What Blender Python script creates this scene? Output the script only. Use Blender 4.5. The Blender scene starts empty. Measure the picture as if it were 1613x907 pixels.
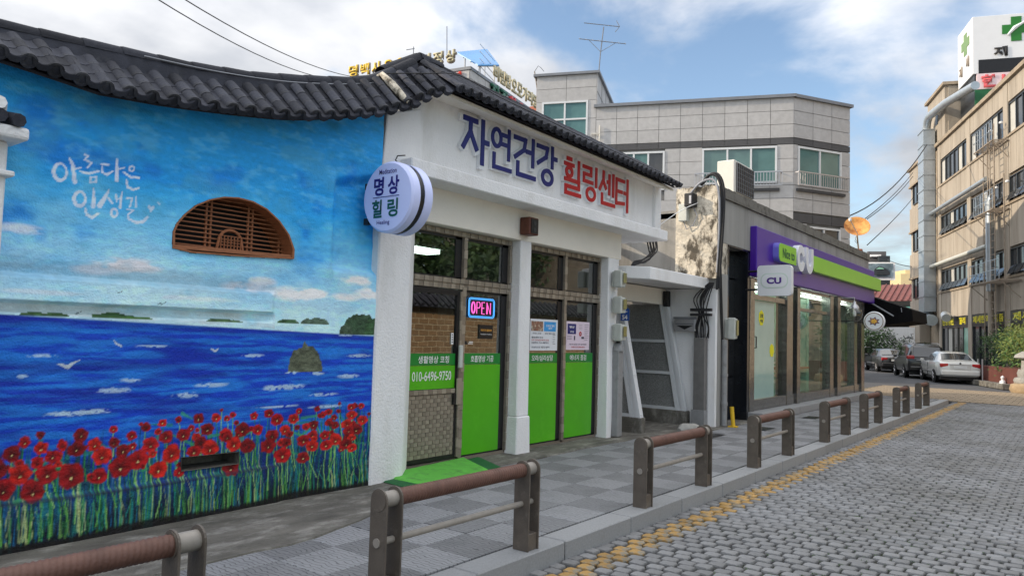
import bpy, bmesh, math, random
import numpy as np
from mathutils import Matrix, Vector
random.seed(7); rng = np.random.default_rng(7)
sc = bpy.context.scene
COL = sc.collection
PI = math.pi
def rad(a): return math.radians(a)

# ------------------------------------------------------------------ camera
F = 1170.0; W0 = 1613.0
pitch = math.atan(73.5 / F); roll = 0.029; caz = rad(37.4)
EYE = Vector((0, 0, 1.62))
fw = Vector((math.cos(caz) * math.cos(pitch), math.sin(caz) * math.cos(pitch), math.sin(pitch)))
R0 = Vector((math.sin(caz), -math.cos(caz), 0)); U0 = R0.cross(fw)
rt = R0 * math.cos(roll) + U0 * math.sin(roll); up = -R0 * math.sin(roll) + U0 * math.cos(roll)
cam = bpy.data.cameras.new('camera'); cam.sensor_width = 36; cam.lens = F / W0 * 36
cam.clip_start = 0.05; cam.clip_end = 2000
co = bpy.data.objects.new('camera', cam); COL.objects.link(co)
co.matrix_world = Matrix(((rt.x, up.x, -fw.x, EYE.x), (rt.y, up.y, -fw.y, EYE.y), (rt.z, up.z, -fw.z, EYE.z), (0, 0, 0, 1)))
sc.camera = co

# ------------------------------------------------------------------ light
SUN_AZ, SUN_EL = 124.0, 24.0
w = bpy.data.worlds.new('World'); sc.world = w; w.use_nodes = True
nt = w.node_tree; nt.nodes.clear()
def wn(t, **k):
    n = nt.nodes.new(t)
    for a, b in k.items(): setattr(n, a, b)
    return n
out = wn('ShaderNodeOutputWorld'); bg = wn('ShaderNodeBackground'); bg.inputs[1].default_value = 0.12
sky = wn('ShaderNodeTexSky'); sky.sky_type = 'NISHITA'; sky.sun_disc = False
sky.sun_elevation = rad(SUN_EL); sky.sun_rotation = rad(90 - SUN_AZ); sky.air_density = 1.0; sky.dust_density = 0.6; sky.ozone_density = 2.0
tc = wn('ShaderNodeTexCoord'); sep = wn('ShaderNodeSeparateXYZ'); nt.links.new(tc.outputs['Generated'], sep.inputs[0])
def wm(op, a, b=None, c=None):
    n = wn('ShaderNodeMath', operation=op)
    for i, v in enumerate((a, b, c)):
        if v is None: continue
        if isinstance(v, (int, float)): n.inputs[i].default_value = v
        else: nt.links.new(v, n.inputs[i])
    return n.outputs[0]
den = wm('ADD', wm('MAXIMUM', sep.outputs[2], 0.0), 0.22)
cx_ = wm('DIVIDE', sep.outputs[0], den); cy_ = wm('DIVIDE', sep.outputs[1], den)
cmb = wn('ShaderNodeCombineXYZ'); nt.links.new(cx_, cmb.inputs[0]); nt.links.new(cy_, cmb.inputs[1])
def wnoise(scale, detail, rough, loc, dist=0.0):
    mp = wn('ShaderNodeMapping'); mp.inputs['Location'].default_value = loc; nt.links.new(cmb.outputs[0], mp.inputs[0])
    n = wn('ShaderNodeTexNoise'); n.inputs['Scale'].default_value = scale; n.inputs['Detail'].default_value = detail
    n.inputs['Roughness'].default_value = rough; n.inputs['Distortion'].default_value = dist
    nt.links.new(mp.outputs[0], n.inputs[0]); return n.outputs[0]
n1 = wnoise(1.15, 8, 0.55, (2.3, 0.4, 0), 0.3)
n2 = wnoise(2.4, 6, 0.5, (5.1, 3.2, 1.0))
# more cloud towards the left of the street (+Y), clearer to the right
bias = wm('MULTIPLY', wm('SUBTRACT', wm('ARCTAN2', sep.outputs[1], sep.outputs[0]), 0.62), 0.22)
bias = wm('MINIMUM', wm('MAXIMUM', bias, -0.04), 0.09)
dens = wm('ADD', wm('ADD', n1, bias), wm('MULTIPLY', wm('MAXIMUM', wm('SUBTRACT', sep.outputs[2], 0.35), 0.0), 0.35))
rmp = wn('ShaderNodeMapRange'); rmp.interpolation_type = 'SMOOTHSTEP'; nt.links.new(dens, rmp.inputs[0])
rmp.inputs[1].default_value = 0.40; rmp.inputs[2].default_value = 0.58
shade = wn('ShaderNodeMapRange'); nt.links.new(n2, shade.inputs[0]); shade.inputs[1].default_value = 0.36; shade.inputs[2].default_value = 0.62
mc = wn('ShaderNodeMix', data_type='RGBA'); nt.links.new(shade.outputs[0], mc.inputs[0])
mc.inputs[6].default_value = (2.3, 2.4, 2.6, 1); mc.inputs[7].default_value = (3.8, 3.8, 3.85, 1)
# cloud brightness raised overhead, out of view, and round the sun to lift ambient light
sdv = wn('ShaderNodeVectorMath', operation='DOT_PRODUCT'); nt.links.new(tc.outputs['Generated'], sdv.inputs[0])
sdv.inputs[1].default_value = (math.cos(rad(SUN_AZ)) * math.cos(rad(SUN_EL)), math.sin(rad(SUN_AZ)) * math.cos(rad(SUN_EL)), math.sin(rad(SUN_EL)))
glow = wm('MULTIPLY', wm('POWER', wm('MAXIMUM', sdv.outputs['Value'], 0.0), 6.0), 0.9)
zenith_lift = wm('ADD', wm('MULTIPLY', wm('MAXIMUM', sep.outputs[2], 0.0), 2.5), 0.46)
lum = wm('ADD', glow, zenith_lift)
mcs = wn('ShaderNodeVectorMath', operation='SCALE'); nt.links.new(mc.outputs[2], mcs.inputs[0]); nt.links.new(lum, mcs.inputs[3])
mix = wn('ShaderNodeMix', data_type='RGBA'); nt.links.new(rmp.outputs[0], mix.inputs[0])
skm = wn('ShaderNodeMix', data_type='RGBA', blend_type='MULTIPLY'); skm.inputs[0].default_value = 1
skm.inputs[7].default_value = (1.05, 1.0, 0.95, 1)
nt.links.new(sky.outputs[0], skm.inputs[6])
nt.links.new(skm.outputs[2], mix.inputs[6]); nt.links.new(mcs.outputs[0], mix.inputs[7])
nt.links.new(mix.outputs[2], bg.inputs[0]); nt.links.new(bg.outputs[0], out.inputs[0])
sl = bpy.data.lights.new('sun', 'SUN'); sl.energy = 2.1; sl.angle = rad(0.5); sl.color = (1.0, 0.84, 0.64)
so = bpy.data.objects.new('sun', sl); COL.objects.link(so)
sd = Vector((math.cos(rad(SUN_AZ)) * math.cos(rad(SUN_EL)), math.sin(rad(SUN_AZ)) * math.cos(rad(SUN_EL)), math.sin(rad(SUN_EL))))
so.rotation_euler = sd.to_track_quat('Z', 'Y').to_euler(); so.location = (0, 30, 30)
sc.view_settings.view_transform = 'Standard'; sc.view_settings.look = 'None'; sc.view_settings.gamma = 1
sc.view_settings.exposure = 0.95

# ------------------------------------------------------------------ helpers
def srgb(r, g, b, k=1.0):
    f = lambda c: ((c / 255) / 12.92 if c / 255 <= 0.04045 else ((c / 255 + 0.055) / 1.055) ** 2.4) * k
    return (f(r), f(g), f(b))
MATS = {}
def mat(name, col, rough=0.75, var=0.14, scale=3.0, bump=0.15, bscale=40.0, metal=0.0, rnd=0.0, streak=False, col2=None,
        c2t=(0.5, 0.65), spec=0.4, emit=None, estr=0.0, bdist=0.004, c2scale=None, stretch=None):
    m = bpy.data.materials.new(name); m.use_nodes = True; MATS[name] = m
    t = m.node_tree; b = t.nodes['Principled BSDF']; L = t.links.new
    b.inputs['Roughness'].default_value = rough; b.inputs['Metallic'].default_value = metal
    b.inputs['Specular IOR Level'].default_value = spec
    tc = t.nodes.new('ShaderNodeTexCoord'); mp = t.nodes.new('ShaderNodeMapping'); L(tc.outputs['Object'], mp.inputs[0])
    if streak: mp.inputs['Scale'].default_value = (1, 1, 0.12)
    if stretch: mp.inputs['Scale'].default_value = stretch
    n = t.nodes.new('ShaderNodeTexNoise'); n.inputs['Scale'].default_value = scale; n.inputs['Detail'].default_value = 6
    n.inputs['Roughness'].default_value = 0.6; L(mp.outputs[0], n.inputs[0])
    mr = t.nodes.new('ShaderNodeMapRange'); L(n.outputs[0], mr.inputs[0])
    mr.inputs[1].default_value = 0.3; mr.inputs[2].default_value = 0.7; mr.inputs[3].default_value = 1 - var; mr.inputs[4].default_value = 1 + var
    v = mr.outputs[0]
    if rnd:
        oi = t.nodes.new('ShaderNodeObjectInfo'); r2 = t.nodes.new('ShaderNodeMapRange'); L(oi.outputs['Random'], r2.inputs[0])
        r2.inputs[3].default_value = 1 - rnd; r2.inputs[4].default_value = 1 + rnd
        mu = t.nodes.new('ShaderNodeMath'); mu.operation = 'MULTIPLY'; L(v, mu.inputs[0]); L(r2.outputs[0], mu.inputs[1]); v = mu.outputs[0]
    base = t.nodes.new('ShaderNodeRGB'); base.outputs[0].default_value = (*col, 1); src = base.outputs[0]
    if col2:
        n3 = t.nodes.new('ShaderNodeTexNoise'); n3.inputs['Scale'].default_value = c2scale or scale * 0.7; n3.inputs['Detail'].default_value = 9
        n3.inputs['Roughness'].default_value = 0.68; L(mp.outputs[0], n3.inputs[0])
        r3 = t.nodes.new('ShaderNodeMapRange'); L(n3.outputs[0], r3.inputs[0]); r3.inputs[1].default_value = c2t[0]; r3.inputs[2].default_value = c2t[1]
        mx = t.nodes.new('ShaderNodeMix'); mx.data_type = 'RGBA'; L(r3.outputs[0], mx.inputs[0]); L(src, mx.inputs[6]); mx.inputs[7].default_value = (*col2, 1)
        src = mx.outputs[2]
    sm = t.nodes.new('ShaderNodeVectorMath'); sm.operation = 'SCALE'; L(src, sm.inputs[0]); L(v, sm.inputs[3])
    L(sm.outputs[0], b.inputs['Base Color'])
    if bump:
        n2 = t.nodes.new('ShaderNodeTexNoise'); n2.inputs['Scale'].default_value = bscale; n2.inputs['Detail'].default_value = 4
        L(tc.outputs['Object'], n2.inputs[0]); bp = t.nodes.new('ShaderNodeBump'); bp.inputs['Strength'].default_value = min(1, bump * 2)
        bp.inputs['Distance'].default_value = bdist; L(n2.outputs[0], bp.inputs['Height']); L(bp.outputs[0], b.inputs['Normal'])
    if emit:
        b.inputs['Emission Color'].default_value = (*emit, 1); b.inputs['Emission Strength'].default_value = estr
    return m
def glass(name, tint, refl=1.0, trans=0.85, rough=0.015, ior=1.75):
    m = bpy.data.materials.new(name); m.use_nodes = True; t = m.node_tree; t.nodes.clear(); L = t.links.new
    o = t.nodes.new('ShaderNodeOutputMaterial'); tr = t.nodes.new('ShaderNodeBsdfTransparent'); tr.inputs[0].default_value = (*[c * trans for c in tint], 1)
    gl = t.nodes.new('ShaderNodeBsdfGlossy'); gl.inputs['Roughness'].default_value = rough; gl.inputs[0].default_value = (refl, refl, refl, 1)
    tcn = t.nodes.new('ShaderNodeTexCoord'); nz = t.nodes.new('ShaderNodeTexNoise'); nz.inputs['Scale'].default_value = 1.3; L(tcn.outputs['Object'], nz.inputs[0])
    bp = t.nodes.new('ShaderNodeBump'); bp.inputs['Strength'].default_value = 0.12; bp.inputs['Distance'].default_value = 0.01; L(nz.outputs[0], bp.inputs['Height']); L(bp.outputs[0], gl.inputs['Normal'])
    fr = t.nodes.new('ShaderNodeFresnel'); fr.inputs[0].default_value = ior
    ge = t.nodes.new('ShaderNodeNewGeometry'); iv = t.nodes.new('ShaderNodeMath'); iv.operation = 'SUBTRACT'; iv.inputs[0].default_value = 1; L(ge.outputs['Backfacing'], iv.inputs[1])
    mf = t.nodes.new('ShaderNodeMath'); mf.operation = 'MULTIPLY'; L(fr.outputs[0], mf.inputs[0]); L(iv.outputs[0], mf.inputs[1])
    mx = t.nodes.new('ShaderNodeMixShader'); L(mf.outputs[0], mx.inputs[0]); L(tr.outputs[0], mx.inputs[1]); L(gl.outputs[0], mx.inputs[2]); L(mx.outputs[0], o.inputs[0])
    return m

class MB:
    def __init__(s): s.v = []; s.f = []; s.mi = []; s.k = 0
    def add(s, vs, fs, mi=0):
        o = len(s.v); s.v += [tuple(v) for v in vs]; s.f += [tuple(i + o for i in f) for f in fs]; s.mi += [mi] * len(fs); return s
    def box(s, x0, x1, y0, y1, z0, z1, mi=0):
        x0, x1 = min(x0, x1), max(x0, x1); y0, y1 = min(y0, y1), max(y0, y1)
        return s.add([(x0, y0, z0), (x1, y0, z0), (x1, y1, z0), (x0, y1, z0), (x0, y0, z1), (x1, y0, z1), (x1, y1, z1), (x0, y1, z1)],
                     [(0, 3, 2, 1), (4, 5, 6, 7), (0, 1, 5, 4), (1, 2, 6, 5), (2, 3, 7, 6), (3, 0, 4, 7)], mi)
    def hexa(s, b, t, mi=0):     # bottom quad (ccw from above), top quad
        return s.add(list(b) + list(t), [(0, 3, 2, 1), (4, 5, 6, 7), (0, 1, 5, 4), (1, 2, 6, 5), (2, 3, 7, 6), (3, 0, 4, 7)], mi)
    def prism(s, poly, d, mi=0):  # poly list of 3d pts, d extrusion vector
        n = len(poly); a = [Vector(p) for p in poly]; b = [p + Vector(d) for p in a]
        fs = [tuple(range(n))[::-1], tuple(range(n, 2 * n))] + [(i, (i + 1) % n, n + (i + 1) % n, n + i) for i in range(n)]
        return s.add(a + b, fs, mi)
    def quad(s, *p, mi=0): return s.add(p, [tuple(range(len(p)))], mi)
    def tube(s, pts, r, n=8, mi=0, cap=True):
        pts = [Vector(p) for p in pts]; rs = r if isinstance(r, (list, tuple)) else [r] * len(pts); o = len(s.v); prev = None
        for i, p in enumerate(pts):
            d = (pts[min(i + 1, len(pts) - 1)] - pts[max(i - 1, 0)]).normalized()
            if prev is None: a = d.orthogonal().normalized()
            else:
                a = prev - d * prev.dot(d); a = a.normalized() if a.length > 1e-6 else d.orthogonal().normalized()
            prev = a; b = d.cross(a)
            for k in range(n):
                t = 2 * PI * k / n; s.v.append(tuple(p + (a * math.cos(t) + b * math.sin(t)) * rs[i]))
        for i in range(len(pts) - 1):
            for k in range(n):
                q = o + i * n; s.f.append((q + k, q + (k + 1) % n, q + n + (k + 1) % n, q + n + k)); s.mi.append(mi)
        if cap:
            s.f.append(tuple(o + k for k in range(n))[::-1]); s.mi.append(mi)
            q = o + (len(pts) - 1) * n; s.f.append(tuple(q + k for k in range(n))); s.mi.append(mi)
        return s
    def lathe(s, c, prof, n=24, axis='z', mi=0, cap=True):
        o = len(s.v); c = Vector(c)
        for (r, h) in prof:
            for k in range(n):
                t = 2 * PI * k / n; a, b = r * math.cos(t), r * math.sin(t)
                s.v.append(tuple(c + Vector({'z': (a, b, h), 'x': (h, a, b), 'y': (b, h, a)}[axis])))
        for i in range(len(prof) - 1):
            for k in range(n):
                q = o + i * n; s.f.append((q + k, q + (k + 1) % n, q + n + (k + 1) % n, q + n + k)); s.mi.append(mi)
        if cap and prof[0][0] > 1e-5: s.f.append(tuple(o + k for k in range(n))[::-1]); s.mi.append(mi)
        if cap and prof[-1][0] > 1e-5: q = o + (len(prof) - 1) * n; s.f.append(tuple(q + k for k in range(n))); s.mi.append(mi)
        return s
    def mesh(s, name, mats, smooth=None, bev=0):
        me = bpy.data.meshes.new(name); me.from_pydata(s.v, [], s.f)
        for m in (mats if isinstance(mats, (list, tuple)) else [mats]): me.materials.append(m)
        if any(s.mi): me.polygons.foreach_set('material_index', s.mi)
        bm = bmesh.new(); bm.from_mesh(me); bmesh.ops.recalc_face_normals(bm, faces=bm.faces)
        if bev:
            es = [e for e in bm.edges if len(e.link_faces) == 2 and e.calc_face_angle(0) > 0.6]
            bmesh.ops.bevel(bm, geom=es, offset=bev, segments=1 if bev < 0.02 else 2, affect='EDGES', profile=0.5, clamp_overlap=True)
        bm.to_mesh(me); bm.free()
        if smooth:
            me.polygons.foreach_set('use_smooth', [True] * len(me.polygons)); me.set_sharp_from_angle(angle=rad(smooth))
        me.update(); return me
    def build(s, name, mats, parent=None, W=True, smooth=None, bev=0):
        if parent is not None and W:
            mi = WM[parent.name].inverted(); s.v = [tuple(mi @ Vector(v)) for v in s.v]
        me = s.mesh(name, mats, smooth, bev)
        return link(name, me, parent)
WM = {}
def link(name, me, parent=None, M=None):
    o = bpy.data.objects.new(name, me); COL.objects.link(o)
    if parent is not None: o.parent = parent
    if M is not None: o.matrix_basis = M
    WM[o.name] = (WM[parent.name] if parent is not None else Matrix()) @ (M if M is not None else Matrix())
    return o
def thing(name, label, cat, loc=(0, 0, 0), rz=0.0, group=None):
    o = bpy.data.objects.new(name, None); COL.objects.link(o); o.empty_display_size = 0.2
    M = Matrix.Translation(loc) @ Matrix.Rotation(rz, 4, 'Z'); o.matrix_basis = M; WM[o.name] = M
    o['label'] = label; o['category'] = cat
    if group: o['group'] = group
    return o
def tag(o, label, cat, group=None):
    o['label'] = label; o['category'] = cat
    if group: o['group'] = group
    return o
def struct(o): o['kind'] = 'structure'; return o
def stuff(o): o['kind'] = 'stuff'; return o
def retop(o, loc):   # a one-mesh thing: move its origin to its base
    loc = Vector(loc); o.data.transform(Matrix.Translation(-loc)); o.matrix_basis = Matrix.Translation(loc); WM[o.name] = Matrix.Translation(loc); return o
def inst(name, me, parent, Mw):   # place a shared mesh at a world matrix under parent
    return link(name, me, parent, WM[parent.name].inverted() @ Mw)
def frame(o, x, y, z):    # matrix from origin and three axis vectors
    return Matrix(((x[0], y[0], z[0], o[0]), (x[1], y[1], z[1], o[1]), (x[2], y[2], z[2], o[2]), (0, 0, 0, 1)))
def ray(u, v): return fw + rt * ((u - 806.5) / F) + up * ((453.5 - v) / F)
def onY(u, v, y):
    d = ray(u, v); return EYE + d * (y / d.y)
def onX(u, v, x):
    d = ray(u, v); return EYE + d * (x / d.x)
def atD(u, v, dist):
    d = ray(u, v); return EYE + d * (dist / math.hypot(d.x, d.y))
def text(body, cx, cy, cz, h, wd, rz, mats, parent, name='lettering', depth=0.003, bold=0.0, W=True, spacing=1.0, local=False):
    cu = bpy.data.curves.new('t', 'FONT'); cu.body = body; cu.extrude = 0.0; cu.offset = bold; cu.resolution_u = 3; cu.space_character = spacing
    cu.align_x = 'LEFT'
    o = bpy.data.objects.new('t', cu); COL.objects.link(o)
    dg = bpy.context.evaluated_depsgraph_get(); me = bpy.data.meshes.new_from_object(o.evaluated_get(dg))
    bpy.data.objects.remove(o)
    vs = np.array([v.co[:] for v in me.vertices]); lo = vs.min(0); hi = vs.max(0)
    sy = h / (hi[1] - lo[1]); sx = wd / (hi[0] - lo[0]) if wd else sy
    bm = bmesh.new(); bm.from_mesh(me)
    if depth > 0.006:
        r = bmesh.ops.extrude_face_region(bm, geom=list(bm.faces)); vv = [e for e in r['geom'] if isinstance(e, bmesh.types.BMVert)]
        for v in vv: v.co.z += depth
    c = math.cos(rz); s_ = math.sin(rz); wl = WM[parent.name].inverted() if (parent is not None and W) else Matrix()
    for v in bm.verts:
        x = (v.co.x - (lo[0] + hi[0]) / 2) * sx; z = (v.co.y - (lo[1] + hi[1]) / 2) * sy; y = -v.co.z
        v.co = wl @ Vector((cx + x * c - y * s_, cy + x * s_ + y * c, cz + z))
    bmesh.ops.recalc_face_normals(bm, faces=bm.faces)
    if depth <= 0.006:
        n = Vector((s_, -c, 0))
        if (wl.to_3x3() @ n).dot(bm.faces[:][0].normal) < 0: bmesh.ops.reverse_faces(bm, faces=bm.faces)
    m2 = bpy.data.meshes.new(name); bm.to_mesh(m2); bm.free(); m2.materials.append(mats)
    return link(name, m2, parent)

# ------------------------------------------------------------------ materials
M_white = mat('white_wall_paint', (0.80, 0.80, 0.805), 0.85, 0.07, 1.5, 0.7, 45, col2=(0.64, 0.63, 0.6), c2t=(0.5, 0.8), c2scale=2.2, bdist=0.008, stretch=(1, 1, 0.35))
M_cream = mat('cream_wall_paint', (0.78, 0.74, 0.66), 0.85, 0.06, 1.2, 0.4, 60, col2=(0.55, 0.5, 0.42), c2t=(0.6, 0.9))
M_tile = mat('black_roof_tile', (0.033, 0.035, 0.046), 0.75, 0.3, 9, 0.5, 90, rnd=0.42, col2=(0.085, 0.085, 0.09), c2t=(0.55, 0.8), spec=0.25)
M_granite = mat('kerb_granite', (0.27, 0.275, 0.28), 0.85, 0.12, 60, 0.25, 160, rnd=0.07, col2=(0.17, 0.17, 0.17), c2t=(0.55, 0.8), c2scale=3)
M_tileL = mat('pavement_tile_light', (0.24, 0.245, 0.255), 0.8, 0.14, 40, 0.3, 120, rnd=0.08, col2=(0.17, 0.175, 0.18), c2t=(0.5, 0.8), c2scale=2)
M_tileD = mat('pavement_tile_dark', (0.18, 0.183, 0.19), 0.8, 0.14, 40, 0.3, 120, rnd=0.08, col2=(0.11, 0.115, 0.12), c2t=(0.5, 0.8), c2scale=2)
M_joint = mat('joint_dirt', (0.028, 0.028, 0.026), 0.95, 0.3, 12, 0.4, 60, col2=(0.04, 0.055, 0.02), c2t=(0.52, 0.66), c2scale=1.3)
M_sett = mat('sett_granite', (0.215, 0.218, 0.225), 0.8, 0.14, 24, 0.6, 80, rnd=0.14, col2=(0.14, 0.138, 0.132), c2t=(0.42, 0.66), c2scale=0.55)
M_yel = mat('yellow_line_paint', (0.34, 0.205, 0.065), 0.7, 0.15, 30, 0.5, 90, rnd=0.16, col2=(0.2, 0.18, 0.14), c2t=(0.48, 0.58), c2scale=9)
M_conc = mat('old_concrete', (0.13, 0.122, 0.105), 0.9, 0.42, 2.2, 0.9, 45, col2=(0.27, 0.26, 0.235), c2t=(0.5, 0.68), c2scale=3.2, bdist=0.012, stretch=(1, 2, 1))
M_cuconc = mat('grey_concrete_wall', (0.30, 0.295, 0.28), 0.9, 0.18, 2.5, 0.5, 50, streak=True, col2=(0.16, 0.155, 0.145), c2t=(0.5, 0.72), c2scale=1.8)
M_crumb = mat('crumbling_plaster', (0.62, 0.56, 0.46), 0.95, 0.16, 6, 1.0, 22, col2=(0.10, 0.085, 0.065), c2t=(0.49, 0.6), c2scale=4.5, bdist=0.02, stretch=(1, 1, 0.55))
M_rail = mat('rail_brown_metal', (0.10, 0.082, 0.066), 0.5, 0.2, 9, 0.3, 90, rnd=0.06, spec=0.5, col2=(0.17, 0.15, 0.125), c2t=(0.56, 0.7), c2scale=7)
M_railgrey = mat('rail_grey_metal', (0.26, 0.235, 0.205), 0.5, 0.1, 20, 0.1, 120, spec=0.5)
M_rope = mat('rail_rust_red', (0.115, 0.055, 0.04), 0.6, 0.2, 12, 0.3, 90)
M_alu = mat('checked_aluminium', (0.34, 0.30, 0.245), 0.35, 0.1, 20, 0.1, 60, metal=0.35, rnd=0.12)
M_alud = mat('checked_aluminium_dark', (0.26, 0.225, 0.185), 0.32, 0.1, 20, 0.1, 60, metal=0.35, rnd=0.15)
M_black = mat('black_frame', (0.012, 0.012, 0.014), 0.35, 0.2, 8, 0.05, 60)
M_green = mat('bright_green_film', srgb(78, 172, 22, 1.0), 0.3, 0.08, 2.5, 0.15, 3, col2=srgb(96, 186, 40), c2t=(.55, .75))
M_dgreen = mat('dark_green_film', srgb(20, 128, 48, 1.0), 0.35, 0.04, 2, 0, 1)
M_mat = mat('painted_green_ramp', srgb(100, 190, 72, .85), 0.8, 0.12, 5, 0.5, 70, col2=srgb(70, 110, 60), c2t=(0.5, 0.75), c2scale=6)
M_matd = mat('painted_dark_green_edge', srgb(28, 96, 50, .9), 0.8, 0.12, 5, 0.4, 70)
M_ink = mat('white_lettering', (0.8, 0.8, 0.8), 0.5, 0.03, 2, 0, 1)
M_blue = mat('navy_blue_letter', srgb(16, 26, 108, 1.0), 0.35, 0.05, 3, 0, 1)
M_red = mat('red_letter', srgb(178, 8, 22, 1.0), 0.35, 0.05, 3, 0, 1)
M_sign = mat('pale_lilac_sign_face', srgb(198, 206, 245, 1.1), 0.4, 0.03, 2, 0, 1)
M_signw = mat('white_sign_face', (0.75, 0.77, 0.8), 0.4, 0.03, 2, 0, 1)
M_paper = mat('poster_paper', (0.72, 0.74, 0.78), 0.6, 0.03, 2, 0, 1)
M_pink = mat('poster_pink_paper', (0.74, 0.62, 0.72), 0.6, 0.03, 2, 0, 1)
M_wood = mat('brown_wood', (0.30, 0.115, 0.05), 0.6, 0.25, 14, 0.3, 60, stretch=(1, 1, 6))
M_wooddk = mat('dark_red_box', (0.11, 0.035, 0.02), 0.5, 0.25, 14, 0.3, 60)
M_dark = mat('dark_interior', (0.018, 0.017, 0.016), 0.9, 0.3, 2, 0, 1)
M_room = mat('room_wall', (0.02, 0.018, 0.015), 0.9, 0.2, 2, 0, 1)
M_cable = mat('black_cable', (0.015, 0.015, 0.017), 0.6, 0.1, 5, 0, 1)
M_cableg = mat('grey_cable', (0.28, 0.29, 0.32), 0.6, 0.1, 5, 0, 1)
M_pvc = mat('grey_pipe', (0.26, 0.265, 0.27), 0.5, 0.12, 8, 0.1, 40, col2=(0.16, 0.15, 0.14), c2t=(0.55, 0.75))
M_meter = mat('meter_plastic', (0.52, 0.54, 0.50), 0.5, 0.1, 8, 0.05, 40, col2=(0.35, 0.34, 0.28), c2t=(0.55, 0.8))
M_amber = mat('meter_window', (0.22, 0.21, 0.08), 0.15, 0.1, 8, 0, 40)
M_silver = mat('silver_metal', (0.5, 0.5, 0.52), 0.35, 0.08, 10, 0.05, 40, metal=0.6)
M_steel = mat('stainless_steel', (0.24, 0.235, 0.23), 0.18, 0.3, 5, 0.25, 9, metal=0.85, stretch=(1, 1, 3), bdist=0.01)
M_purple = mat('purple_fascia', srgb(72, 34, 150, 1.0), 0.3, 0.04, 2, 0, 1)
M_lime = mat('lime_green_panel', srgb(140, 205, 45, 1.0), 0.3, 0.04, 2, 0, 1)
M_frost = mat('frosted_mint_film', srgb(176, 214, 206, .75), 0.12, 0.08, 1.5, 0, 1, spec=0.8)
M_yellow = mat('yellow_sticker', srgb(230, 225, 20), 0.5, 0.05, 2, 0, 1)
M_yelp = mat('yellow_post_paint', (0.65, 0.42, 0.02), 0.6, 0.15, 10, 0.1, 40)
M_blackw = mat('black_entry_panel', (0.012, 0.014, 0.018), 0.2, 0.3, 3, 0.05, 10, spec=0.6)
M_gpan = mat('grey_stone_panel', (0.46, 0.455, 0.455), 0.8, 0.1, 4, 0.15, 60, rnd=0.05)
M_gband = mat('dark_stone_band', (0.085, 0.085, 0.09), 0.7, 0.1, 4, 0.1, 60, rnd=0.08)
M_flash = mat('grey_metal_flashing', (0.22, 0.23, 0.25), 0.45, 0.1, 3, 0.05, 30, metal=0.3)
M_gjoint = mat('panel_joint', (0.2, 0.2, 0.2), 0.9, 0.1, 4, 0, 1)
M_wglass = mat('teal_window_glass', (0.10, 0.20, 0.195), 0.1, 0.25, 0.7, 0, 1, spec=0.5)
M_dglass = mat('dark_window_glass', (0.035, 0.038, 0.042), 0.08, 0.5, 0.9, 0, 1, spec=1.0)
M_blind = mat('window_blind', (0.5, 0.5, 0.47), 0.7, 0.1, 2, 0, 1)
M_wframe = mat('white_window_frame', (0.68, 0.7, 0.72), 0.4, 0.04, 3, 0, 1)
M_tan = mat('tan_building_panel', (0.39, 0.345, 0.285), 0.85, 0.12, 2.0, 0.15, 30, rnd=0.07, streak=True, col2=(0.26, 0.22, 0.175), c2t=(0.48, 0.72))
M_tank = mat('tan_building_trim', (0.34, 0.28, 0.21), 0.85, 0.16, 2.5, 0.2, 30, col2=(0.2, 0.165, 0.13), c2t=(0.5, 0.75))
M_galv = mat('galvanised_duct', (0.45, 0.5, 0.54), 0.35, 0.1, 3, 0.1, 12, metal=0.6, rnd=0.06)
M_rust = mat('rusty_pipe', (0.3, 0.25, 0.2), 0.7, 0.2, 5, 0.1, 40)
M_gf = mat('dark_shopfront', (0.03, 0.035, 0.04), 0.3, 0.3, 3, 0, 1)
M_redtile = mat('red_roof_tile', (0.17, 0.045, 0.035), 0.6, 0.25, 3, 0.2, 20, rnd=0.15)
M_teal = mat('teal_awning', (0.10, 0.26, 0.24), 0.6, 0.1, 2, 0, 1)
M_asph = mat('asphalt', (0.085, 0.088, 0.095), 0.9, 0.14, 1.2, 0.3, 70, col2=(0.06, 0.06, 0.065), c2t=(0.5, 0.7), c2scale=0.4)
M_beige = mat('beige_paving', (0.30, 0.24, 0.17), 0.85, 0.18, 5, 0.3, 60, rnd=0.2)
M_land = mat('far_ground', (0.16, 0.16, 0.15), 0.95, 0.15, 0.3, 0.1, 3)
M_soil = mat('brick_red_planter', (0.12, 0.04, 0.03), 0.8, 0.2, 3, 0.1, 20)
M_leaf = mat('leaf_green', (0.05, 0.105, 0.025), 0.6, 0.4, 2.5, 0, 1, rnd=0.15)
M_leafy = mat('leaf_yellow_green', (0.115, 0.15, 0.03), 0.6, 0.4, 2.5, 0, 1)
M_leafd = mat('leaf_dark_green', (0.025, 0.06, 0.018), 0.6, 0.4, 2.5, 0, 1)
M_bark = mat('bark', (0.10, 0.075, 0.05), 0.9, 0.3, 10, 0.5, 30)
M_rubber = mat('tyre_rubber', (0.015, 0.015, 0.015), 0.8, 0.1, 5, 0, 1)
M_stone = mat('grey_stone', (0.3, 0.295, 0.275), 0.9, 0.2, 8, 0.5, 30, rnd=0.1)
M_stonew = mat('warm_stone', (0.35, 0.26, 0.16), 0.9, 0.2, 8, 0.5, 30)
M_brick = mat('tan_stone_block', (0.34, 0.22, 0.12), 0.9, 0.2, 14, 0.5, 50, rnd=0.15)
M_mortar = mat('pale_mortar', (0.72, 0.64, 0.46), 0.9, 0.1, 14, 0.2, 50)
M_dish = mat('rusted_dish', (0.7, 0.34, 0.10), 0.75, 0.2, 5, 0.2, 40, col2=(0.36, 0.13, 0.03), c2t=(0.45, 0.62), c2scale=3.2)
M_ac = mat('ac_white', (0.66, 0.64, 0.58), 0.5, 0.06, 3, 0, 1)
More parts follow.
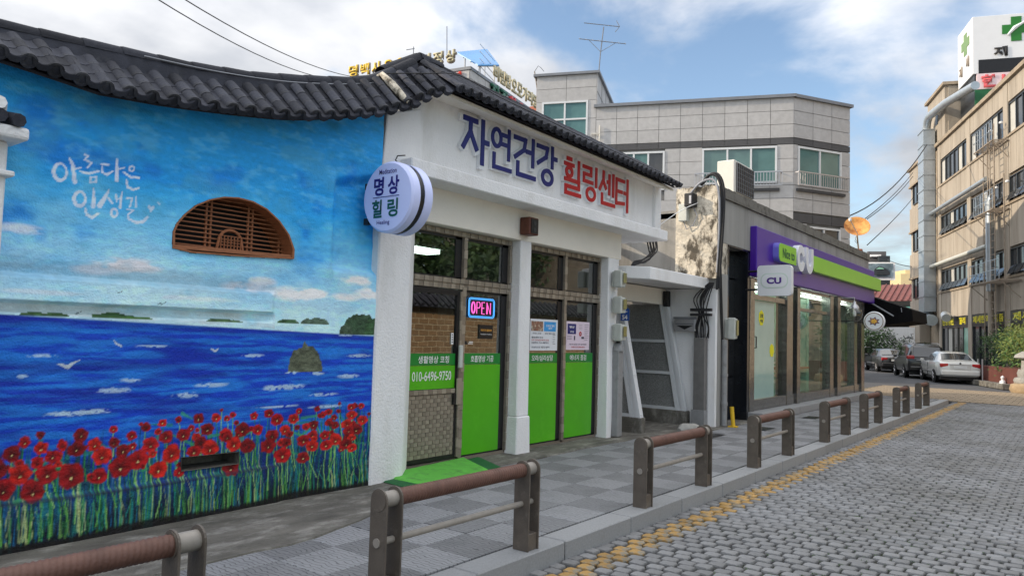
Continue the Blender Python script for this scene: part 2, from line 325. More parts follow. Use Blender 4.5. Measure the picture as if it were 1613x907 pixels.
G_shop = glass('shop_glass', (0.62, 0.62, 0.6), 1.0, 0.7, ior=2.7)
G_cu = glass('store_glass', (0.86, 0.95, 0.9), 0.8, 0.92, ior=1.6)
G_lamp = glass('lamp_glass', (0.9, 0.9, 0.85), 1.0, 0.9)

# ================================================================== GROUND
g = MB(); g.quad((-400, -400, -0.12), (600, -400, -0.12), (600, 500, -0.12), (-400, 500, -0.12)); struct(g.build('ground', M_land))
road = struct(MB().box(-4, 26.2, -3.4, 3.0, -0.10, -0.022).build('road', M_joint))
a_ = MB(); a_.quad((25.9, -14, -0.02), (160, -14, -0.02), (160, 60, -0.02), (25.9, 60, -0.02)); asph = struct(a_.build('asphalt_road', M_asph))
# setts -----------------------------------------------------------
PX, PY = 0.118, 0.134
def sett_mesh(seed, name):
    r = random.Random(seed); b = MB(); hx, hy = 0.0485, 0.0585
    j = lambda a: a + r.uniform(-0.004, 0.004)
    c = .014; base = [(-hx + c, -hy), (hx - c, -hy), (hx, -hy + c * 1.2), (hx, hy - c * 1.2), (hx - c, hy), (-hx + c, hy), (-hx, hy - c * 1.2), (-hx, -hy + c * 1.2)]
    mid = [(j(x), j(y), -0.007) for x, y in base]; top = [(m[0] * .93, m[1] * .94, r.uniform(-0.003, 0.003)) for m in mid]
    bot = [(x, y, -0.04) for x, y in base]
    b.add(bot + mid + top, [(k, (k + 1) % 8, 8 + (k + 1) % 8, 8 + k) for k in range(8)] + [(8 + k, 8 + (k + 1) % 8, 16 + (k + 1) % 8, 16 + k) for k in range(8)] + [(16, 17, 18, 19), (16, 19, 20, 23), (20, 21, 22, 23)])
    return b
setts = []
nx = int((26.0 - 2.2) / PX)
for i in range(nx):
    x = 2.2 + (i + .5) * PX
    y = 2.995 - (PY * 0.5 if i % 2 == 0 else 0.02)
    while y > -2.3:
        setts.append((x + rng.normal(0, .003), y + rng.normal(0, .004), 0.0 + rng.normal(0, .0035), rng.normal(0, .035), 2.685 < y < 2.89))
        y -= PY
def vis(x, y, z, m=15):
    d = Vector((x, y, z)) - EYE; w_ = d.dot(fw)
    if w_ < .2: return False
    u = 806.5 + F * d.dot(rt) / w_; v = 453.5 - F * d.dot(up) / w_
    return -m < u < 1613 + m and -m < v < 907 + m
order = sorted(range(len(setts)), key=lambda i: (0 if vis(setts[i][0], setts[i][1], 0) else 1, setts[i][0] ** 2 + setts[i][1] ** 2))
near = set(order[:296])
sms = [sett_mesh(s, 'sett').mesh('sett', M_sett) for s in range(5)]; smy = [sett_mesh(s + 9, 'sett').mesh('sett', M_yel) for s in range(3)]
protos = [sett_mesh(s, 's') for s in range(6)]
def joined(idx, name, m):
    pv = [np.array(p.v) for p in protos]; pf = protos[0].f; V = []; Fq = []; o = 0
    cols = []
    for i in idx:
        x, y, z, r, _ = setts[i]; p = pv[i % 6]; c, s = math.cos(r), math.sin(r)
        q = np.empty_like(p); q[:, 0] = p[:, 0] * c - p[:, 1] * s + x; q[:, 1] = p[:, 0] * s + p[:, 1] * c + y; q[:, 2] = p[:, 2] + z
        V.append(q); Fq.append(np.array(pf) + o); o += len(p); cols.append(np.full((len(p), 4), rng.uniform(.86, 1.14)))
    V = np.concatenate(V); Fq = np.concatenate(Fq); me = bpy.data.meshes.new(name)
    me.vertices.add(len(V)); me.vertices.foreach_set('co', V.ravel()); me.loops.add(Fq.size); me.loops.foreach_set('vertex_index', Fq.ravel().astype(np.int32))
    me.polygons.add(len(Fq)); me.polygons.foreach_set('loop_start', np.arange(0, Fq.size, 4, dtype=np.int32)); me.update(calc_edges=True)
    ca = me.color_attributes.new('tone', 'FLOAT_COLOR', 'POINT'); ca.data.foreach_set('color', np.concatenate(cols).ravel().astype(np.float32))
    me.materials.append(m); me.validate(); return stuff(link(name, me, road))
def tone_mat(src, name):   # same stone, each sett's own tone comes from the mesh
    m = src.copy(); m.name = name; t = m.node_tree; b = t.nodes['Principled BSDF']; a = t.nodes.new('ShaderNodeAttribute'); a.attribute_name = 'tone'
    ln = b.inputs['Base Color'].links[0]; s = ln.from_socket; v = t.nodes.new('ShaderNodeVectorMath'); v.operation = 'MULTIPLY'
    t.links.new(s, v.inputs[0]); t.links.new(a.outputs['Color'], v.inputs[1]); t.links.new(v.outputs[0], b.inputs['Base Color']); return m
M_sett2 = tone_mat(M_sett, 'sett_granite_field'); M_yel2 = tone_mat(M_yel, 'yellow_line_field')
for n_, i in enumerate(order[:296]):
    x, y, z, r, yl = setts[i]
    link('sett', (smy[i % 3] if yl else sms[i % 5]), road, Matrix.Translation((x, y, z)) @ Matrix.Rotation(r, 4, 'Z'))
joined([i for i in order[296:] if not setts[i][4]], 'sett_field', M_sett2)
joined([i for i in order[296:] if setts[i][4]], 'yellow_line_setts', M_yel2)
# moss tufts in the joints
b = MB()
for k in range(900):
    x = rng.uniform(4.5, 11); y = 1.15 + rng.normal(0, .45) - (x - 6) * .03; gx = round((x - 2.2) / PX) * PX + 2.2
    for q in range(3):
        a = rng.uniform(0, 6.28); r = rng.uniform(.004, .012); c = (gx + rng.normal(0, .007), y + rng.normal(0, .012), -.012)
        b.quad((c[0] - r, c[1] - r * math.sin(a), c[2]), (c[0] + r, c[1], c[2]), (c[0] + r * math.cos(a), c[1] + r, c[2] + rng.uniform(.004, .016)))
tag(stuff(b.build('moss', M_leaf)), 'small green moss tufts growing in the joints of the grey street setts', 'moss')
# beige crossing blocks, then asphalt beyond
bb = struct(MB().box(26.2, 33.6, -9, 6.5, -0.09, -0.012).build('crossing_paving', M_joint))
b = MB(); 
for i in range(24):
    for j in range(46):
        x0 = 26.22 + i * .31; y0 = -8.9 + j * .33 + (i % 2) * .16
        b.box(x0 + .012, x0 + .298, y0 + .012, y0 + .318, -.012, .0 + rng.uniform(-.003, .004))
stuff(b.build('paving_block_field', M_beige, bb))
# pavement --------------------------------------------------------
side = struct(MB().box(-6, 24.9, 3.03, 9.0, -0.1, 0.098).build('sidewalk', M_joint))
kerb = struct(MB().box(-6, 24.9, 3.02, 3.2, -0.1, 0.09).build('kerb', M_joint))
x = -3.0; kw = [0.95, 1.0, 1.02, 0.98]
i = 0
kx = 4.66 - 1.0 * 7
while kx < 24.6:
    L_ = 0.995
    bme = MB().box(0.003, L_ - .003, 3.0, 3.215, -0.05, 0.13)
    o = link('kerb_stone', bme.mesh('kerb_stone', M_granite, None, 0.008), kerb, Matrix.Translation((kx, rng.normal(0, .002), rng.normal(0, .0015)))); kx += 1.0
def yb(x):   # front edge of the concrete apron by the walls
    pts = [(-6, 4.35), (3.38, 4.35), (4.32, 4.58), (4.95, 4.88), (6.0, 5.22), (10.2, 5.27), (10.8, 4.95), (11.6, 4.85), (25, 4.8)]
    for (a, p), (c, q) in zip(pts, pts[1:]):
        if a <= x <= c: return p + (q - p) * (x - a) / (c - a)
    return 4.8
# tiles with zigzag grooves cut in
def tile_mesh(seed, m, name='pavement_tile', s=0.44):
    r = random.Random(seed); b = MB(); h = s / 2 - .002; b.box(-h, h, -h, h, -.035, 0.0)
    me = b.mesh(name, [m, M_joint], None, 0.003); bm = bmesh.new(); bm.from_mesh(me); o = len(me.vertices)
    return me
def groove_mat(src, name):
    m = src.copy(); m.name = name; t = m.node_tree; b = t.nodes['Principled BSDF']; L = t.links.new
    tc = t.nodes.new('ShaderNodeTexCoord'); mp = t.nodes.new('ShaderNodeMapping'); L(tc.outputs['Object'], mp.inputs[0])
    wv = t.nodes.new('ShaderNodeTexWave'); wv.wave_type = 'BANDS'; wv.bands_direction = 'X'; wv.inputs['Scale'].default_value = 8.5
    wv.inputs['Distortion'].default_value = 5.5; wv.inputs['Detail'].default_value = 1.0; wv.inputs['Detail Scale'].default_value = 1.6
    oi = t.nodes.new('ShaderNodeObjectInfo'); cm = t.nodes.new('ShaderNodeCombineXYZ'); L(oi.outputs['Random'], cm.inputs[2])
    sc_ = t.nodes.new('ShaderNodeVectorMath'); sc_.operation = 'SCALE'; sc_.inputs[3].default_value = 9; L(cm.outputs[0], sc_.inputs[0]); L(sc_.outputs[0], mp.inputs['Location'])
    L(mp.outputs[0], wv.inputs[0]); r = t.nodes.new('ShaderNodeMapRange'); L(wv.outputs['Fac'], r.inputs[0]); r.inputs[1].default_value = 0.03; r.inputs[2].default_value = 0.12
    r.inputs[3].default_value = 0.5; r.inputs[4].default_value = 1.0
    ln = b.inputs['Base Color'].links[0].from_socket; v = t.nodes.new('ShaderNodeVectorMath'); v.operation = 'SCALE'; L(ln, v.inputs[0]); L(r.outputs[0], v.inputs[3]); L(v.outputs[0], b.inputs['Base Color'])
    bp = t.nodes.new('ShaderNodeBump'); bp.inputs['Distance'].default_value = .004; L(r.outputs[0], bp.inputs['Height']); L(b.inputs['Normal'].links[0].from_socket, bp.inputs['Normal']); L(bp.outputs[0], b.inputs['Normal'])
    return m
TL = tile_mesh(1, groove_mat(M_tileL, 'grooved_tile_light')); TD = tile_mesh(2, groove_mat(M_tileD, 'grooved_tile_dark'))
S = 0.44; cnt = 0
for i in range(-5, 50):
    for j in range(0, 5):
        x = 3.0 + (i + .5) * S; y = 3.235 + (j + .5) * S
        if x > 24.7 or y + S / 2 > 5.3 + .3 or y - S / 2 > yb(x): continue
        M_ = Matrix.Translation((x, y, 0.13 + rng.normal(0, .0015))) @ Matrix.Rotation(rng.normal(0, .004), 4, 'Z') @ Matrix.Rotation((PI if (i + 2 * j) % 3 else 0), 4, 'Z')
        link('pavement_tile', TL if (i + j) % 2 else TD, side, M_); cnt += 1
# concrete apron along the walls
xs = [-6 + k * .25 for k in range(125)]
b = MB(); N = len(xs)
vs = []
for x in xs:
    w_ = .012 * math.sin(x * 9) + .02 * math.sin(x * 3.1)
    vs += [(x, yb(x) + w_, .10), (x, yb(x) + w_ + .01, .142), (x, 8.5, .15)]
fs = []
for k in range(N - 1):
    for q in range(2): fs.append((k * 3 + q, k * 3 + 3 + q, k * 3 + 4 + q, k * 3 + 1 + q))
b.add(vs, fs); struct(b.build('concrete_apron', M_conc))
# green painted ramp in front of the door
b = MB(); b.hexa([(5.22, 5.02, .143), (6.32, 4.98, .143), (6.72, 5.74, .15), (5.25, 5.62, .15)], [(5.28, 5.06, .154), (6.28, 5.03, .154), (6.66, 5.74, .18), (5.3, 5.62, .18)])
rp = b.build('door_ramp', M_mat, None, False, None, .01)
b = MB(); b.hexa([(5.08, 4.86, .1425), (6.45, 4.8, .1425), (6.95, 5.73, .15), (5.12, 5.45, .15)], [(5.12, 4.9, .152), (6.42, 4.85, .152), (6.9, 5.73, .158), (5.16, 5.45, .158)])
e_ = b.build('ramp_edge', M_matd, None, False, None, .004)
rr = thing('entrance_ramp', 'light green painted concrete ramp in front of the checked metal door', 'ramp', (5.8, 5.3, .15))
for o, nm in ((rp, 'ramp_top'), (e_, 'ramp_border')):
    o.data.transform(Matrix.Translation((-5.8, -5.3, -.15))); o.parent = rr; o.name = nm; o.data.name = nm
# drain covers
for n_, (x, y) in enumerate([(11.3, 4.62), (12.9, 4.35), (15.7, 4.3)]):
    b = MB(); b.box(x - .26, x + .26, y - .14, y + .14, .128, .137)
    t_ = thing('drain_cover', ['dark iron drain cover in the pavement just right of the low yellow post', 'dark iron drain cover in the pavement behind the gap between two guard rails', 'dark drain cover in the pavement under the store window'][n_], 'drain cover', (x, y, .13), 0, 'drain covers in the pavement')
    b.build('frame', M_gf, t_, True, None, .003)
    for k in range(8): MB().box(x - .24 + k * .062, x - .2 + k * .062, y - .12, y + .12, .137, .142).build('bar', M_black, t_)
# loose stone at the gate
b = MB(); b.tube([(10.95, 5.0, .2), (11.05, 4.98, .22), (11.3, 4.9, .21), (11.5, 4.82, .19)], [.04, .09, .085, .03], 8)
tag(retop(b.build('kerb_rubble', M_stone, None, True, 50), (11.2, 4.9, .13)), 'loose grey stone lying on the pavement in front of the gateway', 'stone')

# ================================================================== GUARD RAILS
YR = 3.105
def make_rail(L, red):
    t = thing('guard_rail', 'x', 'guard rail', (0, 0, .13), 0, 'guard rails along the kerb')
    def plate(x):
        pts = [(x, -.066, 0), (x, .066, 0), (x, .066, .55)] + [(x, .066 * math.cos(a), .55 + .066 * math.sin(a)) for a in [PI * k / 10 for k in range(1, 10)]] + [(x, -.066, .55)]
        return MB().prism(pts, (.012, 0, 0))
    pm = M_rail
    for e, x0 in enumerate((0.0, L - .13)):
        p = plate(x0).build('post', pm, t, False, None, .002)
        q = plate(x0 + .118).build('post', pm, t, False, None, .002)
        MB().box(x0 + .0125, x0 + .1175, -.055, .055, 0, .115).build('foot', pm, t, False, None, .004)
        MB().lathe((x0 + .012, 0, .55), [(.045, .0), (.045, .106)], 16, 'x').build('hub', M_railgrey, t, False, 40)
        MB().lathe((x0 - .004, 0, .55), [(0, 0), (.058, 0), (.058, .004)], 20, 'x').build('cap', pm, t, False, 30)
        MB().lathe((x0 - .008 if e == 0 else x0 + .13, 0, .32), [(.0, 0), (.026, 0), (.026, .008), (0, .008)], 12, 'x').build('collar', M_railgrey, t, False, 30)
    # rope-like upper rail: helical ridges
    b = MB(); n = 14; seg = int(L / .007); R = .047; vs = []
    for i in range(seg + 1):
        x = .13 + (L - .26) * i / seg
        for k in range(n * 2):
            a = 2 * PI * k / (n * 2); ph = (k * 3 * PI / n + x * 260); r = R + .0022 * math.sin(ph)
            vs.append((x, r * math.cos(a), .55 + r * math.sin(a)))
    m_ = n * 2; fs = [(i * m_ + k, i * m_ + (k + 1) % m_, (i + 1) * m_ + (k + 1) % m_, (i + 1) * m_ + k) for i in range(seg) for k in range(m_)]
    b.add(vs, fs); b.build('top_rail', M_rope, t, False, 60)
    MB().tube([(.012, 0, .32), (L - .012, 0, .32)], .02, 12).build('lower_rail', M_railgrey if red else M_rail, t, False, 40)
    return t
def dup(t, loc, label):
    c = t.copy(); COL.objects.link(c); c.location = loc; c['label'] = label
    for ch in list(t.children):
        d = ch.copy(); COL.objects.link(d); d.parent = c
        for g_ in ch.children:
            e = g_.copy(); COL.objects.link(e); e.parent = d
    return c
r0 = make_rail(1.47, True)
labs = ['nearest brown guard rail, cut off by the left bottom corner, below the poppies', 'brown guard rail with twisted red bar in front of the green ramp',
        'brown guard rail in front of the gateway between shop and convenience store', 'brown guard rail in front of the black doorway of the convenience store',
        'fifth brown guard rail along the kerb, before the clear store window', 'brown guard rail below the round glass lamp at the end of the store',
        'small brown guard rail just past the store corner, second from the far end', 'farthest brown guard rail where the kerb ends by the crossing']
for k, (x0, L) in enumerate([(.37, 1.47), (2.9, 1.47), (6.0, 1.47), (8.85, 1.43), (11.95, 1.4), (14.55, 1.32), (17.55, 1.22), (20.25, 1.3)]):
    if k == 0: r0.location = (x0, YR, .13); r0['label'] = labs[0]
    else:
        c = dup(r0, (x0, YR, .13), labs[k]); c.scale = (L / 1.47, 1, 1)

# ================================================================== MURAL HOUSE
YW = 5.45; XE = 4.95
mh = thing('mural_house', 'low house with a seaside poppy mural on its blue wall under a black tiled eave', 'house', (2.5, 6.5, .1))
def Xz(u, v, y=YW): p = onY(u, v, y); return (p.x, p.z)
ev = [(-3, 3.3), (1.0, 3.27), (1.75, 3.235), (2.2, 3.20), (2.66, 3.24), (3.1, 3.30), (3.54, 3.37), (3.82, 3.43), (4.17, 3.53), (4.6, 3.67), (5.01, 3.86), (5.27, 4.03), (5.8, 4.25)]
tv = [(-3, 3.46), (1.7, 3.44), (2.4, 3.44), (2.7, 3.47), (3.2, 3.55), (3.54, 3.62), (3.82, 3.70), (4.17, 3.82), (4.6, 3.97), (5.01, 4.15), (5.27, 4.29), (5.8, 4.5)]
rv = [(-3, 3.56), (1.69, 3.55), (2.5, 3.63), (2.99, 3.68), (3.56, 3.77), (4.21, 3.93), (4.75, 4.08), (5.0, 4.20), (5.42, 4.49), (6.2, 4.6)]
def interp(t, x):
    xs_, ys_ = zip(*t); return float(np.interp(x, xs_, ys_))
zt_ = lambda x: interp(tv, x); ze = lambda x: interp(ev, x); zr = lambda x: interp(rv, x)
# ---- painted wall as a fine sheet
d = 0.0085; gx0, gx1, gz0 = 0.6, XE, 0.06
nxg = int((gx1 - gx0) / d) + 1; nzg = int((3.86 - gz0) / d) + 1
gx = np.linspace(gx0, gx1, nxg); gz = np.linspace(gz0, 3.86, nzg); X, Z = np.meshgrid(gx, gz)
def vnoise(sx, sz, seed, oct=3):
    out_ = np.zeros_like(X); amp = 1; tot = 0
    for o in range(oct):
        r = np.random.default_rng(seed + o); cx = sx / 2 ** o; cz = sz / 2 ** o
        gw = int((gx1 - gx0) / cx) + 3; gh = int((3.9 - gz0) / cz) + 3; G = r.random((gh, gw))
        fx = (X - gx0) / cx; fz = (Z - gz0) / cz; ix = fx.astype(int); iz = fz.astype(int); tx = fx - ix; tz = fz - iz
        tx = tx * tx * (3 - 2 * tx); tz = tz * tz * (3 - 2 * tz)
        v = (G[iz, ix] * (1 - tx) + G[iz, ix + 1] * tx) * (1 - tz) + (G[iz + 1, ix] * (1 - tx) + G[iz + 1, ix + 1] * tx) * tz
        out_ += v * amp; tot += amp; amp *= .55
    return out_ / tot
C = np.zeros(X.shape + (3,))
def lin(c): return np.array(srgb(*c))
def over(mask, col): C[:] = C * (1 - mask[..., None]) + np.asarray(col) * mask[..., None]
ss = lambda a, b, x: np.clip((x - a) / (b - a), 0, 1) ** 2 * (3 - 2 * np.clip((x - a) / (b - a), 0, 1))
zh = 1.66 - (X - 1.8) * .028      # painted horizon
nF = vnoise(.03, .012, 131, 2) * .75 + vnoise(.1, .04, 137, 2) * .25; nA = vnoise(.5, .3, 1, 4); nB = vnoise(.12, .05, 11, 3); nC = vnoise(.035, .02, 21, 2); nS = vnoise(.35, .025, 31, 4); nV = vnoise(.014, .5, 41, 2); nV2 = vnoise(.03, .35, 51, 2)
top = lin((32, 152, 215)); midc = lin((70, 176, 226)); pale = lin((190, 222, 234)); deep = lin((14, 122, 208))
t = ss(0, 1.0, (Z - zh) / 1.0 + (nA - .5) * .5)[..., None]
C[:] = pale * (1 - t) + midc * t
over(ss(.25, .75, (Z - 1.95) / 1.2 + (nA - .5) * .9) * .85, top); over(ss(.52, .72, nA) * ss(1.9, 2.4, Z) * .65, deep)
over(ss(.5, .8, nB) * .3 * (Z > zh), lin((130, 205, 232)))
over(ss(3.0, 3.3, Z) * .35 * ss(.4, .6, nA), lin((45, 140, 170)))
# ledge band tinting
lb = (X < 3.82) * ss(1.86, 1.92, Z) * (1 - ss(1.97, 2.03, Z + (nB - .5) * .06)); over(lb * .35, lin((130, 150, 160)))
lb = (X < 3.82) * ss(1.66, 1.68, Z - (zh - 1.66)) * (1 - ss(1.725, 1.74, Z)); over(lb * .6 * ss(.2, .5, nA), lin((196, 192, 184)))
def blob(u, v, ru, rv, col, a=.8, n=nB, thr=(.35, .62)):
    x, z = Xz(u, v); k = (Xz(u + 10, v)[0] - x) / 10; kz = (Xz(u, v - 10)[1] - z) / 10
    r = ((X - x) / (ru * k)) ** 2 + ((Z - z) / (rv * kz)) ** 2
    over(np.clip(1.25 - r, 0, 1) * ss(thr[0], thr[1], n + .25 * (1 - r)) * a, lin(col))
for q in [(205, 418, 62, 13, (225, 215, 215)), (150, 425, 40, 9, (200, 205, 215)), (390, 452, 40, 9, (205, 205, 210)), (470, 463, 48, 13, (240, 235, 235)), (495, 462, 25, 8, (245, 240, 240)),
          (563, 442, 26, 9, (240, 235, 238)), (582, 463, 26, 12, (238, 235, 238)), (30, 360, 45, 9, (215, 220, 232)), (415, 443, 25, 8, (225, 225, 230)), (545, 468, 25, 7, (230, 230, 235)), (60, 460, 80, 5, (205, 220, 230)), (300, 470, 80, 5, (205, 220, 230))]:
    blob(*q)
# sea
sea = ss(.0, .012, zh - Z); sd_ = np.clip((zh - Z) / 1.1, 0, 1)
s1_ = lin((10, 78, 202)); s2_ = lin((38, 132, 222)); s3_ = lin((8, 42, 160))
sc_ = s1_ * (1 - ss(.35, .65, nS)[..., None]) + s2_ * ss(.35, .65, nS)[..., None]
sc_ = sc_ * (1 - (ss(.5, .75, vnoise(.6, .09, 61, 3)) * .6)[..., None]) + s3_ * (ss(.5, .75, vnoise(.6, .09, 61, 3)) * .6)[..., None]
C[:] = C * (1 - sea[..., None]) + sc_ * sea[..., None]
over(sea * ss(.11, .0, zh - Z) * 0 + sea * (1 - ss(.02, .1, zh - Z)) * .6, lin((12, 45, 165)))
def foam(u, v, ru, rv=4, a=.9, seed=0):
    blob(u, v, ru, rv, (195, 220, 240), a * .9, nF, (.50, .66))
for q in [(120, 650, 55, 5), (95, 651, 25, 4), (150, 648, 25, 5), (35, 592, 14, 4), (180, 614, 32, 5), (205, 598, 18, 4), (295, 622, 24, 5), (335, 606, 30, 4), (455, 609, 32, 5), (428, 611, 14, 5), (548, 592, 18, 4), (510, 621, 25, 3), (565, 560, 20, 3), (400, 560, 20, 3),
          (70, 560, 30, 3), (240, 545, 30, 2), (480, 580, 30, 3), (515, 640, 30, 3), (440, 640, 40, 2)]: foam(*q)
# islands and rock
def hump(u, v, ru, h, col, seed):
    x, z = Xz(u, v); k = (Xz(u + 10, v)[0] - x) / 10; kz = (Xz(u, v - 10)[1] - z) / 10; tt = np.clip(1 - ((X - x) / (ru * k)) ** 2, 0, 1)
    hh = h * kz * (tt ** .45) * (.65 + .7 * vnoise(.06, .06, seed, 2)); m_ = (Z > z) * (Z < z + hh) * (tt > 0)
    base = lin(col); cc = base * (.45 + 1.1 * nC[..., None]); C[:] = C * (1 - m_[..., None]) + cc * m_[..., None]
hump(70, 497, 40, 5, (70, 100, 60), 71); hump(180, 501, 36, 8, (70, 100, 60), 72); hump(215, 503, 25, 5, (80, 120, 60), 75); hump(355, 508, 30, 6, (80, 105, 70), 73); hump(455, 509, 17, 6, (70, 100, 70), 74); hump(497, 511, 22, 10, (90, 110, 95), 76)
hump(565, 527, 27, 30, (60, 84, 62), 77); hump(590, 528, 16, 34, (60, 90, 60), 78); hump(545, 527, 10, 18, (70, 88, 70), 79)
hump(482, 586, 26, 42, (104, 110, 92), 80)
foam(460, 587, 12, 3, 1); foam(500, 588, 12, 3, 1); foam(545, 528, 14, 2, .8)
def stroke(pts, col, y=YW, a=1.0, soft=.003):   # pts: (u, v, width px)
    P_ = [(*Xz(u, v, y), w_ * .0043) for u, v, w_ in pts]; m_ = np.zeros_like(X)
    x0 = min(p[0] for p in P_) - .1; x1 = max(p[0] for p in P_) + .1; z0 = min(p[1] for p in P_) - .1; z1 = max(p[1] for p in P_) + .1
    i0, i1 = np.searchsorted(gx, [x0, x1]); j0, j1 = np.searchsorted(gz, [z0, z1]); sl_ = (slice(j0, j1), slice(i0, i1)); xx = X[sl_]; zz = Z[sl_]
    if xx.size == 0: return
    best = np.zeros_like(xx)
    for (ax, az, aw), (bx, bz, bw) in zip(P_, P_[1:]):
        dx, dz = bx - ax, bz - az; L2 = dx * dx + dz * dz + 1e-9; tt = np.clip(((xx - ax) * dx + (zz - az) * dz) / L2, 0, 1)
        dd = np.hypot(xx - ax - tt * dx, zz - az - tt * dz); ww = (aw + (bw - aw) * tt) / 2; best = np.maximum(best, np.clip((ww - dd) / soft + .5, 0, 1))
    best *= a; C[sl_] = C[sl_] * (1 - best[..., None]) + lin(col) * best[..., None]
# birds
for bd in [[(88, 572, 1), (98, 575, 4), (106, 578, 6), (113, 572, 4), (124, 567, 1)], [(178, 535, 1), (182, 541, 3), (190, 545, 3)], [(333, 549, 2), (340, 553, 4), (344, 549, 2)]]: stroke(bd, (205, 215, 225))
for bd in [[(178, 459, 1), (183, 461, 1.5), (188, 459, 1)], [(243, 480, 1), (248, 477, 1.5), (250, 480, 1.5), (256, 476, 1)], [(120, 495, 1), (125, 493, 1.5), (131, 491, 1)]]: stroke(bd, (60, 80, 90))
# grass zone
zg = .62 + .1 * (X - 1.8) / 3 + (nV - .5) * .5
gm = 1 - ss(-.05, .12, Z - zg); gcol = lin((14, 60, 40)) * (1 - nV2[..., None]) + lin((20, 100, 120)) * nV2[..., None]
over(gm * .6, lin((8, 44, 70))); m_ = gm * ss(.5, .68, nV); C[:] = C * (1 - (m_ * .8)[..., None]) + gcol * (m_ * .8)[..., None]
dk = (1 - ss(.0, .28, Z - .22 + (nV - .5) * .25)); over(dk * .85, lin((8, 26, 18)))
over(gm * ss(.62, .75, nV2) * .5, lin((40, 150, 150)))
rs = random.Random(5)
for k in range(430):
    u = rs.uniform(-30, 585); vb = 862 - (u) * .165 - rs.uniform(0, 10); L_ = rs.uniform(25, 95); w_ = rs.uniform(1.0, 3.2)
    col = rs.choice([(120, 190, 80), (60, 150, 90), (40, 160, 150), (150, 200, 110), (20, 110, 50), (30, 120, 170), (200, 215, 150)]) if rs.random() < .75 else (15, 40, 60)
    stroke([(u + rs.uniform(-8, 8), vb - L_, w_ * .5), (u + rs.uniform(-3, 3), vb - L_ * .5, w_), (u, vb, w_ * 1.2)], col, a=rs.uniform(.25, .75))
# poppies
P1 = [(90, 475, 65), (190, 380, 45), (315, 325, 32), (320, 430, 55), (155, 635, 85), (20, 760, 85), (255, 770, 90), (290, 545, 50), (410, 495, 55), (370, 635, 80), (488, 410, 38), (600, 435, 65), (635, 325, 55), (560, 645, 95), (745, 400, 50), (805, 490, 70), (780, 650, 62), (900, 385, 42), (895, 280, 32), (970, 450, 55), (950, 575, 85), (1090, 520, 75), (-30, 600, 80)]
P2 = [(-10, 330, 25), (25, 248, 30), (110, 198, 27), (80, 180, 13), (210, 172, 25), (232, 256, 40), (185, 225, 20), (138, 303, 45), (335, 245, 38), (307, 153, 19), (265, 355, 52), (60, 390, 60), (185, 450, 52), (428, 148, 32), (533, 143, 27), (597, 147, 18), (632, 125, 18), (565, 97, 10), (653, 173, 15), (480, 210, 37), (588, 245, 37), (690, 215, 42), (760, 132, 23), (783, 213, 30), (440, 290, 38), (400, 345, 40), (495, 325, 48), (640, 300, 42), (720, 310, 42), (850, 117, 27), (898, 153, 35), (868, 250, 37), (845, 310, 43), (947, 217, 30), (930, 365, 45), (955, 290, 27), (998, 148, 30), (1030, 103, 17), (1020, 200, 17), (985, 235, 12), (1070, 197, 22), (1115, 185, 28), (1055, 278, 35), (1052, 380, 35), (1105, 310, 33), (1137, 90, 17), (1170, 125, 18), (1203, 108, 20), (1180, 245, 28), (1185, 305, 32), (1243, 275, 33), (1205, 170, 22), (1240, 185, 22), (1235, 140, 17), (1260, 103, 13), (1266, 58, 10), (1335, 78, 22), (1337, 125, 28), (1393, 72, 17), (1398, 155, 28), (1310, 180, 30), (1360, 213, 33), (1318, 220, 30), (1305, 298, 30), (1437, 118, 10), (310, 465, 30), (620, 440, 45)]
pops = [(a / 5.04, 620 + b_ / 5.04, c / 5.04) for a, b_, c in P1] + [(200 + a / 3.78, 620 + b_ / 3.78, c / 3.78) for a, b_, c in P2]
for k in range(46):
    u_ = rs.uniform(-20, 572); pops.append((u_, 772 - u_ * .12 - rs.uniform(0, 68), rs.uniform(2.5, 8)))
pops.sort(key=lambda p: p[1])
for (u, v, r) in pops:   # stems behind
    L_ = rs.uniform(40, 90); stroke([(u, v, 1.6), (u + rs.uniform(-5, 5), v + L_ * .5, 2), (u + rs.uniform(-8, 8), min(v + L_, 855 - u * .165), 2.4)], rs.choice([(110, 180, 90), (50, 140, 70), (20, 70, 60), (150, 200, 120)]), a=.85)
    if rs.random() < .35: stroke([(u + rs.uniform(-25, 25), v + rs.uniform(-12, 22), 2), (u + rs.uniform(-30, 30), v + rs.uniform(-10, 20), 7)], rs.choice([(70, 165, 110), (50, 140, 120)]), a=.7)
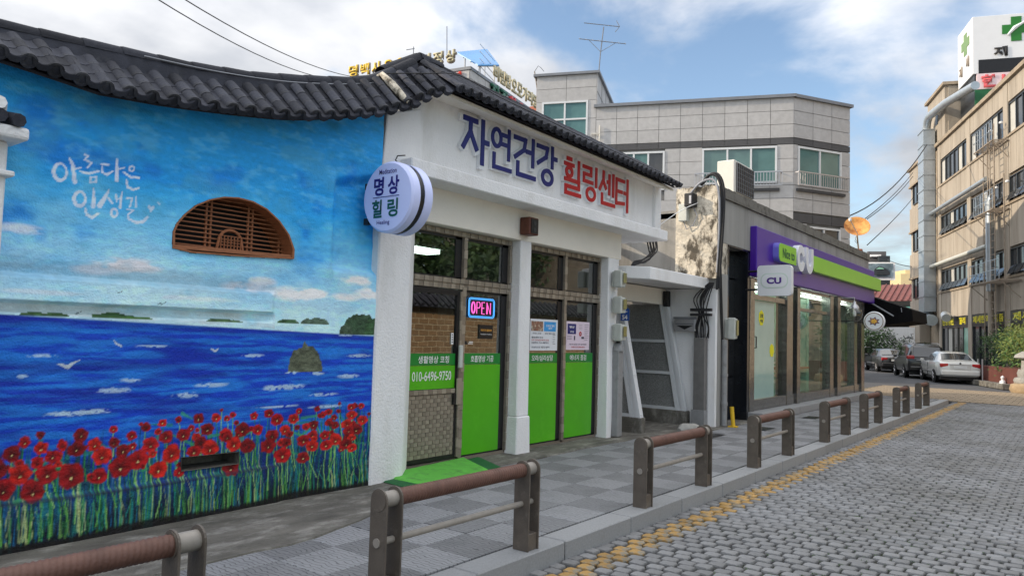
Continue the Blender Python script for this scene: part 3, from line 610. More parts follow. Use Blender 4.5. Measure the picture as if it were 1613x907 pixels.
for k, (u, v, r) in enumerate(pops):
    x, z = Xz(u, v); kx_ = (Xz(u + 10, v)[0] - x) / 10; kz = (Xz(u, v - 10)[1] - z) / 10; r *= 1.24
    dx = (X - x) / (r * kx_); dz = (Z - z) / (r * kz) / rs.uniform(.88, 1.0); rr_ = np.hypot(dx, dz); th = np.arctan2(dz, dx); ph = rs.uniform(0, 6.28)
    sq = rs.randint(3, 5); edge = .92 + .05 * np.cos(sq * th + ph) + .03 * np.cos(7 * th + ph * 2) + (nC - .5) * .22
    m_ = np.clip((edge - rr_) * 8, 0, 1) * (rr_ < 1.4)
    br = np.clip(.42 + .62 * ss(.05, .75, rr_) + .16 * np.cos(sq * th + ph + .5) - .35 * ss(.75, 1, rr_ / edge) * (rs.random() < .6), .1, 1.25) * (.8 + .4 * nC)
    bc = lin(rs.choice([(190, 22, 28), (160, 16, 26), (205, 40, 28), (140, 12, 24), (178, 20, 30)])) * (1 if r > 4 else .6)
    C[:] = C * (1 - m_[..., None]) + bc * br[..., None] * m_[..., None]
    if r > 5:
        ex, ez = dx - .02, dz + .22
        m2 = np.clip((.19 - np.hypot(ex, ez)) * 12, 0, 1); over(m2 * .75, lin((60, 8, 14)))
        m3 = np.clip((.105 - np.hypot(ex, ez) + (nC - .5) * .08) * 20, 0, 1); over(m3, lin((235, 215, 150)))
# dark wavy base line
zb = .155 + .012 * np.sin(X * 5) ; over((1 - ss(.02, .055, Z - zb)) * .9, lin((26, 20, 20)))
over(.7 * np.exp(-((Z - (.455 + .05 * np.sin(X * 1.3 + 1) * .3)) / .012) ** 2) * (X < 3.95), lin((8, 22, 60)))
# calligraphy
def zc(pts): return [(a / 3.78, 180 + b_ / 3.78, w_ / 3.78) for a, b_, w_ in pts]
def ell(cx, cy, rx, ry, w0, w1): return [(cx + rx * math.cos(a), cy - ry * math.sin(a), w0 + (w1 - w0) * (.5 + .5 * math.cos(a - 3.6))) for a in [2 * PI * k / 22 + 1.2 for k in range(23)]]
W_ = (206, 214, 232)
for s_ in [ell(355, 345, 38, 50, 11, 22), [(408, 258, 8), (430, 300, 20), (440, 405, 24)], [(432, 330, 10), (482, 318, 9)],
           [(500, 240, 10), (525, 248, 11), (502, 272, 10), (545, 290, 12), (515, 322, 8)], [(472, 340, 12), (520, 355, 15), (585, 340, 13)], [(532, 376, 12), (570, 376, 11), (565, 405, 12), (530, 405, 13), (535, 376, 12)],
           [(598, 298, 12), (645, 302, 11)], [(606, 312, 11), (604, 345, 13), (630, 362, 15), (668, 340, 10)], [(692, 268, 12), (694, 330, 20), (690, 395, 22)], [(700, 328, 9), (738, 320, 9)],
           ell(782, 325, 15, 15, 9, 13), [(735, 345, 12), (775, 375, 15), (826, 380, 14)], [(748, 393, 13), (756, 435, 15), (790, 450, 16), (825, 440, 10)],
           ell(470, 505, 33, 43, 14, 22), [(550, 445, 11), (552, 500, 22), (548, 552, 24)], [(504, 562, 12), (512, 598, 16), (545, 615, 20), (580, 592, 14)],
           [(643, 452, 10), (618, 500, 24), (588, 545, 32)], [(638, 498, 11), (662, 530, 14)], [(686, 478, 10), (690, 522, 12)], [(692, 506, 8), (716, 504, 8)], [(722, 465, 10), (716, 510, 14), (712, 555, 22)], ell(675, 588, 19, 24, 12, 16),
           [(752, 500, 10), (785, 500, 11), (768, 556, 10)], [(808, 490, 9), (804, 552, 14)], [(755, 566, 10), (790, 572, 11), (756, 598, 11), (762, 625, 14), (808, 646, 18), (850, 640, 20), (876, 612, 15)],
           [(885, 552, 20), (895, 575, 13)], [(908, 555, 20), (895, 578, 11)], [(938, 524, 8), (942, 532, 8)], [(950, 536, 7), (946, 540, 5)]]:
    stroke(zc(s_), W_, a=.93)
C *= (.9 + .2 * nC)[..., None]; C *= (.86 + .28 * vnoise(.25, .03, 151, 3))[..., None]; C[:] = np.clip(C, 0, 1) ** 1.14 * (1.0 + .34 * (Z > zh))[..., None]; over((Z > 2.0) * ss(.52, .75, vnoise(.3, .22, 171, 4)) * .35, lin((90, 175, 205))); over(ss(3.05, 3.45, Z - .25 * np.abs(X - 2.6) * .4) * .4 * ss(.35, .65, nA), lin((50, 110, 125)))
# ---- relief
al = ss(0, .09, X - 4.36) * ss(0, .05, 5.1 - X) * ss(0, .09, Z - 2.14) * ss(0, .11, 3.04 + (X - 4.4) * .25 - Z)
rim = ss(0, .07, X - 4.28) * (1 - ss(0, .05, X - 4.38)) * ss(2.0, 2.2, Z) * (1 - ss(2.95, 3.1, Z))
Yd = YW + .075 * al - .02 * rim + (nA - .5) * .02 + (vnoise(.15, .12, 91, 2) - .5) * .007 + (nC - .5) * .004
band = (X < 3.80) * (1 - ss(3.74, 3.80, X)) if False else (1 - ss(3.76, 3.82, X))
Yd += -band * (.055 * ss(2.04, 1.74, Z) * 0)
prof = np.interp(Z, [0, 1.665, 1.685, 1.735, 1.75, 1.90, 1.93, 2.03, 4], [0, 0, .045, .045, -.035, -.03, .03, 0, 0]); Yd += band * prof
Yd += -(1 - ss(3.9, 4.0, X)) * .03 * ss(0, 1, (.47 - Z) / .03) - .05 * ss(3.2, 3.9, Z) * 0
Yd += .012 * np.sin(X * 2.1)
sA = np.clip((XE - X) / .03, 0, 1)
winp = [Xz(u, v) for u, v in [(271, 366), (277, 352), (290, 337), (308, 323), (330, 314), (352, 310), (375, 311), (398, 317), (420, 329), (440, 348), (455, 370), (463, 393), (462, 408), (375, 404), (300, 398), (271, 391)]]
venp = [Xz(285, 720), Xz(376, 711), Xz(376, 730), Xz(285, 742)]
def inpoly(px, pz, poly):
    r = np.zeros(px.shape, bool); n = len(poly)
    for i in range(n):
        (x1, z1), (x2, z2) = poly[i], poly[(i + 1) % n]
        c = ((z1 > pz) != (z2 > pz)) & (px < (x2 - x1) * (pz - z1) / (z2 - z1 + 1e-12) + x1); r ^= c
    return r
XC = (X[:-1, :-1] + d / 2); ZC = (Z[:-1, :-1] + d / 2)
hole = inpoly(XC, ZC, winp) | inpoly(XC, ZC, venp)
ztop = np.minimum(np.interp(gx, *zip(*ev)) + .12, 3.85)
keep = (~hole) & (ZC < ztop[None, :-1])
V = np.stack([X, Yd, Z], -1).reshape(-1, 3); idx = np.arange(nzg * nxg).reshape(nzg, nxg)
Q = np.stack([idx[:-1, :-1], idx[:-1, 1:], idx[1:, 1:], idx[1:, :-1]], -1)[keep]
me = bpy.data.meshes.new('painted_wall'); V = V - np.array([2.5, 6.5, .1]); me.vertices.add(len(V)); me.vertices.foreach_set('co', V.ravel())
me.loops.add(Q.size); me.loops.foreach_set('vertex_index', Q.ravel().astype(np.int32)); me.polygons.add(len(Q)); me.polygons.foreach_set('loop_start', np.arange(0, Q.size, 4, dtype=np.int32))
me.polygons.foreach_set('use_smooth', np.ones(len(Q), bool)); me.update(calc_edges=True)
ca = me.color_attributes.new('paint', 'FLOAT_COLOR', 'POINT'); ca.data.foreach_set('color', np.concatenate([np.clip(C, 0, 1), np.ones(X.shape + (1,))], -1).ravel().astype(np.float32))
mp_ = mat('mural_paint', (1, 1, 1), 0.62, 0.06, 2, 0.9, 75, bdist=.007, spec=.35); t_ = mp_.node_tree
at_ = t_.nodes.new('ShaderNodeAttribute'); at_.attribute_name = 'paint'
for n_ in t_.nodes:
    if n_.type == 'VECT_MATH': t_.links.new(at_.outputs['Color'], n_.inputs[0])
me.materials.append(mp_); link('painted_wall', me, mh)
MB().box(-3.0, gx0, YW + .01, YW + .2, .05, 3.24).build('side_wall', mat('plain_blue_paint', srgb(30, 130, 195, .9), .7, .12, 3, .5, 60), mh)
MB().box(-3.0, gx0, YW - .02, YW + .01, .05, .9).build('painted_skirting', mat('plain_blue_base', srgb(14, 60, 120, .9), .7, .25, 6, .5, 60), mh)
# body behind
b = MB(); b.box(-3, 2.6, 5.62, 5.8, .05, 3.2); b.box(-3, 4.95, 5.85, 10.5, .05, 3.25); b.build('wall', M_white, mh)
# window in the wall
yf, yb_ = YW - .004, YW + .3
fr = thing_part = MB(); P3 = [(x, yf, z) for x, z in winp]
b = MB(); n = len(winp); cxw = sum(p[0] for p in winp) / n; czw = sum(p[1] for p in winp) / n
vs = [(x, YW - .012, z) for x, z in winp] + [(x + (cxw - x) * .035, YW - .012, z + (czw - z) * .05) for x, z in winp] + [(x + (cxw - x) * .035, yb_, z + (czw - z) * .05) for x, z in winp] + [(x, yb_, z) for x, z in winp]
fs = []
for i in range(n):
    j = (i + 1) % n
    fs += [(i, j, n + j, n + i), (n + i, n + j, 2 * n + j, 2 * n + i), (3 * n + i, 3 * n + j, j, i)]
b.add(vs, fs); wf = b.build('window', M_wood, mh, True, 50)
MB().prism([(x, yb_ - .01, z) for x, z in winp], (0, .01, 0)).build('backing', M_dark, wf)
zb0 = min(p[1] for p in winp); zt0 = max(p[1] for p in winp)
def xr(z):   # inner span of the opening at height z
    xs_ = []
    for i in range(n):
        (x1, z1), (x2, z2) = winp[i], winp[(i + 1) % n]
        if (z1 > z) != (z2 > z): xs_.append(x1 + (x2 - x1) * (z - z1) / (z2 - z1))
    return (min(xs_) + .012, max(xs_) - .012) if len(xs_) > 1 else None
for k in range(12):
    z = zb0 + .075 + k * .036
    r_ = xr(z)
    if r_ and z < zt0 - .015: MB().box(r_[0], r_[1], YW + .12, YW + .132, z - .0045, z + .0045).build('slat', M_wood, wf)
for xv in (3.22, 3.26, 3.60, 3.64, 3.91, 3.95, 4.0):
    zz = [z for z in np.linspace(zb0 + .03, zt0, 60) if xr(z) and xr(z)[0] < xv < xr(z)[1]]
    if zz: MB().box(xv - .008, xv + .008, YW + .132, YW + .15, min(zz), max(zz)).build('mullion', M_wood, wf)
A_, B_ = winp[15], winp[12]
MB().hexa([(A_[0] + .01, YW - .0, A_[1] + .002), (B_[0] - .01, YW - .0, B_[1] + .004), (B_[0] - .01, YW + .28, B_[1] + .004), (A_[0] + .01, YW + .28, A_[1] + .002)], [(A_[0] + .01, YW + .0, A_[1] + .032), (B_[0] - .01, YW + .0, B_[1] + .034), (B_[0] - .01, YW + .28, B_[1] + .055), (A_[0] + .01, YW + .28, A_[1] + .055)]).build('sill', M_wood, wf)
# small arched lattice inside
b = MB(); cx_l = 3.42; zl = zb0 + .06
arc = [(cx_l + .105 * math.cos(a), YW + .1, zl + .07 + .10 * math.sin(a)) for a in [PI * k / 12 for k in range(13)]]
b.tube([(cx_l + .12, YW + .1, zl)] + arc + [(cx_l - .12, YW + .1, zl)], .012, 6)
for k in range(5): b.box(cx_l - .1, cx_l + .1, YW + .09, YW + .1, zl + .012 + k * .026, zl + .018 + k * .026)
for k in range(7): b.box(cx_l - .09 + k * .03 - .003, cx_l - .09 + k * .03 + .003, YW + .085, YW + .095, zl, zl + .12)
b.build('lattice', M_wood, wf)
# low vent
b = MB(); vy = [YW - .01, YW + .25]
vs = [(x, vy[0], z) for x, z in venp] + [(x, vy[1], z) for x, z in venp]
b.add(vs, [(0, 1, 5, 4), (1, 2, 6, 5), (2, 3, 7, 6), (3, 0, 4, 7), (4, 5, 6, 7)]); vt = b.build('vent', M_conc, mh)
vt['label'] = 'slot shaped vent opening low in the painted wall among the poppies'
# ---- tiled eave
def cover_mesh(L, r, name, cap=False):
    b = MB(); n_ = 8; vs = []
    for xx, q in ((0, .92), (L * .08, .96), (L, 1.0)):
        for k in range(n_ + 1):
            a = PI * k / n_ ; vs.append((xx, r * q * math.cos(a), r * q * math.sin(a)))
    for xx, q in ((L, .82), (0, .75)):
        for k in range(n_ + 1):
            a = PI * k / n_; vs.append((xx, r * q * math.cos(a), r * q * math.sin(a)))
    m_ = n_ + 1; b.add(vs, [(i * m_ + k, i * m_ + k + 1, (i + 1) * m_ + k + 1, (i + 1) * m_ + k) for i in range(4) for k in range(n_)])
    return b
cov = cover_mesh(.25, .05, 'tile').mesh('cover_tile', M_tile, 50)
b = cover_mesh(.25, .05, 't'); b.lathe((.238, 0, .004), [(.0, .022), (.022, .022), (.024, .018), (.034, .018), (.036, .024), (.05, .022), (.052, 0), (0, 0)], 16, 'x'); cove = b.mesh('end_tile', M_tile, 40)
def pan_mesh():
    b = MB(); n_ = 6; vs = []
    for xx, dz in ((0, 0), (.19, 0), (.19, -.02), (0, -.02)):
        for k in range(n_ + 1):
            y = -.065 + .13 * k / n_; vs.append((xx, y, dz + .032 * ((y / .065) ** 2) - .012))
    m_ = n_ + 1; b.add(vs, [(i * m_ + k, i * m_ + k + 1, (i + 1) * m_ + k + 1, (i + 1) * m_ + k) for i in range(3) for k in range(n_)]); return b
pan = pan_mesh().mesh('pan_tile', M_tile, 50)
b = pan_mesh(); b.prism([(.187, -.065, .018), (.187, -.05, -.03), (.187, -.02, -.052), (.187, .02, -.052), (.187, .05, -.03), (.187, .065, .018), (.187, .03, -.012), (.187, -.03, -.012)], (.012, 0, 0)); drip = b.mesh('drip_tile', M_tile, 40)
rf = MB(); xs_ = [-3 + k * .2 for k in range(45)]
for xa, xb in zip(xs_, xs_[1:]):
    if xb > 5.9: break
    rf.hexa([(xa, 5.24, ze(xa) - .05), (xb, 5.24, ze(xb) - .05), (xb, 5.6, zt_(xb) - .10), (xa, 5.6, zt_(xa) - .10)], [(xa, 5.24, ze(xa) - .028), (xb, 5.24, ze(xb) - .028), (xb, 5.6, zt_(xb) + .02), (xa, 5.6, zt_(xa) + .02)])
    rf.hexa([(xa, 5.6, zt_(xa) - .10), (xb, 5.6, zt_(xb) - .10), (xb, 9.5, 2.9), (xa, 9.5, 2.9)], [(xa, 5.6, zt_(xa) + .02), (xb, 5.6, zt_(xb) + .02), (xb, 9.5, 3.0), (xa, 9.5, 3.0)])
roof = rf.build('roof', M_tile, mh)
def slope(x, yE, zE, yR, zR, parent, covers=3, sink=0.0, gap=.155, first=True):
    E_ = Vector((x, yE, zE)); R_ = Vector((x, yR, zR)); dn = (E_ - R_); L = dn.length; dn.normalize(); side_ = Vector((1, 0, 0)); side_ = (side_ - dn * side_.dot(dn)).normalized(); nm = side_.cross(dn)
    if nm.z < 0: nm = -nm; 
    side_ = nm.cross(dn)
    s = L / covers
    for k in range(covers):
        o = R_ + dn * (s * k) + nm * (.035 + .006 * k * 0 + rng.normal(0, .0015)); last = k == covers - 1
        dj = (dn + side_ * rng.normal(0, .012)).normalized()
        Mw = frame(o, dj * (s * 1.06 / .25), side_, nm)
        inst('cover_tile' if not last else 'end_tile', cov if not last else cove, parent, Mw)
    m2 = 3; s2 = L / m2; off = side_ * (-gap / 2) if side_.x < 0 else side_ * (gap / 2)
    for k in range(m2):
        o = R_ + off + dn * (s2 * k) + nm * (.012 + .034); last = k == m2 - 1
        tl = (dn + nm * (.05)).normalized(); Mw = frame(o + nm * (.008 * 1), tl * (s2 * 1.12 / .19), side_ * (gap / .155), nm)
        inst('pan_tile' if not last else 'drip_tile', pan if not last else drip, parent, Mw)
x = .97
while x < 5.5:
    slope(x, 5.19, ze(x) - .035, 5.50, zt_(x) - .02, roof); x += .155
# ridge: two courses of barrel tiles
rt1 = MB()
def ridge_seg(p, q, r, parent, name='ridge_tile'):
    p, q = Vector(p), Vector(q); L = (q - p).length; ax = (q - p).normalized(); yv = Vector((0, 1, 0)); yv = (yv - ax * yv.dot(ax)).normalized(); zv = ax.cross(yv)
    inst(name, RID, parent, frame(p, ax * (L / 1.0), yv * r, zv * r))
b = MB(); n_ = 10; vs = []
for xx, q in ((0, 1.0), (.06, 1.05), (.97, .97), (1.03, .9)):
    for k in range(n_ + 1):
        a = PI * k / n_; vs.append((xx, q * math.cos(a), q * math.sin(a)))
b.add(vs, [(i * 11 + k, i * 11 + k + 1, (i + 1) * 11 + k + 1, (i + 1) * 11 + k) for i in range(3) for k in range(n_)]); RID = b.mesh('ridge_tile', M_tile, 50)
x = .3
while x < 5.42:
    x2 = min(x + .27, 5.45); ridge_seg((x, 5.56, zr(x) - .055), (x2, 5.56, zr(x2) - .055), .07, roof); x = x2
b = MB(); xs_ = [.3 + k * .2 for k in range(29)]
for xa, xb in zip(xs_, xs_[1:]):
    xb = min(xb, 5.44)
    if xb > xa: b.hexa([(xa, 5.47, zt_(xa) - .06), (xb, 5.47, zt_(xb) - .06), (xb, 5.66, zt_(xb) - .06), (xa, 5.66, zt_(xa) - .06)], [(xa, 5.495, zr(xa) - .05), (xb, 5.495, zr(xb) - .05), (xb, 5.63, zr(xb) - .05), (xa, 5.63, zr(xa) - .05)])
b.build('ridge_base', M_tile, roof)
# broken mortar strip where the two roofs meet
b = MB(); b.tube([(4.90, 5.53, zr(4.90) - .02), (4.91, 5.45, zt_(4.9) + .05), (4.94, 5.34, (ze(4.93) + zt_(4.93)) / 2 + .07), (4.97, 5.2, ze(4.97) + .05), (4.99, 5.15, ze(4.97) + .0)], [.015, .03, .045, .04, .02], 7); b.build('mortar_strip', M_crumb, roof, True, 50)


# ================================================================== HEALING SHOP
sh = thing('healing_shop', 'white single storey shop with a lettered parapet and green filmed glass doors', 'shop', (7.8, 6.0, .1))
def P(*a, **k): return MB().box(*a, **k)
# walls
def flare(b, x0, x1, y0, y1, z0, z1, f=.035):
    b.hexa([(x0 - f, y0 - f, z0), (x1 + f, y0 - f, z0), (x1 + f, y1, z0), (x0 - f, y1, z0)], [(x0 - f * .6, y0 - f * .8, z0 + .5), (x1 + f * .6, y0 - f * .8, z0 + .5), (x1 + f * .6, y1, z0 + .5), (x0 - f * .6, y1, z0 + .5)])
    b.hexa([(x0 - .012, y0 - .01, z0 + .5), (x1 + .012, y0 - .01, z0 + .5), (x1 + .012, y1, z0 + .5), (x0 - .012, y1, z0 + .5)], [(x0, y0, z1), (x1, y0, z1), (x1, y1, z1), (x0, y1, z1)])
b = MB(); b.prism([(4.935, 5.42, .1), (5.40, 5.455, .1), (5.70, 5.70, .1), (5.70, 5.9, .1), (4.935, 5.9, .1)], (0, 0, 3.12)); b.build('corner_pilaster', M_white, sh, True, None, .015)
b = MB(); b.hexa([(4.955, 5.44, 3.19), (5.50, 5.46, 3.19), (5.50, 5.9, 3.19), (4.955, 5.9, 3.19)], [(4.98, 5.42, 3.78), (5.47, 5.45, 3.95), (5.47, 5.9, 3.95), (4.98, 5.9, 3.78)]); b.build('side_pier', M_white, sh, True, None, .01)
b = MB(); flare(b, 7.49, 7.72, 5.60, 5.9, .1, 2.82); b.build('pillar', M_white, sh, True, None, .012)
b = MB(); b.hexa([(9.67, 5.56, .1), (9.80, 5.56, .1), (9.98, 5.9, .1), (9.67, 5.9, .1)], [(9.70, 5.60, 2.82), (10.02, 5.60, 2.82), (10.08, 5.9, 2.82), (9.70, 5.9, 2.82)]); b.build('pillar', M_white, sh, True, None, .012)
P(5.66, 10.08, 5.60, 5.9, 2.815, 3.25).build('lintel_wall', M_cream, sh, True, None, .008)
b = MB(); b.box(5.2, 11.03, 5.28, 6.2, 3.205, 3.365); b.build('ledge_slab', M_white, sh, True, None, .012)
b = MB(); b.box(5.47, 11.3, 5.60, 5.75, 3.36, 4.24); b.build('parapet', M_white, sh, True, None, .006)
P(5.44, 5.62, 5.55, 5.74, 3.366, 4.21).build('parapet_rib', M_white, sh, True, None, .008)
P(11.1, 11.32, 5.55, 5.74, 3.366, 4.2).build('parapet_rib', M_white, sh, True, None, .008)
b = MB(); b.box(5.4, 11.3, 5.76, 11.5, 3.3, 3.55); b.box(9.98, 10.08, 5.9, 11.5, .1, 3.3); b.box(4.96, 5.5, 5.9, 11.5, .1, 3.3); b.box(5.5, 10, 11.3, 11.5, .1, 3.3); b.build('shell', M_white, sh)
# interior
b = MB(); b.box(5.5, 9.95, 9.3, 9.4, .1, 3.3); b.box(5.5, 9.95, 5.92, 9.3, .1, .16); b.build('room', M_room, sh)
lq = onY(662, 396, 7.2); lamp = MB().box(lq.x - .9, lq.x + .18, 7.0, 7.25, lq.z - .03, lq.z + .03).build('interior_light', mat('lit_tube', (1, 1, 1), .5, 0, 1, 0, 1, emit=(.75, 1.0, .9), estr=7), sh)
P(lq.x - .95, lq.x + .22, 6.96, 7.29, lq.z + .032, lq.z + .12).build('lamp_housing', M_white, sh)
# parapet roof tiles
rfs = MB().hexa([(5.55, 5.26, 4.17), (11.2, 5.26, 4.10), (11.2, 5.78, 4.42), (5.55, 5.78, 4.5)], [(5.55, 5.26, 4.195), (11.2, 5.26, 4.125), (11.2, 5.78, 4.46), (5.55, 5.78, 4.54)]).build('parapet_roof', M_tile, sh)
MB().hexa([(5.6, 5.3, 4.13), (11.25, 5.3, 4.06), (11.25, 5.76, 4.2), (5.6, 5.76, 4.2)], [(5.6, 5.3, 4.168), (11.25, 5.3, 4.098), (11.25, 5.76, 4.38), (5.6, 5.76, 4.46)]).build('eave_soffit', M_cream, sh)
x = 5.76
while x < 11.22:
    fx = (x - 5.7) / 5.5; slope(x, 5.2, 4.185 - .07 * fx + .0, 5.76, 4.56 - .10 * fx, rfs, covers=2, gap=.145); x += .145
x = 5.78
while x < 11.1:
    x2 = min(x + .3, 11.24); f1 = (x - 5.7) / 5.5; f2 = (x2 - 5.7) / 5.5; ridge_seg((x, 5.80, 4.63 - .12 * f1), (x2, 5.80, 4.63 - .12 * f2), .06, rfs); x = x2
MB().hexa([(5.8, 5.76, 4.4), (11.2, 5.76, 4.3), (11.2, 5.86, 4.3), (5.8, 5.86, 4.4)], [(5.8, 5.76, 4.63), (11.2, 5.76, 4.51), (11.2, 5.86, 4.51), (5.8, 5.86, 4.63)]).build('ridge_base', M_tile, rfs)
# hip ridge where the corner rises
ridge_seg((5.2, 5.78, 4.3), (5.8, 5.85, 4.66), .085, rfs); ridge_seg((5.78, 5.84, 4.66), (6.1, 5.80, 4.64), .08, rfs)
# ---- glazed doors and windows
YF = 5.72
def opening(x0, x1, xm, door):
    t_ = sh
    nm = 'door_frame' if door else 'window_frame'
    # checked aluminium frame of small alternating plates
    fr_ = MB().box(x0, x1, YF + .03, YF + .09, 2.745, 2.81).box(x0, x1, YF + .03, YF + .09, 2.13, 2.25).box(x1 - .045, x1, YF + .03, YF + .09, .16, 2.745).box(x0, x0 + .03, YF + .03, YF + .09, .16, 2.745).box(xm - .03, xm + .035, YF + .03, YF + .09, .16, 2.745).box(x0, x1, YF + .03, YF + .1, .145, .18)
    f_ = fr_.build(nm, M_alud, t_)
    for z0, z1, yo in ((2.75, 2.805, .012), (2.195, 2.25, .012), (2.13, 2.185, .02)):
        k = 0; x = x0
        while x < x1 - .01:
            xx = min(x + .075, x1); MB().box(x + .002, xx - .002, YF + yo - (.005 if k % 2 else 0), YF + .031, z0, z1).build('plate', M_alu if k % 2 else M_alud, f_); x = xx; k += 1
    for xa, xb in ((xm - .028, xm + .033), (x1 - .043, x1 - .002)):
        z = .18; k = 0
        while z < 2.74:
            zz = min(z + .11, 2.745)
            if not (2.12 < z + .05 < 2.26): MB().box(xa, xb, YF + .01 - (.004 if k % 2 else 0), YF + .031, z + .002, zz - .002).build('plate', M_alu if k % 2 else M_alud, f_)
            z = zz; k += 1
    return f_
fd = opening(5.675, 7.48, 6.58, True); fwn = opening(7.74, 9.70, 8.74, False)
def pane(x0, x1, z0, z1, par, bl=.02, rb=.11):
    MB().box(x0, x0 + bl, YF + .045, YF + .08, z0, z1).box(x1 - rb, x1, YF + .045, YF + .08, z0, z1).box(x0, x1, YF + .045, YF + .08, z1 - .03, z1).box(x0, x1, YF + .045, YF + .08, z0, z0 + .02).build('sash', M_black, par)
    return MB().box(x0 + bl, x1 - rb, YF + .055, YF + .06, z0 + .02, z1 - .03).build('pane', G_shop, par)
for (x0, x1, par) in ((5.70, 6.55, fd), (6.615, 7.435, fd), (7.77, 8.71, fwn), (8.775, 9.655, fwn)):
    pane(x0, x1, 2.25, 2.745, par)
    if x0 != 5.70: pane(x0, x1, .18, 2.13, par)
    MB().box(x0 + .02, x1 - .11, YF + .12, YF + .15, 2.62, 2.68).build('blind_rail', M_tank, par)
# the door leaf at the left
dl = thing_ = MB().box(5.70, 5.72, YF + .02, YF + .07, .19, 2.12).box(6.47, 6.55, YF + .02, YF + .07, .19, 2.12).box(5.72, 6.47, YF + .02, YF + .07, 2.06, 2.12).box(5.72, 6.47, YF + .02, YF + .07, .93, .985).box(5.72, 6.47, YF + .02, YF + .07, .19, .235).build('door', M_black, sh)
MB().box(5.72, 6.47, YF + .04, YF + .046, .985, 2.06).build('pane', G_shop, dl)
MB().box(5.72, 6.47, YF + .03, YF + .05, .235, .93).build('lower_panel', M_alud, dl)
k = 0
zz = .24
ri = 0
while zz < .92:
    hh = .046; x = 5.725; k = ri % 2
    while x < 6.465:
        xx = min(x + .058, 6.468)
        o = MB().box(x + .0015, xx - .0015, YF + .018 + (.004 if k % 2 else 0), YF + .031, zz + .0015, min(zz + hh, .925) - .0015)
        o.build('check_plate', M_alu if (k % 2) else M_alud, dl); x = xx; k += 1
    zz += hh; ri += 1
for k in range(10): MB().box(5.72 + k * .075 + .002, 5.72 + (k + 1) * .075 - .002, YF + .006, YF + .021, .935, .985).build('rail_plate', M_alu if k % 2 else M_alud, dl)
for k in range(17):
    MB().box(6.512, 6.548, YF + .0, YF + .021, .2 + k * .112 + .002, .2 + (k + 1) * .112 - .002).build('stile_plate', M_alu if k % 2 else M_alud, dl)
MB().box(6.49, 6.545, YF - .035, YF + .0, 1.22, 1.48).build('lock', M_meter, dl, True, None, .008)
MB().box(6.47, 6.555, YF - .02, YF + .0, .80, 1.1).build('lock_plate', M_alu, dl, True, None, .004)
MB().box(6.43, 6.50, YF - .01, YF + .018, .80, .93).build('hinge_block', M_black, dl)
MB().box(5.715, 6.475, YF + .026, YF + .036, 1.255, 1.385).build('header_film', M_dgreen, dl)
MB().box(5.715, 6.475, YF + .024, YF + .035, .99, 1.25).build('number_film', M_green, dl)
text('생활명상 코칭', 6.11, YF + .02, 1.318, .082, .50, 0, M_ink, dl, bold=.012)
text('010-6496-9750', 6.09, YF + .02, 1.135, .105, .63, 0, M_ink, dl, bold=.008)
for x0, x1, par, tx, wd in ((6.63, 7.335, fd, '호흡명상 기공', .43), (7.94, 8.61, fwn, '오라/심리상담', .50), (8.79, 9.555, fwn, '에너지 점검', .44)):
    MB().box(x0, x1, YF + .044, YF + .052, 1.255, 1.385).build('header_film', M_dgreen, par)
    MB().box(x0, x1, YF + .043, YF + .0515, .2, 1.25).build('green_film', M_green, par)
    text(tx, (x0 + x1) / 2 + (0 if x0 < 7 else -.02), YF + .04, 1.32, .08, wd, 0, M_ink, par, bold=.012)
# parapet lettering: square cut Hangul strokes in a unit box; R = ring (cx, cy, rx, ry)
GL = {'자': [[(.0, .93), (.55, .93)], [(.28, .93), (.27, .66), (.03, .30)], [(.27, .66), (.54, .27)], [(.74, 1.03), (.74, -.02)], [(.74, .52), (1.0, .52)]],
 '연': ['R', (.27, .74, .2, .2), [(.5, .85), (.86, .85)], [(.5, .63), (.86, .63)], [(.86, 1.03), (.86, .27)], [(.16, .34), (.16, .05), (.95, .05)]],
 '건': [[(.02, .92), (.5, .92), (.44, .68), (.05, .46)], [(.86, 1.03), (.86, .3)], [(.53, .66), (.86, .66)], [(.16, .32), (.16, .05), (.95, .05)]],
 '강': [[(.02, .92), (.5, .92), (.44, .70), (.05, .5)], [(.76, 1.03), (.76, .44)], [(.76, .72), (1.02, .72)], 'R', (.52, .19, .25, .17)],
 '힐': [[(.14, 1.0), (.46, 1.0)], [(.0, .84), (.6, .84)], 'R', (.3, .63, .17, .12), [(.86, 1.03), (.86, .47)], [(.08, .41), (.88, .41), (.88, .22), (.1, .22), (.1, .03), (.95, .03)]],
 '링': [[(.02, .94), (.52, .94), (.52, .74), (.05, .74), (.05, .53), (.6, .53)], [(.86, 1.03), (.86, .42)], 'R', (.52, .19, .27, .17)],
 '센': [[(.25, .98), (.24, .76), (.02, .46)], [(.24, .72), (.44, .48)], [(.64, .98), (.64, .33)], [(.46, .72), (.64, .72)], [(.9, 1.03), (.9, .3)], [(.16, .30), (.16, .05), (.97, .05)]],
 '터': [[(.6, .92), (.06, .92), (.06, .18), (.6, .22)], [(.06, .56), (.5, .56)], [(.86, 1.03), (.86, -.04)], [(.58, .56), (.86, .56)]]}
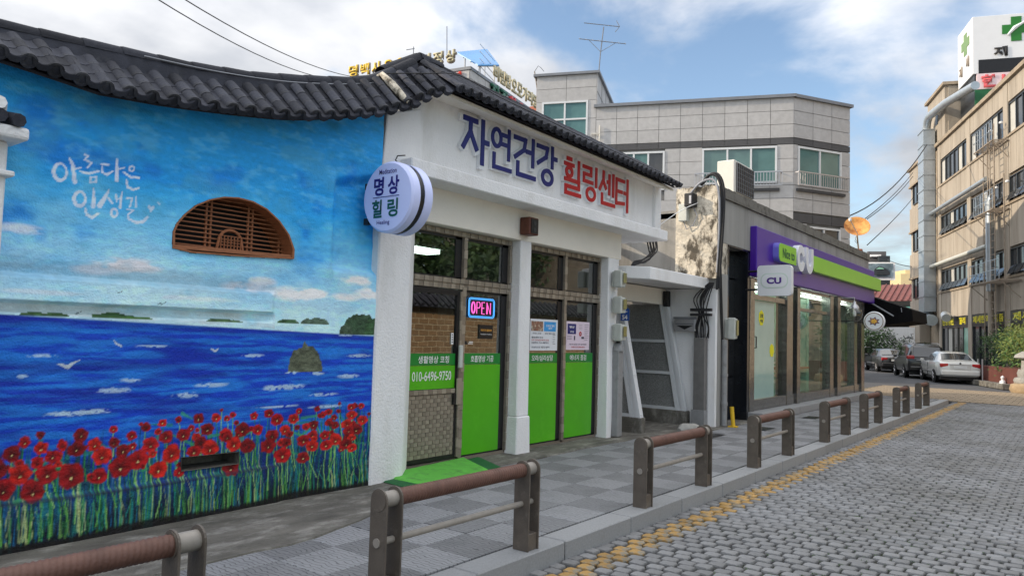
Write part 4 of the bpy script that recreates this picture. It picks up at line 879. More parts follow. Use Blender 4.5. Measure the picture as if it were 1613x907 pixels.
def hangul(ch, xc, zc_, wd, ht, y, dep, th, m, name):
    b = MB(); th_ = th * min(wd, ht) * .86; x0 = xc - wd / 2; z0 = zc_ - ht / 2; ring_ = False; q = 0
    tx = lambda p: (x0 + p[0] * wd, z0 + p[1] * ht)
    for e in GL[ch]:
        if e == 'R': ring_ = True; continue
        if ring_:
            ring_ = False; c = tx(e); o, i_ = [], []; n = 28
            for k in range(n):
                a = 2 * PI * k / n; o.append((c[0] + (e[2] * wd + th_ / 2) * math.cos(a), c[1] + (e[3] * ht + th_ / 2) * math.sin(a))); i_.append((c[0] + max(.004, e[2] * wd - th_ / 2) * math.cos(a), c[1] + max(.004, e[3] * ht - th_ / 2) * math.sin(a)))
            yy = y - dep - q * .0006; vs = [(x, yy, z) for x, z in o + i_] + [(x, y, z) for x, z in o + i_]; f = []
            for k in range(n):
                k2 = (k + 1) % n; f += [(k, k2, n + k2, n + k), (2 * n + k, 2 * n + k2, k2, k), (n + k, n + k2, 3 * n + k2, 3 * n + k)]
            b.add(vs, f); q += 1; continue
        for a, c in zip(e, e[1:]):
            a, c = Vector(tx(a)), Vector(tx(c)); d_ = (c - a).normalized(); nn = Vector((-d_.y, d_.x)) * th_ / 2; nn = nn * (1 - .006 * (q % 4)); ex = d_ * (th_ / 2 * (.985 - .004 * q) if len(e) > 2 or th > .18 else 0)
            s_, t__ = a - (ex if a is not e[0] or True else 0), c + ex
            pl_ = [s_ + nn, s_ - nn, t__ - nn, t__ + nn]; b.prism([(p.x, y - dep - q * .0006, p.y) for p in pl_], (0, dep + q * .0006, 0)); q += 1
    return b.build(name, m, sg)
# lettering
sg = thing('shop_name_sign', 'raised blue and red Korean letters with white rims across the white parapet', 'sign', (8.2, 5.58, 3.5))
xs_ = [(6.33, 6.93, '자'), (6.99, 7.47, '연'), (7.53, 8.0, '건'), (8.04, 8.48, '강')]
def at_par(u, v): p = onY(u, v, 5.52); return p.x, p.z
L_ = [('자', 732, 183, 774, 258, M_blue), ('연', 776, 203, 809, 271, M_blue), ('건', 813, 218, 847, 284, M_blue), ('강', 849, 233, 880, 293, M_blue),
      ('힐', 891, 252, 918, 310, M_red), ('링', 921, 263, 945, 318, M_red), ('센', 947, 273, 971, 327, M_red), ('터', 972, 286, 994, 335, M_red)]
for ch, u0, v0, u1, v1, m in L_:
    x0, zt = at_par(u0, v0); x1, zb_ = at_par(u1, v1); xc = (x0 + x1) / 2; um, vt_ = (u0 + u1) / 2, 0
    zt = 4.12 if m is M_blue else 4.06; zb_ = 3.60 if m is M_blue else 3.57
    wd = (x1 - x0) * .94
    hangul(ch, xc, (zt + zb_) / 2, wd, zt - zb_, 5.598, .04, .215, M_signw, 'letter_rim'); hangul(ch, xc, (zt + zb_) / 2, wd, zt - zb_, 5.556, .012, .15, m, 'letter')
# disc sign
ds = thing('round_sign', 'pale round double disc sign reading meditation and healing on the corner pilaster', 'sign', (4.7, 5.08, 2.5))
MB().lathe((4.70, 5.08, 2.86), [(0, 0), (.315, 0), (.335, .02), (.335, .10), (.0, .10)], 48, 'x').build('front_disc', M_sign, ds, True, 40)
MB().lathe((4.80, 5.08, 2.86), [(0, 0), (.328, 0), (.328, .06), (0, .06)], 40, 'x').build('core', M_black, ds, True, 40)
MB().lathe((4.86, 5.08, 2.86), [(0, 0), (.335, 0), (.335, .10), (.315, .12), (0, .12)], 48, 'x').build('rear_disc', M_sign, ds, True, 40)
XD = 4.697; mb_ = mat('sign_navy', srgb(40, 28, 120), .5, .02, 1, 0, 1); mg_ = mat('sign_dark_green', srgb(20, 90, 80), .5, .02, 1, 0, 1)
text('Meditation', XD, 5.08, 3.10, .046, .23, -PI / 2, mb_, ds, bold=.008)
text('명', XD, 5.195, 2.965, .175, .135, -PI / 2, mb_, ds, bold=.03); text('상', XD, 5.0, 2.965, .175, .15, -PI / 2, mb_, ds, bold=.03)
MB().box(XD - .001, XD + .001, 4.92, 5.27, 2.860, 2.866).build('line', M_blue, ds)
text('힐', XD, 5.21, 2.755, .17, .135, -PI / 2, mg_, ds, bold=.025); text('링', XD, 5.0, 2.755, .17, .14, -PI / 2, mg_, ds, bold=.025)
text('Healing', XD, 5.12, 2.62, .048, .17, -PI / 2, mb_, ds, bold=.008)
for z in (3.0, 2.66):
    MB().tube([(4.78, 5.42, z), (4.80, 5.40, z), (4.84, 5.40, z - .03)], .008, 6).box(4.76, 4.80, 5.40, 5.46, z - .03, z + .03).box(4.83, 4.87, 5.38, 5.47, z - .012, z + .012).build('bracket', M_cable, ds)
MB().tube([(4.86, 5.1, 3.19), (4.9, 5.2, 3.26), (5.02, 5.3, 3.34), (5.15, 5.33, 3.375)], .006, 6).build('cable', M_cable, ds)
# box on the wall
t_ = thing('wall_speaker', 'small dark red box speaker fixed to the cream wall above the white pillar', 'speaker', (7.6, 5.5, 2.88))
MB().box(7.44, 7.64, 5.44, 5.595, 2.88, 3.10).build('cabinet', M_wooddk, t_, True, None, .01)
MB().box(7.47, 7.61, 5.43, 5.4405, 2.90, 3.08).build('grille', M_black, t_)
for z in (2.94, 3.03): MB().lathe((7.54, 5.4295, z), [(0, 0), (.028, 0), (.028, -.004), (0, -.004)], 16, 'y').build('cone', M_gf, t_)
# posters, neon, small signs
YG = YF + .045
def poster(x0, x1, z0, z1, label, m, y=YG):
    t_ = thing('poster', label, 'poster', ((x0 + x1) / 2, y, z0)); MB().box(x0, x1, y - .003, y + .001, z0, z1).build('sheet', m, t_); return t_
t_ = poster(7.96, 8.605, 1.42, 1.84, 'white poster with a photo and blue picture on the third glass pane', M_paper); y = YG - .005
MB().box(7.98, 8.25, y - .001, y, 1.68, 1.81).build('photo', mat('poster_photo', (.25, .12, .08), .5, .5, 22, 0, 1, col2=(.5, .45, .35), c2t=(.5, .6)), t_)
MB().box(8.275, 8.56, y - .001, y, 1.68, 1.81).build('blue_picture', mat('poster_blue', srgb(60, 150, 215), .5, .2, 8, 0, 1), t_)
text('인생길 힐링', 8.42, y - .002, 1.755, .03, .2, 0, M_ink, t_, bold=.02); text('쉼터', 8.42, y - .002, 1.72, .025, .09, 0, M_ink, t_, bold=.02)
mt = mat('print_dark', (.06, .06, .09), .6, 0, 1, 0, 1); mtr = mat('print_red', (.45, .05, .05), .6, 0, 1, 0, 1)
for q, (tx, x_, z_, h_, w_, m) in enumerate([('자연 건강', 8.11, 1.65, .022, .2, mt), ('명상 힐링 센터', 8.42, 1.65, .022, .24, mt), ('힐링센터 안내', 8.12, 1.595, .026, .26, mt), ('오라 심리상담 에너지 점검', 8.19, 1.56, .024, .40, mtr), ('호흡명상 기공 생활명상', 8.19, 1.525, .022, .40, mt), ('자연건강 힐링센터', 8.2, 1.465, .022, .42, mt)]): text(tx, x_, y - .002, z_, h_, w_, 0, m, t_, bold=.01)
for k in range(5): MB().box(8.49, 8.55 - (k % 2) * .015, y - .001, y, 1.63 - k * .03, 1.635 - k * .03).build('line', mt, t_)
t_ = poster(8.83, 9.45, 1.43, 1.835, 'pale pink poster with a blue block on the rightmost glass pane', M_pink)
MB().box(8.86, 9.08, y - .001, y, 1.655, 1.80).build('blue_block', M_blue, t_); text('명상', 8.97, y - .002, 1.755, .035, .13, 0, M_ink, t_, bold=.02); text('교실', 8.97, y - .002, 1.69, .03, .1, 0, M_ink, t_, bold=.02)
for k in range(9): MB().box(9.31, 9.42 - (k % 3) * .012, y - .001, y, 1.79 - k * .027, 1.794 - k * .027).build('line', mt, t_)
for k in range(4): MB().box(9.16, 9.25, y - .001, y, 1.79 - k * .022, 1.793 - k * .022).build('line', mt, t_)
for k in range(3): MB().box(8.85, 8.97, y - .001, y, 1.625 - k * .022, 1.629 - k * .022).build('line', mt, t_)
MB().lathe((9.2, y - .001, 1.66), [(0.012, 0), (.035, 0), (.035, .001), (.012, .001)], 14, 'y', cap=False).build('red_mark', mtr, t_)
MB().box(9.03, 9.06, y - .001, y, 1.57, 1.63).box(9.23, 9.3, y - .001, y, 1.59, 1.62).build('dark_mark', mt, t_)
text('에너지 점검 오라 심리상담', 9.14, y - .002, 1.51, .022, .46, 0, mt, t_, bold=.01); text('자연건강 힐링센터', 9.14, y - .002, 1.47, .024, .36, 0, mtr, t_, bold=.01)
t_ = thing('black_notice', 'small black notice with orange writing on the glass beside the door', 'notice', (7.04, YG, 1.56)); MB().box(6.91, 7.17, YG - .003, YG + .001, 1.56, 1.73).build('board', M_black, t_)
text('자연건강 힐링센터', 7.04, YG - .005, 1.665, .028, .21, 0, mat('print_orange', (.8, .38, .06), .5, 0, 1, 0, 1), t_, bold=.02); text('Meditation Healing', 7.04, YG - .005, 1.615, .018, .21, 0, M_ink, t_, bold=.01)
t_ = thing('door_note', 'narrow white strip note stuck on the door pane by the lock', 'note', (6.42, YF + .03, 1.49)); MB().box(6.395, 6.435, YF + .03, YF + .034, 1.49, 1.62).build('sheet', M_ink, t_)
for k in range(4): MB().box(6.405, 6.425, YF + .028, YF + .03, 1.51 + k * .028, 1.522 + k * .028).build('mark', mt, t_)
MB
t_ = thing('glass_sticker', 'little white and black triangle sticker on the glass below the neon sign', 'sticker', (6.7, YG, 1.49)); MB().prism([(6.65, YG, 1.49), (6.71, YG, 1.49), (6.68, YG, 1.535)], (0, .002, 0)).build('triangle', M_cable, t_); MB().box(6.715, 6.80, YG, YG + .002, 1.495, 1.505).box(6.73, 6.8, YG, YG + .002, 1.515, 1.525).build('line', M_ink, t_)
ne = thing('open_sign', 'lit pink and blue neon OPEN sign behind the glass of the second pane', 'neon sign', (6.93, YG, 1.82))
mp2 = mat('neon_pink', (.9, .2, .6), .5, 0, 1, 0, 1, emit=(1.0, .12, .55), estr=.55); mbl = mat('neon_blue', (.1, .4, .9), .5, 0, 1, 0, 1, emit=(.08, .42, 1.0), estr=.45)
y = YG - .012
def rrect(x0, x1, z0, z1, r, n=5):
    pts = []
    for cx_, cz_, a0 in ((x1 - r, z1 - r, 0), (x0 + r, z1 - r, PI / 2), (x0 + r, z0 + r, PI), (x1 - r, z0 + r, 1.5 * PI)):
        for k in range(n + 1): a = a0 + PI / 2 * k / n; pts.append((cx_ + r * math.cos(a), y, cz_ + r * math.sin(a)))
    return pts + [pts[0]]
MB().box(6.69, 7.17, y + .008, y + .012, 1.815, 2.04).build('backing', M_black, ne)
MB().tube(rrect(6.69, 7.175, 1.815, 2.045, .04), .006, 6).tube(rrect(6.705, 7.16, 1.83, 2.03, .035), .004, 6).build('blue_tube', mbl, ne)
z0, z1 = 1.86, 2.0
def T(*p): return [(a, y, b_) for a, b_ in p]
b = MB(); cx_ = 6.775
b.tube(T(*[(cx_ + .034 * math.cos(a), (z0 + z1) / 2 + .07 * math.sin(a)) for a in [2 * PI * k / 18 for k in range(19)]]), .0055, 6)
b.tube(T(*[(cx_ + .022 * math.cos(a), (z0 + z1) / 2 + .055 * math.sin(a)) for a in [2 * PI * k / 18 for k in range(19)]]), .003, 6); b.build('letter_tube', mp2, ne)
MB().tube(T((6.84, z0), (6.84, z1), (6.885, z1), (6.9, z1 - .02), (6.9, z1 - .05), (6.885, z1 - .07), (6.84, z1 - .07)), .0055, 6).build('letter_tube', mp2, ne)
MB().tube(T((6.985, z0), (6.935, z0), (6.935, z1), (6.985, z1)), .0055, 6).tube(T((6.935, (z0 + z1) / 2), (6.975, (z0 + z1) / 2)), .0055, 6).build('letter_tube', mp2, ne)
MB().tube(T((7.03, z0), (7.03, z1), (7.10, z0), (7.10, z1)), .0055, 6).tube(T((7.042, z0), (7.042, z1 - .03)), .003, 6).build('letter_tube', mp2, ne)

# ================================================================== GATEWAY
gw = thing('gateway', 'white gateway with a flat canopy and slanted glazed side screens between the two shops', 'gateway', (11.4, 6.0, .1))
b = MB(); b.prism([(10.2, 5.16, 2.52), (12.95, 5.16, 2.52), (12.95, 6.6, 2.56), (10.1, 6.6, 2.56), (10.1, 5.52, 2.54)], (0, 0, .19)); b.build('canopy', M_white, gw, True, None, .01)
b = MB(); b.box(12.38, 12.42, 4.99, 6.4, .1, 2.52); b.build('side_wall', M_white, gw); MB().box(10.1, 12.38, 5.95, 6.1, 2.24, 2.52).build('lintel', M_cream, gw)
MB().box(12.355, 12.40, 5.0, 5.12, .1, 2.1).build('white_strip', M_white, gw)
def screen(xp, lab, wdt):
    y0b, y0t, y1 = 5.48, 5.86, 6.9; zb_, zt = .38, 2.24
    MB().box(xp - .07, xp + .07, y0b - .03, y1, .1, .38).build('plinth', M_conc, gw, True, None, .01)
    for a, w_, xo in ((0, .07, .055), (.073, .045, .04), (.121, .07, .05)):
        MB().hexa([(xp - xo, y0b + a, zb_), (xp + xo, y0b + a, zb_), (xp + xo, y0b + a + w_, zb_), (xp - xo, y0b + a + w_, zb_)], [(xp - xo, y0t + a * .8, zt), (xp + xo, y0t + a * .8, zt), (xp + xo, y0t + a * .8 + w_ * .8, zt), (xp - xo, y0t + a * .8 + w_ * .8, zt)]).build('slanted_post', M_wframe, gw)
    for z in (.38, 1.0, 1.56): MB().hexa([(xp - .035, y0b + (z - .38) * .204, z), (xp + .035, y0b + (z - .38) * .204, z), (xp + .035, y1, z), (xp - .035, y1, z)], [(xp - .035, y0b + (z - .38) * .204, z + .05), (xp + .035, y0b + (z - .38) * .204, z + .05), (xp + .035, y1, z + .05), (xp - .035, y1, z + .05)]).build('cross_bar', M_wframe, gw)
    MB().box(xp - .035, xp + .035, y1 - .05, y1, .38, 2.24).build('rear_post', M_wframe, gw)
    fg = MATS.get('pebbled_glass') or mat('pebbled_glass', (.24, .245, .24), .3, .45, 60, 1.0, 90, spec=.8, bdist=.01)
    for z0_, z1_ in ((.43, 1.0), (1.05, 1.56), (1.61, 2.24)):
        f0 = y0b + (z0_ - .38) * .204 + .18; f1 = y0b + (z1_ - .38) * .204 + .18
        MB().prism([(xp - .006, f0, z0_), (xp - .006, y1 - .05, z0_), (xp - .006, y1 - .05, z1_), (xp - .006, f1, z1_)], (.012, 0, 0)).build('frosted_pane', fg, gw)
screen(10.62, 'l', 1); screen(12.3, 'r', 1)
MB().box(10.7, 12.2, 6.95, 7.0, .15, 2.3).build('door', M_gf, gw)
MB().box(10.75, 11.35, 6.93, 6.95, .3, 2.2).build('door_panel', mat('green_door', (.02, .09, .04), .4, .2, 3, 0, 1), gw)
# weathered wall and tiled roof behind the canopy
bk = thing('weathered_wall', 'stained crumbling wall with a short black tiled roof behind the gateway canopy', 'wall', (11.5, 7.3, .1))
MB().box(10.15, 12.5, 7.3, 7.5, 2.3, 3.42).build('wall', M_crumb, bk)
rf2 = MB().hexa([(10.9, 7.05, 3.42), (12.45, 7.05, 3.42), (12.45, 8.2, 3.8), (10.9, 8.2, 3.8)], [(10.9, 7.05, 3.47), (12.45, 7.05, 3.47), (12.45, 8.2, 3.88), (10.9, 8.2, 3.88)]).build('roof', M_tile, bk)
for k in range(10): slope(10.95 + k * .16, 7.0, 3.46, 7.8, 3.86, rf2, covers=2)
for k in range(5): ridge_seg((10.9 + k * .32, 7.85, 3.92), (11.22 + k * .32, 7.85, 3.92), .07, rf2)
MB().tube([(10.9, 7.8, 4.0), (11.4, 7.8, 4.02), (12.4, 7.8, 3.98)], .06, 10).build('ridge_mortar', M_white, bk)
# number sign, mailbox, meters, lamp
t_ = thing('number_plate', 'blue house number plate reading 54 on the left gate screen', 'number plate', (10.5, 5.62, 1.86))
def onXp(u, v, x): q = onX(u, v, x); return q
xq = 10.50
pq = [onX(u, v, xq) for u, v in ((978, 487), (991, 489), (991, 505), (978, 504))]
yy0, yy1 = pq[0].y, pq[1].y; zz0, zz1 = pq[2].z, pq[0].z
MB().prism([(xq, yy0, zz0), (xq, yy1, zz0), (xq, yy1, zz1), (xq, (yy0 + yy1) / 2, zz1 + .05), (xq, yy0, zz1)], (.01, 0, 0)).build('plate', mat('plate_blue', srgb(30, 80, 160), .4, .03, 1, 0, 1), t_)
text('54', xq - .003, (yy0 + yy1) / 2, zz0 + .055, .075, abs(yy0 - yy1) * .65, -PI / 2, M_ink, t_, bold=.03)
MB().box(xq - .003, xq - .001, min(yy0, yy1) + .03, max(yy0, yy1) - .03, zz1 - .045, zz1 - .03).build('line', M_ink, t_)
t_ = thing('mailbox', 'light grey metal mailbox on the white wall right of the gate', 'mailbox', (12.33, 5.5, 1.76))
p0 = onX(1065, 500, 12.33); p1 = onX(1098, 522, 12.33); ya, yc = p1.y, p0.y; za, zc_ = p1.z, p0.z
MB().box(12.25, 12.38, ya, yc, za, zc_).build('body', M_silver, t_, True, None, .01)
MB().box(12.235, 12.25, ya - .01, yc + .01, zc_ - .03, zc_ + .01).box(12.24, 12.25, ya + .03, yc - .03, (za + zc_) / 2 - .0, (za + zc_) / 2 + .02).build('lid', M_flash, t_)
MB().prism([(12.246, ya + .04, za + .10), (12.246, (ya + yc) / 2, za + .03), (12.246, yc - .04, za + .10)], (.003, 0, 0)).build('slot', M_cable, t_)
def meter(c, label, h=.27, w_=.17):
    x, y_, z = c; t_ = thing('electric_meter', label, 'electric meter', c, 0, 'electric meters beside the gateway')
    MB().box(x - .0, x + .16, y_ - w_ / 2, y_ + w_ / 2, z, z + h).build('case', M_meter, t_, True, None, .02)
    MB().box(x - .05, x - .0, y_ - w_ / 2 - .03, y_ + .02, z - .01, z + h + .01).build('cover', M_meter, t_, True, None, .02)
    MB().box(x + .02, x + .12, y_ - w_ / 2 - .036, y_ - w_ / 2 - .028, z + .06, z + h - .03).build('window', M_amber, t_, True, None, .004)
    MB().box(x + .02, x + .12, y_ - w_ / 2 - .012, y_ - w_ / 2 - .001, z + .05, z + h - .02).build('window_frame', M_meter, t_)
for (v0, v1, lab) in ((420, 452, 'topmost of three electric meters stacked on the right end of the shop'), (461, 493, 'middle electric meter of the three stacked on the right end of the shop'), (502, 536, 'lowest of three electric meters on the shop end, above the grey pipe box')):
    p = onY(972, v1, 5.5); meter((p.x - .03, 5.5, p.z), lab, h=.24, w_=.16)
p = onX(1140, 528, 12.9); meter((12.75, 4.90, 1.66), 'electric meter with a white tag on the grey corner wall by the black doorway', h=.36, w_=.18)
t_ = thing('conduit_box', 'tall grey conduit box standing below the three meters at the shop end', 'conduit', (9.9, 5.53, .15))
MB().box(9.82, 9.97, 5.47, 5.6, .15, 1.42).build('duct', M_pvc, t_, True, None, .01); MB().lathe((9.9, 5.53, 1.42), [(.09, 0), (.085, .04), (.06, .1), (.03, .12)], 14).build('cap', M_pvc, t_, True, 40); MB().tube([(9.9, 5.53, 1.52), (9.88, 5.5, 1.72)], .03, 8).build('conduit', M_cable, t_)
MB().tube([(10.01, 5.55, .15), (10.01, 5.55, 1.6)], .022, 8).build('pipe', M_pvc, t_)
t_ = thing('cable_trunking', 'dark grey metal trunking on the white wall below the mailbox cables', 'trunking', (12.3, 5.2, .15))
MB().box(12.24, 12.36, 5.14, 5.34, .32, 1.66).build('duct', mat('dark_grey_duct', (.17, .165, .16), .6, .15, 6, .1, 30), t_, True, None, .006); MB().box(12.2, 12.38, 5.12, 5.36, .15, .42).build('base', M_pvc, t_)
t_ = thing('drain_pipe', 'grey plastic pipe running down the corner left of the yellow post', 'pipe', (12.7, 4.95, .15)); MB().tube([(12.62, 4.93, .15), (12.62, 4.93, 1.64)], .05, 12).build('pipe', M_pvc, t_, True, 40); MB().tube([(12.62, 4.93, .5), (12.62, 4.93, .56)], .06, 12).build('coupling', M_pvc, t_, True, 40); MB().tube([(12.62, 4.93, 1.0), (12.62, 4.93, 1.05)], .06, 12).build('coupling', M_pvc, t_, True, 40)
t_ = thing('yellow_post', 'short yellow painted post leaning at the corner of the black doorway', 'post', (12.75, 4.82, .15)); MB().tube([(12.72, 4.80, .14), (12.74, 4.84, .48)], .035, 10).build('post', M_yelp, t_, True, 40); MB().box(12.66, 12.8, 4.74, 4.88, .131, .15).build('foot', M_yelp, t_)
t_ = thing('gate_lamp', 'small black wall lamp hanging under the gateway canopy', 'lamp', (12.3, 5.9, 2.25)); pl = onX(1049, 476, 12.25); MB().box(12.22, 12.34, pl.y - .05, pl.y + .05, 2.20, 2.48).build('housing', M_cable, t_, True, None, .015)
def cable(name, lab, lines, m=M_cable, r=.01, cat='cable', base=None, n=5):
    t_ = thing(name, lab, cat, base or lines[0][0])
    for pts in lines:
        pts = [Vector(p) for p in pts]; out_ = []
        for i in range(len(pts) - 1):   # smooth spline
            p0_ = pts[max(i - 1, 0)]; p1_ = pts[i]; p2_ = pts[i + 1]; p3_ = pts[min(i + 2, len(pts) - 1)]
            for k in range(5):
                s = k / 5; out_.append(.5 * ((2 * p1_) + (p2_ - p0_) * s + (2 * p0_ - 5 * p1_ + 4 * p2_ - p3_) * s * s + (3 * p1_ - p0_ - 3 * p2_ + p3_) * s ** 3))
        out_.append(pts[-1]); MB().tube(out_, r, n).build('cable', m, t_, True, 60)
    return t_
rs2 = random.Random(4)
ln = []
for k in range(7):
    o = rs2.uniform(-.05, .05); ln.append([(10.15 + o * .5, 5.5, 2.55), (10.2 + o, 5.45, 2.72 + k * .012), (10.45 + o, 5.42, 2.83 + rs2.uniform(-.03, .05)), (10.8 + o, 5.45, 2.9 + rs2.uniform(-.02, .1)), (11.0 + k * .05, 5.6, 3.05 + rs2.uniform(0, .1)), (11.05 + k * .06, 5.7, 3.4)])
cable('cable_tangle', 'tangle of black cables rising from the meters over the gateway canopy', ln, r=.012)
ln = []
for k in range(9):
    y_ = 5.08 + k * .03; ln.append([(12.3, y_ + .02, 1.66), (12.26, y_ + rs2.uniform(-.03, .03), 1.85), (12.24, y_ * .5 + 5.2 * .5 + rs2.uniform(-.03, .03), 2.08), (12.25, y_ + rs2.uniform(-.03, .03), 2.35), (12.28, 5.0 + k * .01, 2.62)])
t_ = cable('cable_fan', 'fan of black cables with a clamp block right of the mailbox', ln, r=.011)
MB().box(12.2, 12.27, 5.02, 5.40, 2.12, 2.17).box(12.2, 12.27, 5.02, 5.40, 2.04, 2.08).build('clamp', M_cable, t_)
pr_ = [(12.36, 5.30, 4.36), (12.35, 5.15, 4.52), (12.36, 5.0, 4.48), (12.38, 4.92, 4.2), (12.38, 4.93, 3.6), (12.36, 4.96, 3.0), (12.34, 4.97, 2.5)]
cable('thick_conduit', 'thick black and grey cables looped over the crumbling pier', [pr_, [(x + .01, y - .035, z + .02) for x, y, z in pr_]], r=.024, n=8)
cable('grey_conduit', 'pale grey cable running down the edge of the crumbling pier', [[(12.36, 5.5, 4.22), (12.34, 5.3, 4.40), (12.34, 5.06, 4.43), (12.34, 4.955, 4.15), (12.36, 4.955, 3.5), (12.35, 4.98, 2.8)]], M_cableg, .02, n=8)
ln = [[(12.6 + k * .02, 4.96 - .01 * k, .6 + k * .1), (12.6 + .02 * k, 4.97, 1.5), (12.5 + .03 * k, 4.97, 2.2), (12.45 + .02 * k, 4.975, 3.1)] for k in range(4)]
cable('wall_cables', 'thin black cables running down the grey corner wall', ln, r=.009)
cable('guy_line', 'white rope stretched from the parapet end up to the crumbling pier', [[(11.0, 5.5, 3.42), (11.7, 5.4, 3.8), (12.36, 5.35, 4.05)]], M_ink, .007)

cable('roof_wire', 'thin black wire sagging over the tiles of the shop parapet roof', [[(4.92, 5.44, 4.16), (5.3, 5.25, 4.24), (5.8, 5.22, 4.36), (6.6, 5.30, 4.36), (7.4, 5.24, 4.31), (8.6, 5.26, 4.29), (9.8, 5.25, 4.27), (11.1, 5.3, 4.27)]], r=.006)
cable('ridge_wire', 'pale thin wire strung along the ridge of the mural house roof', [[(2.6, 5.48, 3.60), (3.2, 5.47, 3.66), (3.8, 5.47, 3.76), (4.4, 5.47, 3.91), (4.9, 5.47, 4.07)]], M_cableg, .005)

# ================================================================== CONVENIENCE STORE
cs = thing('convenience_store', 'single storey concrete store building with a purple and green fascia and steel framed windows', 'shop', (18, 7, .1))
b = MB(); b.box(12.42, 12.9, 5.02, 5.75, 2.72, 4.3); pier = b.build('pier', M_cuconc, cs)
b = MB(); vs = []; ny, nz = 14, 34
for j in range(nz + 1):
    for i in range(ny + 1):
        y_ = 5.0 + .76 * i / ny; z = 2.70 + 1.64 * j / nz; vs.append((12.385 + rng.normal(0, .006) - .01 * (rng.random() > .8), y_ + rng.normal(0, .004), z + (rng.normal(0, .012) if j == nz else 0)))
b.add(vs, [(j * (ny + 1) + i, j * (ny + 1) + i + 1, (j + 1) * (ny + 1) + i + 1, (j + 1) * (ny + 1) + i) for j in range(nz) for i in range(ny)])
b.box(12.40, 12.9, 5.0, 5.02, 2.7, 4.3); b.box(12.392, 12.9, 5.0, 5.75, 4.3, 4.335); b.box(12.39, 12.9, 5.75, 5.78, 2.7, 4.3); b.build('crumbling_face', M_crumb, cs, True, 60)
MB().box(12.45, 12.88, 4.985, 5.4, .1, 2.8).build('corner_column', M_cuconc, cs, True, None, .01)
MB().box(12.42, 24.1, 4.99, 5.3, 3.35, 4.14).build('upper_wall', M_cuconc, cs, True, None, .006)
b = MB()
x = 12.5; tops = []
xs_ = [12.5 + k * .29 for k in range(41)]
for xa, xb in zip(xs_, xs_[1:]):
    za, zb_ = 4.33 + rng.normal(0, .008), 4.33 + rng.normal(0, .008); b.hexa([(xa, 4.95, 4.142), (xb, 4.95, 4.142), (xb, 5.3, 4.142), (xa, 5.3, 4.142)], [(xa, 4.955, za), (xb, 4.955, zb_), (xb, 5.3, zb_ + .01), (xa, 5.3, za + .01)])
b.build('coping', mat('stained_coping', (.19, .18, .16), .95, .3, 5, .8, 30, col2=(.07, .065, .055), c2t=(.45, .62), c2scale=5), cs)
MB().box(12.9, 24.1, 5.3, 11.5, 3.9, 4.05).box(24.0, 24.15, 5.32, 11.5, .1, 4.1).box(12.9, 24.1, 11.3, 11.5, .1, 4.0).box(12.9, 13.0, 5.75, 11.4, .1, 4).build('shell', M_cuconc, cs)
# black entry
e = MB().box(12.9, 14.02, 5.0, 5.06, 3.32, 3.37).box(12.88, 12.96, 5.0, 5.9, .12, 3.34).box(13.92, 14.02, 5.0, 5.9, .12, 3.34).box(12.9, 14.02, 5.85, 5.9, .12, 3.34).build('black_entry', M_blackw, cs)
for k, z in enumerate((.14, .95, 1.95, 2.8)):
    z2 = (.94, 1.94, 2.79, 3.3)[k]; MB().box(13.0, 13.55, 5.4, 5.84, z + .01, z2).box(13.56, 13.92, 5.25, 5.84, z + .01, z2).build('entry_panel', M_blackw, e, True, None, .006)
# step
st_ = MB().box(14.0, 23.6, 4.72, 5.4, .131, .285); st_.build('step', M_granite, cs, True, None, .01)
# fascia
fs_ = MB().box(14.0, 24.25, 4.86, 5.0, 2.86, 3.83).build('fascia', M_purple, cs, True, None, .015)
def pill(x0, x1, z0, z1, y0, y1, r0, r1, m, name, n=8):
    pts = []
    for cx_, cz_, a0, r in ((x1 - r1, z1 - r1, 0, r1), (x0 + r0, z1 - r0, PI / 2, r0), (x0 + r0, z0 + r0, PI, r0), (x1 - r1, z0 + r1, 1.5 * PI, r1)):
        for k in range(n + 1): a = a0 + PI / 2 * k / n; pts.append((cx_ + r * math.cos(a), y0, cz_ + r * math.sin(a)))
    return MB().prism(pts, (0, y1 - y0, 0)).build(name, m, fs_, True, None)
lil = mat('lilac_side', srgb(112, 110, 200), .4, .03, 1, 0, 1)
pill(14.93, 16.05, 3.24, 3.62, 4.745, 4.87, .12, .03, lil, 'panel_edge'); pill(14.95, 16.07, 3.25, 3.61, 4.735, 4.746, .11, .02, M_lime, 'lime_panel')
pill(17.35, 24.5, 3.24, 3.60, 4.745, 4.87, .12, .04, M_lime, 'panel_edge'); pill(17.33, 24.52, 3.25, 3.59, 4.735, 4.746, .11, .03, M_lime, 'lime_panel')
text('Nice to', 15.55, 4.731, 3.43, .20, .78, 0, mat('dark_green_print', srgb(24, 84, 60), .5, 0, 1, 0, 1), fs_, bold=.02)
